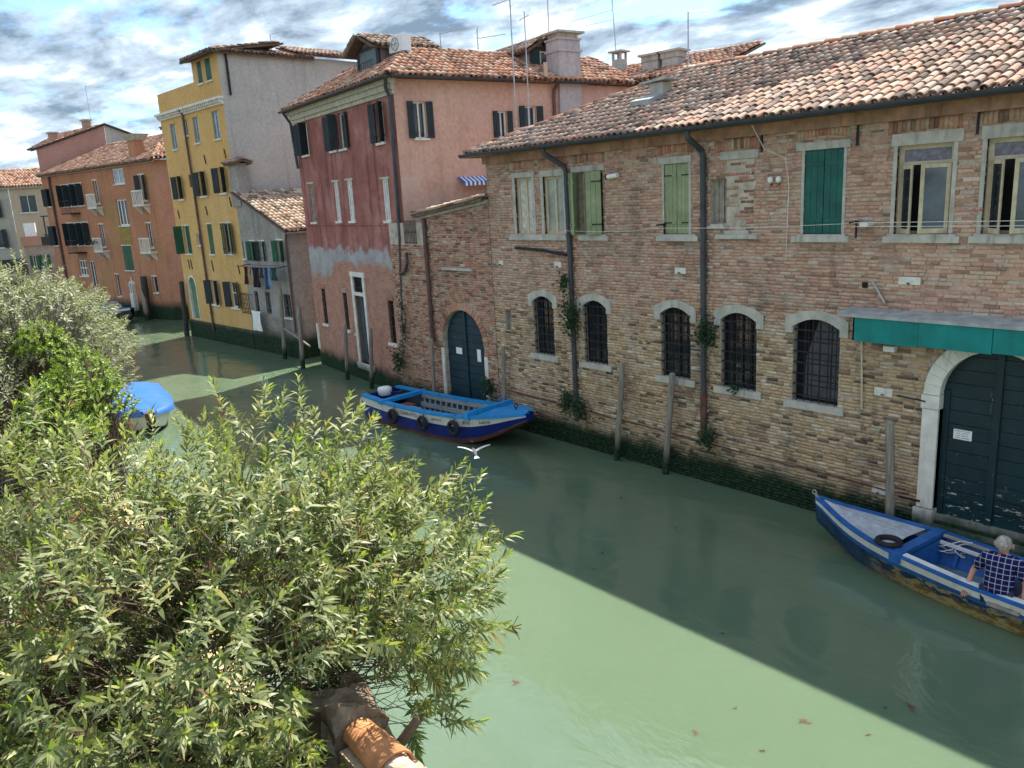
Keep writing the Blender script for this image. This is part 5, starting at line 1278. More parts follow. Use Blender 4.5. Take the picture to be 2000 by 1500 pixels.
tile_roof(fh, (-8.3, -.3, 9.2), (1, 0, 0), (0, 4, 1.6), [(0, 0), (15, 0), (12, 4.3), (6, 4.3)], M['tile_red'], .25, .4, 3, seed=75); tile_roof(fh, (6.7, -.3, 9.2), (0, 1, 0), (-4, 0, 1.6), [(0, 0), (8, 0), (4.3, 4.3), (4, 4.3)], M['tile_red'], .25, .4, 3, seed=76)
lo = empty('brick_terrace_house', (-79.5, 12.8, 0), math.radians(58), 'low pinkish house with roof terrace in front of the far beige house', 'building')
M['pink_brick'] = plaster('faded_pink_brick', [(.33, .20, .17), (.42, .28, .24), (.46, .34, .30)], (.25, .18, .16), .4, None, 1.2, True, .3)
LW = [(.5, .9, 2.0, 3.3), (1.3, 1.7, 2.0, 3.3), (3.0, 4.2, 1.8, 3.4)]
b = MB(); wall_holes(b, FRONT, 0, 6, -1, 4.1, LW, .15); b.quad((0, 0, -1), (0, 0, 4.1), (0, 5, 4.1), (0, 5, -1)); b.quad((0, 0, 4.1), (6, 0, 4.1), (6, 5, 4.1), (0, 5, 4.1)); build(b, 'wall', M['pink_brick'], lo)
for h in LW: window(lo, FRONT, *h, M['wood_white'], None, .12, 1, (), wht, smat=gm, shut=[('L', 150), ('R', 150)], planks=2)
b = MB(); FRONT.box(b, -.1, 1.5, -.1, .1, 4.1, 4.9); build(b, 'parapet', M['orange_side'], lo); b = MB(); FRONT.box(b, 1.5, 6, -.1, .0, 4.1, 4.8); build(b, 'terrace_parapet', M['wood_dark'], lo)
b = MB(); FRONT.box(b, .0, .9, .6, .8, 4.9, 6.0); build(b, 'terrace_screen', M['white'], lo); b = MB(); [b.beam(FRONT(s, 4.1, .4), FRONT(s, 6.5, .4), .1) for s in (1.8, 3.0, 4.4)]; b.beam(FRONT(1.6, 6.5, .4), FRONT(5, 6.5, .4), .1); build(b, 'pergola', M['wood_dark'], lo)
b = MB(); b.box(2.2, 2.7, 1.5, 2.0, 4.1, 7.6); build(b, 'chimney', M['pink_brick'], lo)
# ------------------------------------------------------------------ mooring posts
def mooring(name, foot, top, r, label, cat='mooring post', grp='mooring posts along the right bank', mat=None):
    f = Vector(foot); t = Vector(top); d = t - f
    b = MB(); pts = [f - d * (1.2 / d.length)]; rs = [r * 1.05]
    n = 7
    for k in range(n + 1):
        pts.append(f + d * (k / n) + Vector((random.uniform(-.006, .006), random.uniform(-.006, .006), 0))); rs.append(r * (1.03 - .12 * k / n) + random.uniform(-.003, .003))
    pts.append(t + d.normalized() * .03); rs.append(r * .6)
    b.tube(pts, rs, 10)
    o = build(b, name, mat or M['post'], None, True); tag(o, label, cat, grp); return o
mooring('mooring_post', (-5.62, 12.72, 0), (-5.72, 12.70, 2.05), .075, 'grey wooden post leaning in front of the white gate surround')
mooring('mooring_post', (-10.48, 12.80, 0), (-10.28, 12.82, 2.22), .068, 'pale wooden post below the third arched warehouse window')
mooring('mooring_post', (-11.89, 12.80, 0), (-11.66, 12.82, 2.24), .066, 'grey wooden post between the second and third arched windows')
mooring('mooring_post', (-15.80, 12.75, 0), (-15.72, 12.78, 2.2), .055, 'thin wooden post beside the bow of the blue cargo boat')
mooring('mooring_post', (-18.98, 12.70, 0), (-18.92, 12.75, 2.1), .06, 'wooden post left of the arched green gate')
mooring('mooring_post', (-23.0, 12.95, 0), (-22.75, 12.98, 2.02), .07, 'wooden post right of the white framed door of the red house')
mooring('mooring_post', (-24.95, 13.12, 0), (-24.75, 13.14, 1.95), .07, 'wooden post left of the white framed door of the red house')
mooring('mooring_post', (-28.2, 13.0, 0), (-28.15, 13.1, 2.35), .085, 'tall wooden post at the left corner of the red house')
mooring('mooring_post', (-30.75, 13.45, 0), (-30.55, 13.5, 2.85), .085, 'tall wooden post in front of the grey annex')
mooring('mooring_post', (-41.2, 13.0, 0), (-41.0, 13.05, 2.75), .12, 'dark crooked post beside the green arched door of the yellow house', mat=M['wood_dark'])
mooring('mooring_post', (-50.6, 13.9, 0), (-50.35, 13.9, 2.55), .2, 'thick dark post of the pair by the orange house', mat=M['wood_dark'])
mooring('mooring_post', (-50.2, 13.7, 0), (-50.5, 13.8, 1.7), .14, 'short leaning post of the pair by the orange house', mat=M['post'])
o = mooring('gangway_pole', (-31.0, 13.5, 1.35), (-28.3, 13.45, .78), .045, 'pale pole lying between the posts of the grey annex', 'pole', None)
o = mooring('bank_stake', (-11.9, 2.15, 2.7), (-12.0, 2.14, 3.12), .026, 'short rusty stake among the shrubs on the left bank', 'stake', None, M['tile_red'])

# ------------------------------------------------------------------ aerials
def aerial(name, base, h, label, arms=(), lean=(0, 0), r=.018, stays=()):
    b = MB(); x, y, z = base; top = (x + lean[0], y + lean[1], z + h)
    b.tube([base, top], r, 6); o = build(b, name, M['steel'], None)
    tag(o, label, 'aerial', 'rooftop aerials')
    for (f, dx_, dy_, dz_, teeth) in arms:
        p = Vector(base).lerp(Vector(top), f); q = p + Vector((dx_, dy_, dz_)); a = MB(); a.tube([p, q], .011, 5)
        for k in range(teeth):
            c = p.lerp(q, (k + .5) / teeth); s = Vector((-dy_, dx_, 0)).normalized() * .16; a.tube([c - s, c + s], .006, 4)
        build(a, 'aerial_arm', M['steel'], o)
    return o
def off(v): return tuple(v)
aerial('tv_aerial', (-12.66, 16.5, 8.7), 1.28, 'aerial mast with three side arms on the warehouse ridge', [(.99, .34, .3, 0, 0), (.30, .5, .35, .02, 0), (.06, .4, .3, 0, 0)])
aerial('tv_aerial', (-11.5, 16.6, 8.7), .33, 'short stub aerial on the warehouse ridge', r=.012)
aerial('tv_aerial', (-17.54, 15.2, 5.9), 5.3, 'tall aerial mast with crossed arms in front of the pink wall', [(.985, -.45, -.25, -.1, 4), (.985, .3, .2, .06, 2)])
aerial('tv_aerial', (-16.99, 15.2, 5.9), 4.8, 'thinner aerial mast beside the crossed aerial by the pink wall', [(.97, -.12, -.08, -.05, 0), (.97, .1, .06, .04, 0)], r=.015)
P = rh.matrix_basis
aerial('tv_aerial', P @ Vector((-.3, 5.85, 10.98)), 1.9, 'slim mast rising behind the big chimney cap')
aerial('tv_aerial', (-21.4, 23.6, 10.98), 3.4, 'tall slim mast on the small chimney of the white house', [(.42, -1.3, -.9, -.25, 0), (.32, -.9, -.6, -.1, 0)], (-.25, 0))
aerial('tv_aerial', P @ Vector((-3.0, 3.4, 10.5)), .85, 'low aerial with forked arm on the red house roof', [(.95, .8, .3, .05, 0), (.25, .6, .25, .0, 0)])
aerial('tv_aerial', P @ Vector((-2.6, 4.6, 10.5)), .95, 'toothed aerial behind the roof hip of the red house', [(.7, .9, .5, .02, 6), (.9, .3, -.2, .1, 0)])
aerial('tv_aerial', (-36.2, 17.0, 12.9), .75, 'small aerial on the yellow house tower', [(.95, .5, .2, .05, 0)])
aerial('tv_aerial', (-62.5, 15.5, 12.3), 2.6, 'slim aerial on the salmon gable', [(.97, .6, .4, .05, 0)])

# ------------------------------------------------------------------ left bank wall
M['old_stone'] = plain('rough_old_stone', (.25, .19, .145), .95, .4, 7, bump=.9, bscale=14)
M['clay_coping'] = plain('orange_clay_coping', (.50, .22, .10), .85, .25, 9, bump=.3)
M['clay_pale'] = plain('lichened_clay_coping', (.46, .36, .28), .9, .35, 22, bump=.5)
gwl = empty('garden_wall', (-4.35, 2.18, .12), 0, 'old brick garden wall with round clay coping tiles below the oleander', 'wall')
b = MB()
path = [(-64, 4.2), (-56, 3.7), (-26, 2.4), (-12, 1.0), (.18, .0), (9, .0)]
for (x0, y0), (x1, y1) in zip(path[:-1], path[1:]):
    zt = 2.52 if x0 > -1 else 1.35
    b.hexa([(x0, y0 - .32, -1.2), (x1, y1 - .32, -1.2), (x1, y1 - .0, -1.2), (x0, y0 - .0, -1.2), (x0, y0 - .32, zt), (x1, y1 - .32, zt), (x1, y1 - .0, zt), (x0, y0 - .0, zt)])
build(b, 'wall', brick_mat('garden_wall_brick', REDB, LOW), gwl)
b = MB(); rows = []
rk = random.Random(4)
blk = [(-.30, -.40, 2.30), (.14, -.38, 2.30), (.15, .10, 2.30), (-.30, .10, 2.30), (-.24, -.34, 2.72), (.10, -.30, 2.76), (.12, .03, 2.66), (-.22, .04, 2.72)]
b.hexa(blk)
st_ = build(b, 'pier_stone', M['old_stone'], gwl)
bm = bmesh.new(); bm.from_mesh(st_.data); bmesh.ops.subdivide_edges(bm, edges=bm.edges[:], cuts=5, use_grid_fill=True)
for v in bm.verts: v.co += Vector((rk.uniform(-.03, .03), rk.uniform(-.03, .03), rk.uniform(-.025, .025)))
bm.to_mesh(st_.data); bm.free()
for k in range(24):
    x0 = .14 + k * .40; V, Fq = tile_geom(.46, .135 if k % 2 == 0 else .12, 10)
    V = V.copy()
    P_ = np.stack([x0 + .46 - V[:, 1], V[:, 0] - .16, V[:, 2] + 2.53 + (.02 if k % 2 == 0 else 0) + V[:, 1] * .03], 1)
    build_np('coping_tile', P_, Fq, M['clay_coping'] if k % 2 == 0 else M['clay_pale'], gwl)

# ------------------------------------------------------------------ vegetation
def leaf_mat(name, stops, trans=.35, rough=.45, back=None):
    t = NT(name); r = t.rand(); p = t.pos()
    c = t.ramp(r, stops)
    c = t.mix(.5, c, t.mix(1.0, c, t.ramp(t.noise(p, 1.6, 3, .5), [(.3, (.7, .75, .7)), (.7, (1.25, 1.2, 1.1))]), 'MULTIPLY'))
    t.fin(c, rough, .45)
    tr = t.n('ShaderNodeBsdfTranslucent', {'Color': t.mix(1.0, c, (1.15, 1.25, .55), 'MULTIPLY')})
    mx = t.n('ShaderNodeMixShader', {0: trans}); t.l(t.b.outputs[0], mx.inputs[1]); t.l(tr.outputs[0], mx.inputs[2]); t.l(mx.outputs[0], t.out.inputs[0])
    return t.mat
M['leaf_oleander'] = leaf_mat('oleander_leaf', [(0, (.07, .105, .045)), (.25, (.15, .19, .085)), (.55, (.25, .285, .135)), (.85, (.35, .37, .19)), (.95, (.37, .39, .15)), (.985, (.46, .39, .11)), (1, (.30, .17, .07))], .40, .46)
M['leaf_tip'] = leaf_mat('oleander_young_leaf', [(0, (.16, .25, .05)), (.6, (.28, .36, .07)), (1, (.38, .42, .09))], .45, .45)
M['leaf_silver'] = leaf_mat('silver_grey_leaf', [(0, (.14, .16, .11)), (.4, (.26, .28, .20)), (.8, (.36, .37, .26)), (1, (.42, .42, .28))], .3, .6)
M['leaf_green'] = leaf_mat('fresh_green_leaf', [(0, (.08, .15, .03)), (.4, (.18, .28, .05)), (.8, (.30, .40, .07)), (1, (.42, .48, .09))], .35, .4)
M['leaf_ivy'] = leaf_mat('dark_green_leaf', [(0, (.015, .045, .025)), (.6, (.03, .09, .045)), (1, (.06, .13, .06))], .2, .5)
M['twig'] = plain('brown_twig', (.12, .09, .06), .9, .35, 12)
M['twig_grey'] = plain('grey_twig', (.20, .18, .155), .9, .35, 12)
M['seed'] = plain('reddish_seed_pod', (.20, .075, .05), .85, .4, 12)

LEAF_T = np.array([0, .3, .65, 1.0]); LEAF_W = np.array([.18, 1.0, .78, .03])
def leaf_batch(base, dirn, up, L, W, droop):
    """arrays of leaves -> verts (n,8,3), faces (n*3,4)"""
    n = len(base)
    side = np.cross(dirn, up); side /= np.linalg.norm(side, axis=1, keepdims=True) + 1e-9
    nrm = np.cross(side, dirn)
    V = np.zeros((n, 8, 3))
    for k in range(4):
        c = base + dirn * (L * LEAF_T[k])[:, None] + np.array([0, 0, -1.0]) * (droop * L * LEAF_T[k] ** 2)[:, None]
        for j, sg in enumerate((-1, 1)):
            V[:, k * 2 + j] = c + side * (sg * W * .5 * LEAF_W[k])[:, None] + nrm * (W * .12 * LEAF_W[k])[:, None]
    f = np.array([(0, 1, 3, 2), (2, 3, 5, 4), (4, 5, 7, 6)])
    Fc = (np.arange(n)[:, None, None] * 8 + f[None]).reshape(-1, 4)
    return V.reshape(-1, 3), Fc
def unit(v): return v / (np.linalg.norm(v, axis=-1, keepdims=True) + 1e-9)
def shoots_to_leaves(S, Dn, Ln, node, per, L0, W0, r, spread=(1.25, .45), droop=.28):
    B = []; D = []; UPv = []; Lh = []; tip = []
    for s, d, l in zip(S, Dn, Ln):
        n = max(3, int(l / node)); ph = r.uniform(0, 6.28)
        a = np.cross(d, [0.3, .2, .9]); a = a / (np.linalg.norm(a) + 1e-9); b2 = np.cross(d, a)
        for k in range(n):
            f = (k + 1) / n; p = s + d * (l * f)
            for q in range(per):
                t = ph + k * 1.05 + q * 2 * math.pi / per + r.uniform(-.35, .35)
                rad = a * math.cos(t) + b2 * math.sin(t)
                ang = spread[0] * (1 - f) + spread[1] * f + r.uniform(-.18, .18)
                v = d * math.cos(ang) + rad * math.sin(ang)
                B.append(p); D.append(v); UPv.append(d); Lh.append((1.0 - .35 * f ** 3) * r.uniform(.55, 1.25)); tip.append(f)
    B = np.array(B); D = unit(np.array(D)); UPv = np.array(UPv); Lh = np.array(Lh)
    V, Fc = leaf_batch(B, D, UPv + r.normal(0, .15, UPv.shape), L0 * Lh, W0 * Lh * r.uniform(.8, 1.2, len(Lh)), droop * r.uniform(.2, 1.6, len(Lh)))
    return V, Fc, np.array(tip), B
def ellip_shoots(els, n, r, up=.55, shell=(.72, 1.02), lowz=.22):
    S = []; D = []
    vol = np.array([e[1][0] * e[1][1] + e[1][1] * e[1][2] + e[1][0] * e[1][2] for e in els]); pick = r.choice(len(els), n, p=vol / vol.sum())
    for i in pick:
        c, rad = np.array(els[i][0]), np.array(els[i][1])
        v = unit(r.normal(0, 1, 3)); v[2] = abs(v[2]) * 1.0 - lowz; v = unit(v)
        f = r.uniform(*shell) * (1 + .10 * math.sin(v[0] * 7 + i) * math.cos(v[1] * 6))
        S.append(c + v * rad * f); d = unit(unit(v / rad) + np.array([0, 0, up]) + r.normal(0, .28, 3)); D.append(d)
    return np.array(S), np.array(D)
def strands(name, S, root_fn, mat, parent, r, thick=.006, frac=1.0):
    b = MB()
    for p in S:
        if r.uniform() > frac: continue
        q = np.array(root_fn(p)); m1 = q + (p - q) * .45 + r.normal(0, .12, 3); m2 = q + (p - q) * .78 + r.normal(0, .06, 3)
        b.tube([q, m1, m2, p], [thick * 2.4, thick * 1.7, thick, thick * .7], 4, cap=False)
    o = build(b, name, mat, parent); o['kind'] = 'stuff'; return o

# big oleander in the foreground
r = np.random.default_rng(5)
OL = empty('oleander_bush', (-5.0, 1.2, 1.1), 0, 'large leafy oleander filling the lower left foreground', 'bush')
OE = [((-5.2, 1.35, 3.15), (1.55, 1.45, 1.42)), ((-6.3, .55, 3.35), (1.5, 1.4, 1.42)), ((-4.95, 2.62, 3.25), (.95, .85, .80)), ((-4.3, .75, 2.65), (.85, .95, .80)), ((-5.6, 2.35, 3.40), (.95, .85, 1.22)), ((-4.65, 2.5, 2.55), (.5, .42, .5)), ((-3.75, .55, 2.35), (.75, .95, .75)), ((-4.6, 1.2, 2.2), (.9, .7, .9))]
S, D = ellip_shoots(OE, 3100, r, .6, (.58, 1.0), .45)
def clear_of_coping(p):      # the coping tiles and pier stone stay free of growth
    a = np.array((-4.25, 2.12, 2.78)); d = unit(np.array(CPOS) - a); t = max(0.0, min(2.6, float((p - a) @ d)))
    a2 = np.array((-3.7, 2.1, 2.7)); d2 = unit(np.array(CPOS) - a2); t2 = max(0.0, min(2.6, float((p - a2) @ d2)))
    return np.linalg.norm(p - a - d * t) > .34 and np.linalg.norm(p - a2 - d2 * t2) > .34
keep = np.array([clear_of_coping(p) and clear_of_coping(p + q * .3) for p, q in zip(S, D)]); S = S[keep]; D = D[keep]
def ol_ok(p):
    c = p - np.array(CPOS)
    return True
Ls = r.uniform(.14, .38, len(S))
V, Fc, tip, B = shoots_to_leaves(S, D, Ls, .029, 3, .116, .0225, r)
offs = np.array(OL.location)
n = len(tip); V = V.reshape(n, 8, 3) - offs; young = (tip > .88) & (r.uniform(0, 1, n) < .55)
loose = np.argsort(np.linalg.norm(B - np.array(CPOS), axis=1))
def emit_leaves(parent, V, young, mat, mat_y, singles=0, order=None, name='leaves'):
    n = len(V); f = np.array([(0, 1, 3, 2), (2, 3, 5, 4), (4, 5, 7, 6)]); use = np.ones(n, bool)
    if singles:
        for i in order[:singles]:
            use[i] = False
            me = bpy.data.meshes.new('leaf'); c = V[i][0]; me.from_pydata([tuple(q) for q in V[i] - c], [], [tuple(q) for q in f]); me.materials.append(mat_y if young[i] else mat)
            o = bpy.data.objects.new('leaf', me); link(o, parent); o.location = c
    for msk, m, nm in ((use & ~young, mat, name), (use & young, mat_y, 'young_' + name)):
        q = V[msk]
        if len(q): build_np(nm, q.reshape(-1, 3), (np.arange(len(q))[:, None, None] * 8 + f[None]).reshape(-1, 4), m, parent, 'stuff')
cc = B - np.array(CPOS); dep = cc @ np.array(CF); px = cc @ np.array(CR) / dep; py = cc @ np.array(CU) / dep
vis = (np.abs(px) < .62) & (np.abs(py) < .46)
order = np.argsort(dep + np.where(vis, 0, 100))
emit_leaves(OL, V, young, M['leaf_oleander'], M['leaf_tip'], 300, order)
strands('branches', S[::1] - offs, lambda p: np.array((-.2, .2, 1.7)) + (p - np.array((-.2, .2, 1.7))) * r.uniform(.35, .6) + r.normal(0, .1, 3), M['twig'], OL, r, .0026, .6)
b = MB()
for k in range(160):      # dry reddish seed heads
    i = r.integers(len(S)); p = S[i] + D[i] * Ls[i] - offs
    for q in range(6):
        d = unit(D[i] + r.normal(0, .5, 3)); b.tube([p, p + d * r.uniform(.05, .11)], [.0025, .0035], 3, cap=False)
o = build(b, 'seed_heads', M['seed'], OL); o['kind'] = 'stuff'
b = MB()
for k in range(5): b.tube([(-.5 + .3 * k, -.2 + .15 * k, 0), (-.6 + .35 * k, -.2 + .2 * k, 1.0), (-.9 + .5 * k, -.3 + .35 * k, 1.7)], [.06, .045, .03], 7)
o = build(b, 'trunks', M['twig'], OL); o['kind'] = 'stuff'

def shrub(name, label, cat, base, els, n, node, per, L0, W0, lmat, ymat, seed, twig=None, Ls=(.1, .28), yfrac=.2, up=.5, tw=.004, spread=(1.25, .45), shell=(.72, 1.02)):
    r = np.random.default_rng(seed); E = empty(name, base, 0, label, cat); offs = np.array(base)
    S, D = ellip_shoots(els, n, r, up, shell); l = r.uniform(*Ls, len(S))
    V, Fc, tip, B = shoots_to_leaves(S, D, l, node, per, L0, W0, r, spread)
    m = len(tip); V = V.reshape(m, 8, 3) - offs; young = (tip > .8) & (r.uniform(0, 1, m) < yfrac)
    emit_leaves(E, V, young, lmat, ymat)
    strands('branches', S - offs, lambda p: (r.uniform(-.5, .5), r.uniform(-.5, .5), r.uniform(0, .6)), twig or M['twig'], E, r, tw)
    b = MB(); b.tube([(0, 0, -.2), (.05, .02, .6), (.0, .05, 1.4)], [.09, .07, .04], 7); build(b, 'trunk', twig or M['twig'], E)
    return E
shrub('silver_shrub', 'tall silvery grey tree overhanging the left bank', 'tree', (-19.0, 2.6, 1.1), [((-19.0, 2.7, 3.7), (2.2, 1.5, 1.45)), ((-20.8, 3.8, 3.5), (1.6, 1.1, 1.05)), ((-18.2, 1.6, 3.6), (1.6, 1.2, 1.6)), ((-22.3, 4.9, 2.7), (1.0, .8, .9)), ((-21.0, 4.1, 2.4), (1.6, 1.0, 1.2))], 1500, .035, 3, .13, .032, M['leaf_silver'], M['leaf_silver'], 8, M['twig_grey'], (.12, .35), .2, .4, .006)
shrub('green_shrub', 'round bright green shrub beside the covered boat', 'shrub', (-14.8, 2.7, 1.1), [((-15.2, 2.95, 3.15), (.7, .52, .72)), ((-15.0, 2.5, 2.85), (.75, .55, .65)), ((-14.8, 3.15, 2.75), (.55, .42, .6)), ((-14.5, 2.3, 2.5), (.7, .6, .6))], 1100, .022, 4, .062, .026, M['leaf_green'], M['leaf_tip'], 9, None, (.06, .16), .3, .5, .004)
shrub('green_shrub', 'small round green bush in front of the silvery tree', 'shrub', (-18.3, 2.9, 1.1), [((-17.0, 2.68, 3.75), (.55, .42, .42))], 260, .022, 4, .06, .026, M['leaf_green'], M['leaf_tip'], 10, None, (.06, .15), .2, .5, .004)
shrub('yellow_green_shrub', 'yellow green bush top at the left edge of the photo', 'shrub', (-17.5, 1.4, 1.1), [((-16.6, 1.3, 3.75), (.7, .42, .30))], 220, .024, 4, .07, .024, M['leaf_tip'], M['leaf_tip'], 12, None, (.08, .18), .5, .7, .004)
shrub('bare_shrub', 'twiggy dry shrub behind the oleander at the left edge', 'shrub', (-17.0, 1.3, 1.1), [((-17.0, 1.3, 3.1), (1.5, .9, .8))], 350, .05, 2, .08, .02, M['leaf_silver'], M['leaf_green'], 13, M['twig_grey'], (.15, .4), .2, .6, .005)

def ivy(label, c, rad, n, seed, wallY=12.97):
    r = np.random.default_rng(seed); E = empty('wall_plant', (c[0], wallY - .02, c[2]), 0, label, 'wall plant', 'plants rooted in the brick wall')
    S = np.array(c) + r.normal(0, .45, (n, 3)) * np.array(rad); S[:, 1] = np.minimum(S[:, 1], wallY - .03); D = unit(r.normal(0, .5, (n, 3)) + np.array([0, -.6, .2]))
    V, Fc, tip, B = shoots_to_leaves(S, D, r.uniform(.05, .12, n), .025, 3, .05, .03, r); m = len(tip)
    emit_leaves(E, V.reshape(m, 8, 3) - np.array(E.location), np.zeros(m, bool), M['leaf_ivy'], M['leaf_ivy'])
    b = MB(); [b.tube([(0, 0, 0), S[i] - np.array(E.location)], .004, 4, cap=False) for i in range(0, n, 3)]; o = build(b, 'stems', M['twig'], E); o['kind'] = 'stuff'
ivy('small plant high on the left downpipe of the warehouse', (-13.42, 12.85, 4.0), (.16, .12, .3), 60, 1)
ivy('ivy clump climbing round the left downpipe beside the second arched window', (-13.18, 12.8, 3.2), (.28, .14, .5), 170, 2)
ivy('round leafy tuft left of the foot of the left downpipe', (-13.45, 12.8, 1.12), (.2, .14, .3), 110, 3)
ivy('round leafy tuft right of the foot of the left downpipe', (-13.02, 12.78, 1.02), (.24, .16, .3), 140, 4)
ivy('plant growing from the right downpipe beside the fourth arched window', (-9.42, 12.8, 3.15), (.24, .15, .36), 130, 5)
ivy('grassy tuft at the foot of the right downpipe', (-9.4, 12.82, 1.0), (.18, .12, .24), 90, 6)
ivy('little weed on the sill of the fourth arched window', (-8.8, 12.95, 2.12), (.14, .08, .06), 24, 7)
ivy('leafy tuft beside the right jamb of the arched green gate', (-16.45, 12.8, 1.0), (.2, .12, .32), 120, 8)
ivy('hanging plant at the foot of the corner downpipe of the red house', (-20.85, 12.75, 1.2), (.22, .14, .5), 150, 9)
ivy('thin creeper on the corner downpipe above the hanging plant', (-20.5, 12.85, 2.6), (.12, .1, 1.1), 70, 10)
ivy('potted greenery on the orange house balcony above the shrine', (-55.0, 12.6, 4.6), (.5, .2, .2), 40, 11, 12.9)
# ------------------------------------------------------------------ boats
def bmat(n, c, rough=.45, var=.15, streak=0.0): return plain(n, c, rough, var, 4, .4, streak=streak)
M['b_navy'] = bmat('boat_navy_paint', (.006, .018, .21), .35); M['b_sky'] = bmat('boat_sky_blue_paint', (.015, .26, .62), .45, .2); M['b_white'] = bmat('boat_white_paint', (.74, .74, .72), .45, .12, .2)
M['b_rust'] = bmat('boat_red_lead', (.12, .05, .04), .7, .3); M['b_grey'] = bmat('boat_grey_inside', (.27, .30, .31), .7, .25); M['b_blue'] = bmat('boat_blue_paint', (.018, .11, .36), .5, .3)
M['tyre'] = bmat('tyre_rubber', (.016, .016, .018), .75, .3)
def interp(st, x):
    xs = [s[0] for s in st]
    for i in range(len(xs) - 1):
        if xs[i] <= x <= xs[i + 1]:
            f = (x - xs[i]) / (xs[i + 1] - xs[i]); f2 = f
            return [a + (b - a) * f2 for a, b in zip(st[i], st[i + 1])]
    return list(st[-1] if x > xs[-1] else st[0])
def dense(st, n):
    x0, x1 = st[0][0], st[-1][0]
    xs = np.array([s[0] for s in st]); A = np.array(st); out = []
    q = np.linspace(x0, x1, n)
    # smooth the control polygon a little
    cols = []
    for c in range(A.shape[1]):
        y = np.interp(q, xs, A[:, c])
        if c: y = np.convolve(np.pad(y, 2, mode='edge'), [.1, .2, .4, .2, .1], 'valid')
        cols.append(y)
    return np.stack(cols, 1)
def strip(D, f0, f1, sides=(1, -1), thick=0.0):
    """hull strip between two section functions (x,b,g,cb,cz)->(y,z)"""
    mb = MB()
    for sg in sides:
        rows = [[(d[0], sg * f0(d)[0], f0(d)[1]), (d[0], sg * f1(d)[0], f1(d)[1])] for d in D]
        if sg < 0: rows = [list(reversed(r)) for r in rows]
        mb.loft(rows)
    return mb
def at(t): return lambda d: (d[1] + (d[3] - d[1]) * t, d[2] + (d[4] - d[2]) * t)
# --- blue cargo boat
ST = [(-2.95, .66, .74, .60, .06), (-1.5, .78, .70, .68, .02), (0, .80, .72, .68, .0), (1.0, .79, .77, .62, .02), (1.7, .74, .83, .5, .14), (2.3, .62, .90, .38, .40), (2.75, .44, .96, .26, .64), (2.98, .26, .98, .15, .78), (3.08, .05, .99, .03, .86)]
D = dense(ST, 40)
cb = empty('cargo_boat', (-16.95, 11.72, -.05), math.radians(4.5), 'blue and white cargo boat with outboard motor moored by the arched gate', 'boat')
build(strip(D, at(.37), at(.82)), 'hull', M['b_navy'], cb, True)
build(strip(D, at(.82), at(1)), 'boot_top', M['b_rust'], cb, True)
build(strip(D, at(.045), at(.37)), 'white_strake', M['b_white'], cb, True)
build(strip(D, at(0), at(.045)), 'rubbing_strake', M['b_navy'], cb, True)
build(strip(D, at(1), lambda d: (0, d[4] - .12 * max(0, 1 - max(0, d[0]) / 3))), 'bottom', M['b_rust'], cb, True)
mb = MB(); d = D[0]; mb.poly([(d[0], d[1], d[2]), (d[0], -d[1], d[2]), (d[0], -d[3], d[4]), (d[0], d[3], d[4])]); build(mb, 'transom', M['b_navy'], cb)
mb = MB(); d = D[-1]; mb.poly([(d[0], -d[1], d[2]), (d[0], d[1], d[2]), (d[0], d[3], d[4]), (d[0], -d[3], d[4])]); build(mb, 'bow_plate', M['b_navy'], cb)
# gunwale cap
mb = MB()
for sg in (1, -1):
    rows = []
    for d in D:
        o = d[1] + .025; i = max(.0, d[1] - .15)
        q = [(d[0], sg * o, d[2] - .03), (d[0], sg * o, d[2] + .025), (d[0], sg * i, d[2] + .035), (d[0], sg * i, d[2] - .03)]
        rows.append(q if sg > 0 else list(reversed(q)))
    mb.loft(rows, 0, True)
build(mb, 'gunwale', M['b_sky'], cb)
mb = MB(); rows = [[(d[0], d[1] - .02, d[2] + .03 + .0), (d[0], 0, d[2] + .075), (d[0], -d[1] + .02, d[2] + .03)] for d in D if d[0] > 1.75]; mb.loft(rows); build(mb, 'foredeck', M['b_sky'], cb)
b = MB(); b.hexa([(1.60, -.80, .78), (1.76, -.80, .78), (1.76, .80, .78), (1.60, .80, .78), (1.62, -.76, .97), (1.72, -.76, .97), (1.72, .76, .97), (1.62, .76, .97)]); build(b, 'washboard', M['b_sky'], cb)
mb = MB(); rows = []
for d in D:
    if d[0] > 1.65: break
    rows.append([(d[0], d[1] - .06, d[2] - .02), (d[0], d[3] - .02, .14), (d[0], 0, .12), (d[0], -d[3] + .02, .14), (d[0], -d[1] + .06, d[2] - .02)])
mb.loft(rows); build(mb, 'lining', bmat('boat_dark_lining', (.04, .07, .11), .7, .3), cb)
for sg in (1, -1):
    for k in range(15):
        x = -1.75 + k * .235; d = interp(ST, x); b = MB(); b.beam((x, sg * (d[1] - .09), d[2] - .04), (x, sg * (d[3] - .05), .16), .05, .05); build(b, 'rib', M['b_grey'], cb)
    for f in (.14, .55):
        b = MB(); pts = [(x, sg * ((lambda d: d[1] + (d[3] - d[1]) * f - .11)(interp(ST, x))), interp(ST, x)[2] * (1 - f) + .1 * f) for x in np.linspace(-1.85, 1.6, 8)]
        for p, q in zip(pts[:-1], pts[1:]): b.beam(p, q, .03, .13)
        build(b, 'stringer', M['b_grey'], cb)
for k in range(9):
    x = -1.8 + k * .38; b = MB(); b.box(x, x + .36, -.55, .55, .15, .175); build(b, 'floorboard', M['b_grey'], cb)
b = MB(); b.box(-1.98, -1.82, -.80, .80, .66, .76); build(b, 'crossbeam', M['b_sky'], cb)
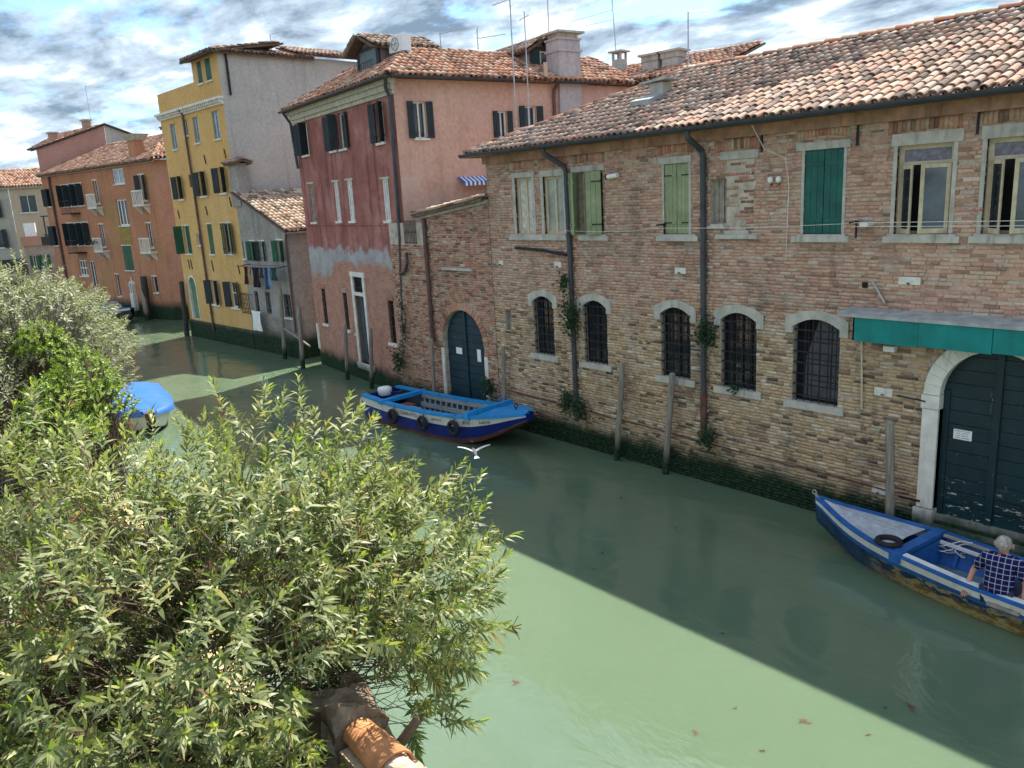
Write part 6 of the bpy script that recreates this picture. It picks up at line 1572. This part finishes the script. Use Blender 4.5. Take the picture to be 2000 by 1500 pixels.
b = MB(); b.box(-2.9, -2.45, -.55, .55, .5, .54); build(b, 'stern_deck', M['b_blue'], cb); b = MB(); b.box(-2.4, -2.0, -.5, .5, .34, .37); build(b, 'stern_thwart', plain('orange_varnished_wood', (.34, .12, .05), .5, .3), cb)
b = MB(); b.box(-1.7, -1.2, -.5, .1, .42, .46); build(b, 'thwart', M['wood_grey'], cb)
rows = []
for z, sx, sy in ((.62, .16, .13), (.66, .24, .165), (.80, .27, .175), (.86, .26, .165), (.89, .18, .11)):
    rows.append([(-2.75 + sx * math.cos(t) * (1 if abs(math.cos(t)) < .9 else .96), sy * math.sin(t), z + .02 * math.cos(t)) for t in np.linspace(0, 2 * math.pi, 14, endpoint=False)])
mb = MB(); mb.loft(rows, 0, True); mb.poly(rows[-1]); mb.poly(list(reversed(rows[0]))); mo = build(mb, 'outboard_motor', M['white'], cb, True)
b = MB(); b.tube([(-2.55, .05, .72), (-2.2, .12, .78)], .025, 7); b.tube([(-2.2, .12, .78), (-2.08, .14, .80)], .032, 7); build(b, 'tiller', M['iron'], mo)
b = MB(); b.box(-2.98, -2.9, -.1, .1, .1, .62); build(b, 'motor_leg', M['iron'], mo)
for x in (-1.25, .05, 1.25):
    d = interp(ST, x); b = MB(); b.torus((x, -d[1] - .085, d[2] - .27), .155, .058, 'y', 20, 8); t_ = build(b, 'tyre_fender', M['tyre'], cb, True); b = MB(); b.tube([(x, -d[1] - .06, d[2] - .12), (x, -d[1] + .02, d[2] + .05)], .012, 5); build(b, 'fender_rope', M['iron'], t_)
b = MB(); b.torus((2.62, .02, 1.10), .05, .012, 'x', 12, 6); b.tube([(2.62, .02, 1.0), (2.62, .02, 1.06)], .02, 6); build(b, 'mooring_ring', M['iron'], cb)
b = MB(); b.tube([(1.5, .55, .80), (1.5, .55, 1.0), (1.5, .75, 1.02)], .02, 6); build(b, 'handrail', M['b_sky'], cb)
def side_text(body, x, size, shear=0.0):
    d = interp(ST, x); f = .2; d2 = interp(ST, x + .4); yaw = math.atan2(-(d2[1] - d[1]), .4)
    y = -(d[1] + (d[3] - d[1]) * f) - .022; z = d[2] + (d[4] - d[2]) * f
    slope = math.atan2(d2[2] - d[2], .4)
    text_mesh('boat_lettering', body, size, M['ink'], cb, (x, y, z), (math.pi / 2 + .12, -slope, yaw), shear, ext=.0008)
side_text('CASAROTTO', -1.02, .125); side_text('TR', -.18, .12); side_text('TRASPORTI', .30, .085); side_text('V', 1.02, .12); side_text('8716', 1.46, .12); side_text('Laurus', 1.98, .12, .25)
# --- rowing boat with the seated man
def hull2_mat():
    t = NT('worn_boat_topside'); p = t.obj()
    n1 = t.noise(t.mapd(p, (1.2, 1.2, 3)), 3.0, 6, .65)
    oc = t.ramp(n1, [(.3, (.05, .035, .015)), (.45, (.20, .13, .04)), (.55, (.36, .30, .14)), (.68, (.10, .09, .03)), (.8, (.26, .11, .05))])
    xyz = t.n('ShaderNodeSeparateXYZ', {0: p}); nn = t.math('MULTIPLY', t.math('SUBTRACT', t.noise(t.mapd(p, (2, 2, 5)), 2.5, 6, .65), .5), .35)
    m1 = t.rng(t.math('ADD', xyz.outputs['X'], t.math('MULTIPLY', nn, 4)), .9, 2.0); m2 = t.rng(t.math('ADD', xyz.outputs['Z'], nn), .16, .22, 1, 0)
    dk = t.ramp(t.noise(p, 5, 5), [(.3, (.012, .03, .06)), (.7, (.025, .07, .14))])
    c = t.mix(t.math('MULTIPLY', m1, t.math('MAXIMUM', m2, t.rng(n1, .5, .56))), dk, oc)
    return t.fin(c, .8, .2)
M['b_worn'] = hull2_mat()
M['b_deck'] = plain('grey_scuffed_deck', (.42, .45, .50), .8, .25, 9)
M['b_slate'] = plain('slate_blue_floor', (.10, .17, .22), .8, .25, 4)
ST2 = [(0, .02, .80, .01, .52), (.35, .20, .72, .07, .22), (.8, .40, .65, .19, .06), (1.3, .55, .60, .32, .0), (1.9, .66, .57, .44, .0), (2.8, .70, .51, .53, .0), (3.8, .71, .50, .55, .0), (5.0, .66, .51, .5, .0), (6.2, .52, .58, .36, .06)]
D2 = dense(ST2, 44)
rb = empty('rowing_boat', (-6.50, 11.90, -.02), math.radians(-6), 'long pointed blue and white wooden boat carrying a seated man', 'boat')
build(strip(D2, at(.42), at(1)), 'hull', [M['b_worn']], rb, True)
build(strip(D2, at(.27), at(.42)), 'blue_strake', M['b_blue'], rb, True)
build(strip(D2, at(.0), at(.27)), 'white_strake', M['b_white'], rb, True)
build(strip(D2, at(1), lambda d: (0, d[4] - .1)), 'bottom', M['b_worn'], rb, True)
mb = MB()
for sg in (1, -1):
    rows = []
    for d in D2:
        o = d[1] + .02; i = max(.0, d[1] - .085)
        q = [(d[0], sg * o, d[2] - .012), (d[0], sg * o, d[2] + .015), (d[0], sg * i, d[2] + .02), (d[0], sg * i, d[2] - .03)]
        rows.append(q if sg > 0 else list(reversed(q)))
    mb.loft(rows, 0, True)
build(mb, 'gunwale', M['b_blue'], rb)
mb = MB(); rows = [[(d[0], d[1] - .07, d[2] - .005), (d[0], 0, d[2] + .03), (d[0], -d[1] + .07, d[2] - .005)] for d in D2 if .1 < d[0] < 1.72]; mb.loft([list(reversed(q)) for q in rows]); build(mb, 'foredeck', M['b_deck'], rb)
b = MB(); b.box(1.68, 1.84, -.66, .66, .46, .605); build(b, 'crossbeam', M['b_blue'], rb)
mb = MB(); rows = []
for d in D2:
    if d[0] < 1.8: continue
    rows.append([(d[0], d[1] - .05, d[2] - .03), (d[0], d[3] - .01, .12), (d[0], 0, .10), (d[0], -d[3] + .01, .12), (d[0], -d[1] + .05, d[2] - .03)])
mb.loft(rows); mb.poly(rows[0]); build(mb, 'lining', M['b_blue'], rb)
mb = MB(); mb.loft([[(d[0], d[3] - .04, .135), (d[0], -d[3] + .04, .135)] for d in D2 if d[0] > 1.85]); build(mb, 'floor', M['b_slate'], rb)
for sg in (1, -1):
    for k in range(9):
        x = 2.1 + k * .44; d = interp(ST2, x); b = MB(); b.beam((x, sg * (d[1] - .08), d[2] - .05), (x, sg * (d[3] - .05), .14), .045, .05); build(b, 'rib', M['b_blue'], rb)
for f, w, h, nm in ((-.10, .11, .025, 'side_deck'), (-.235, .035, .05, 'inner_rail')):
    b = MB(); pts = [(x, interp(ST2, x)[1] + f, interp(ST2, x)[2] - (.0 if nm == 'side_deck' else .07)) for x in np.linspace(1.86, 6.1, 12)]
    for p, q in zip(pts[:-1], pts[1:]): b.beam(p, q, w, h)
    build(b, nm, M['wood_grey'] if nm == 'side_deck' else M['b_white'], rb)
b = MB(); pts = [(x, -interp(ST2, x)[1] + .10, interp(ST2, x)[2] + .012) for x in np.linspace(1.86, 6.1, 12)]
for p, q in zip(pts[:-1], pts[1:]): b.beam(p, q, .10, .03)
build(b, 'side_deck', M['b_white'], rb)
b = MB(); b.box(3.1, 3.5, -.72, .62, .36, .40); build(b, 'thwart', M['wood_grey'], rb)
b = MB(); b.torus((-.06, 0, .87), .035, .010, 'y', 12, 6); b.beam((.05, 0, .74), (-.035, 0, .85), .035, .04); build(b, 'bow_ring', M['steel'], rb)
b = MB(); b.beam((.45, .1, .69), (.45, .13, .69), .012); b.beam((.45, .1, .69), (.55, .08, .69), .012); build(b, 'deck_fitting', M['iron'], rb)
b = MB(); b.torus((1.52, -.40, .635), .155, .045, 'z', 20, 8); build(b, 'tyre_fender', M['tyre'], rb, True); b = MB(); b.torus((3.3, .84, .50), .155, .05, 'y', 20, 8); build(b, 'tyre_fender', M['tyre'], rb, True)
M['rope'] = plain('white_rope', (.60, .60, .56), .9, .2, 30)
def rope(seed, c, n=26, sx=.25, sy=.16, sz=.25, z0=.14):
    r = random.Random(seed); b = MB(); pts = []
    for k in range(n):
        t = k / n * 6.28 * 2.3; pts.append((c[0] + sx * math.cos(t) * r.uniform(.3, 1), c[1] + sy * math.sin(t * 1.3) * r.uniform(.3, 1), max(z0, c[2] - sz * (.5 + .5 * math.sin(t * .7)) + r.uniform(-.02, .02))))
    sm = []
    for a, c2 in zip(pts[:-1], pts[1:]): sm += [Vector(a).lerp(Vector(c2), q / 3) for q in range(3)]
    b.tube(sm, .008, 5); return build(b, 'rope', M['rope'], rb)
rope(1, (2.1, .42, .60)); rope(2, (3.0, .42, .56), 30, .28, .18, .42); 
b = MB(); b.tube([(3.0, .45, .55), (3.25, .2, .42), (3.35, .0, .40)], .012, 5); build(b, 'tiller_line', M['rope'], rb)
# --- covered boat on the left bank
cv = empty('covered_boat', (-25.3, 6.35, 0), math.radians(-10), 'small boat under a bright blue tarpaulin by the left bank shrubs', 'boat')
ST3 = [(-2.4, .75, .55, .6, .0), (0, .85, .55, .7, 0), (1.4, .7, .6, .45, .02), (2.3, .1, .75, .05, .3)]
D3 = dense(ST3, 24); build(strip(D3, at(0), at(1)), 'hull', M['b_white'], cv, True)
mb = MB(); rows = []
for k, d in enumerate(D3):
    pk = .86 - .1 * (d[0] / 2.4) ** 2 - .18 * max(0, d[0])
    rows.append([(d[0], d[1] + .05, d[2] - .14), (d[0], d[1] + .02, d[2] + .03), (d[0], d[1] * .45, d[2] + (pk - d[2]) * .72), (d[0], 0, pk), (d[0], -d[1] * .45, d[2] + (pk - d[2]) * .72), (d[0], -d[1] - .02, d[2] + .03), (d[0], -d[1] - .05, d[2] - .14)])
mb.loft([list(reversed(q)) for q in rows]); mb.poly(rows[0]); build(mb, 'tarpaulin', plain('blue_tarpaulin', (.03, .13, .52), .5, .15, 3, bump=.25, bscale=5), cv, True)
b = MB(); b.box(2.1, 2.35, -.12, .12, .35, .70); build(b, 'stem_post', M['rust'], cv)
fb = empty('motor_boat', (-51.6, 12.1, 0), math.radians(14), 'dark motor boat with white trim tied up at the canal bend', 'boat')
D4 = dense([(-2.2, .8, .7, .6, .0), (0, .85, .75, .65, 0), (1.6, .6, .85, .3, .1), (2.5, .08, .95, .04, .5)], 20); build(strip(D4, at(.2), at(1)), 'hull', M['wood_dark'], fb, True); build(strip(D4, at(0), at(.2)), 'white_trim', M['b_white'], fb, True)
mb = MB(); mb.loft([[(d[0], -d[1], d[2]), (d[0], d[1], d[2])] for d in D4]); build(mb, 'deck', M['b_blue'], fb); b = MB(); b.hexa([(-.4, -.6, .75), (.5, -.5, .8), (.5, .5, .8), (-.4, .6, .75), (-.3, -.5, 1.2), (.1, -.45, 1.2), (.1, .45, 1.2), (-.3, .5, 1.2)]); build(b, 'windscreen', M['glass_pale'], fb)

# ------------------------------------------------------------------ the man
def skin_mesh(name, verts, edges, radii, mat, parent, root=0, sub=2):
    me = bpy.data.meshes.new(name); me.from_pydata(verts, edges, [])
    o = bpy.data.objects.new(name, me); COL.objects.link(o)
    o.modifiers.new('skin', 'SKIN'); sv = me.skin_vertices[0].data
    for i, rr in enumerate(radii): sv[i].radius = rr if isinstance(rr, tuple) else (rr, rr); sv[i].use_root = (i == root)
    s = o.modifiers.new('sub', 'SUBSURF'); s.levels = sub; s.render_levels = sub
    bpy.context.view_layer.update()
    m2 = bpy.data.meshes.new_from_object(o.evaluated_get(bpy.context.evaluated_depsgraph_get()))
    bpy.data.objects.remove(o); bpy.data.meshes.remove(me)
    m2.name = name; m2.materials.clear(); m2.materials.append(mat); m2.polygons.foreach_set('use_smooth', [True] * len(m2.polygons))
    ob = bpy.data.objects.new(name, m2); link(ob, parent); return ob
M['skin'] = plain('skin', (.50, .27, .20), .55, .08, 14); M['hair'] = plain('white_grey_hair', (.42, .39, .35), .95, .45, 22, bump=1.0, bscale=70)
def plaid():
    t = NT('navy_white_check_shirt'); p = t.obj(); s = t.n('ShaderNodeSeparateXYZ', {0: p}); c = None
    cols = (.012, .014, .075)
    def line(v, off, w):
        f = t.math('FRACT', t.math('ADD', t.math('MULTIPLY', v, 1 / .075), off)); return t.math('MULTIPLY', t.rng(f, 0, .02), t.rng(f, w, w + .03, 1, 0))
    ang = t.math('ARCTAN2', s.outputs['X'], t.math('SUBTRACT', .55, s.outputs['Y']))
    a = line(s.outputs['X'], .3, .12); b_ = line(t.math('ADD', s.outputs['Z'], t.math('MULTIPLY', s.outputs['Y'], .25)), .1, .12)
    c = t.mix(t.math('MULTIPLY', a, .55), cols, (.55, .56, .72)); c = t.mix(t.math('MULTIPLY', b_, .55), c, (.62, .63, .78))
    t.bump(t.noise(p, 9, 4, .6), .6, .03)
    return t.fin(c, .9, .1)
man = empty('person', (-3.42, 11.02, .40), math.radians(6), 'man in navy and white checked shirt sitting in the rowing boat', 'person')
# local: +y is the way he faces (towards the wall), z up from the seat
J = dict(pel=(0, 0, .08), waist=(0, .02, .22), chest=(0, .08, .42), upc=(0, .10, .52), neck=(0, .13, .60), head=(-.005, .16, .72), top=(-.005, .16, .80),
         ls=(-.19, .10, .51), le=(-.33, .14, .27), lw=(-.37, .02, .06), lh=(-.375, -.03, .0), rs=(.19, .10, .51), re=(.31, .06, .26), rw=(.30, -.02, .03), rhand=(.27, -.06, -.03),
         lk=(-.16, .46, .06), la=(-.15, .48, -.24), lf=(-.15, .62, -.27), lhip=(-.10, .04, .06), rhip=(.10, .04, .06), rk=(.17, .46, .06), ra=(.16, .48, -.24), rf=(.16, .62, -.27))
names = list(J); idx = {k: i for i, k in enumerate(names)}
E_ = [('pel', 'waist'), ('waist', 'chest'), ('chest', 'upc'), ('upc', 'neck'), ('neck', 'head'), ('head', 'top'), ('upc', 'ls'), ('ls', 'le'), ('le', 'lw'), ('lw', 'lh'), ('upc', 'rs'), ('rs', 're'), ('re', 'rw'), ('rw', 'rhand'), ('pel', 'lhip'), ('lhip', 'lk'), ('lk', 'la'), ('la', 'lf'), ('pel', 'rhip'), ('rhip', 'rk'), ('rk', 'ra'), ('ra', 'rf')]
Rr = dict(pel=(.15, .11), waist=(.15, .11), chest=(.16, .11), upc=(.13, .09), neck=.055, head=.088, top=.07, ls=.062, le=.045, lw=.030, lh=.035, rs=.062, re=.045, rw=.030, rhand=.035, lhip=.09, lk=.062, la=.042, lf=.04, rhip=.09, rk=.062, ra=.042, rf=.04)
body = skin_mesh('body', [J[k] for k in names], [(idx[a], idx[b]) for a, b in E_], [Rr[k] for k in names], M['skin'], man, idx['pel'])
M['plaid'] = plaid()
sn = ['pel', 'waist', 'chest', 'upc', 'ls', 'le', 'rs', 're']; sv = {k: J[k] for k in sn}
sverts = [(0, 0, .03), J['waist'], J['chest'], (0, .10, .535), J['ls'], (-.315, .135, .30), J['rs'], (.295, .068, .29), (0, .125, .585)]
skin_mesh('shirt', sverts, [(0, 1), (1, 2), (2, 3), (3, 4), (4, 5), (3, 6), (6, 7), (3, 8)], [(.205, .15), (.195, .145), (.20, .14), (.155, .105), .085, .075, .085, .075, .075], M['plaid'], man, 0)
skin_mesh('trousers', [J['pel'], J['lhip'], J['lk'], J['la'], J['rhip'], J['rk'], J['ra']], [(0, 1), (1, 2), (2, 3), (0, 4), (4, 5), (5, 6)], [(.16, .12), .11, .08, .06, .11, .08, .06], plain('dark_blue_trousers', (.03, .04, .07), .9, .2), man, 0)
b = MB(); rows = []
for j in range(9):
    ph = math.pi * .62 * j / 8; rows.append([(-.005 + .100 * math.sin(ph) * math.cos(a), .152 + .115 * math.sin(ph) * math.sin(a) - .018, .738 + .112 * math.cos(ph) + (.025 if math.sin(a) > .5 and ph > 1.2 else 0)) for a in np.linspace(0, 2 * math.pi, 18, endpoint=False)])
b.loft([list(reversed(q)) for q in rows], 0, True); build(b, 'hair', M['hair'], man, True)
for sg in (-1, 1):
    b = MB(); b.sphere((-.005 + sg * .105, .165, .71), (.018, .03, .04), 8, 6); build(b, 'ear', M['skin'], man, True)
b = MB(); b.sphere((-.005, .268, .70), (.02, .03, .03), 8, 6); build(b, 'nose', M['skin'], man, True)
for w0, hd, sg in ((J['lw'], J['lh'], -1), (J['rw'], J['rhand'], 1)):
    w0 = Vector(w0); hd = Vector(hd); d = (hd - w0).normalized(); sd = Vector((1, 0, 0)); b = MB()
    for k, L in enumerate((.065, .078, .074, .06)):
        p = hd + sd * (-.03 + .02 * k); b.tube([p, p + d * L * .55, p + d * L * .8 + Vector((0, -.02, -.012))], [.0095, .009, .007], 6)
    p = hd + sd * (sg * -.035); b.tube([p - d * .02, p + sd * (sg * -.03) + d * .02, p + sd * (sg * -.035) + d * .05], [.011, .010, .008], 6)
    o = build(b, 'fingers', M['skin'], man, True); o['kind'] = 'stuff'

# ------------------------------------------------------------------ bird over the water
bd = empty('flying_bird', (-11.9, 8.8, 1.2), math.radians(62), 'pale bird flying low over the canal with wings raised', 'bird')
M['feather'] = plain('pale_grey_feathers', (.62, .63, .64), .8, .12, 20); M['feather_d'] = plain('dark_grey_feathers', (.09, .09, .11), .8, .2, 20)
rows = []
for t, rr in ((-.17, .012), (-.12, .03), (-.03, .052), (.06, .05), (.11, .032), (.14, .034), (.17, .022), (.20, .006)):
    rows.append([(rr * math.cos(a), t, rr * .9 * math.sin(a) + t * .15) for a in np.linspace(0, 2 * math.pi, 12, endpoint=False)])
b = MB(); b.loft(rows, 0, True); build(b, 'body', M['feather_d'], bd, True)
for sg in (-1, 1):
    b = MB(); top = []; n = 8
    for k in range(n + 1):
        f = k / n; x = sg * (.03 + .29 * f); z = .02 + .15 * f - .06 * f * f + (.03 if sg < 0 else 0) * f; c = .075 * (1 - .75 * f ** 2); y0 = .02 + .05 * f - .06 * f * f
        top.append([(x, y0 + c * .7, z + .004), (x, y0 + .0, z + .012), (x, y0 - c, z), (x, y0, z - .004)])
    b.loft(top if sg > 0 else [list(reversed(q)) for q in top], 0, True); build(b, 'wing', M['feather'], bd, True)
b = MB(); b.hexa([(-.02, -.16, -.03), (.02, -.16, -.03), (.055, -.27, -.04), (-.055, -.27, -.04), (-.02, -.16, -.022), (.02, -.16, -.022), (.055, -.27, -.034), (-.055, -.27, -.034)]); build(b, 'tail', M['feather'], bd)
b = MB(); b.tube([(0, .195, .03), (0, .235, .025)], [.008, .002], 6); build(b, 'beak', M['iron'], bd)

# ------------------------------------------------------------------ leaves and weed afloat on the water
M['weed'] = plain('brown_floating_leaf', (.13, .065, .04), .8, .3, 20); M['weed_d'] = plain('dark_floating_weed', (.05, .06, .045), .8, .3, 20)
FLO = [((-4.87, 6.39), .14, 'weed', 'brown leaf scrap afloat nearest the bottom edge left of the forked one'), ((-4.11, 7.42), .16, 'weed', 'forked brown leaf scrap afloat in the sunlit water'), ((-3.42, 8.51), .18, 'weed', 'red brown clump afloat at the shadow edge under the rowing boat'), ((-4.80, 7.09), .07, 'weed', 'small brown speck afloat above the nearest leaf scrap'),
       ((-3.51, 7.71), .08, 'weed', 'small brown speck afloat right of the forked leaf'), ((-7.04, 5.59), .14, 'weed', 'reddish leaf afloat in the bright sky reflection'), ((-10.25, 11.12), .13, 'weed_d', 'dark weed afloat in front of the middle posts'), ((-8.48, 8.52), .07, 'weed_d', 'dark speck afloat near the shadow edge left of centre'), ((-8.80, 9.05), .07, 'weed_d', 'dark speck afloat in the shade left of centre'), ((-8.56, 10.72), .09, 'weed_d', 'dark weed afloat in the shade at mid canal'), ((-5.86, 8.34), .08, 'weed_d', 'dark speck afloat right on the shadow edge at mid canal'), ((-3.62, 8.30), .07, 'weed_d', 'dark speck left of the red brown floating clump'), ((-4.18, 6.68), .09, 'weed', 'thin brown strand afloat near the bottom edge')]
for k, ((x, y), sz, m, lb) in enumerate(FLO):
    b = MB(); rk = random.Random(k)
    for q in range(4):
        a = rk.uniform(0, 6.28); c = Vector((rk.uniform(-.4, .4) * sz, rk.uniform(-.4, .4) * sz, .004 + .002 * q)); d = Vector((math.cos(a), math.sin(a), .06)); s = Vector((-d.y, d.x, 0)); L = sz * rk.uniform(.4, .7); w = sz * .13
        b.add([c - d * L, c + s * w, c + d * L, c - s * w, c + Vector((0, 0, .012))], [(0, 3, 4), (3, 2, 4), (2, 1, 4), (1, 0, 4)])
    o = build(b, 'floating_leaf', M[m]); o.location = (x, y, 0.001); o.scale = (.68, .68, .5); tag(o, lb, 'floating leaf', 'leaves and weed floating on the canal')
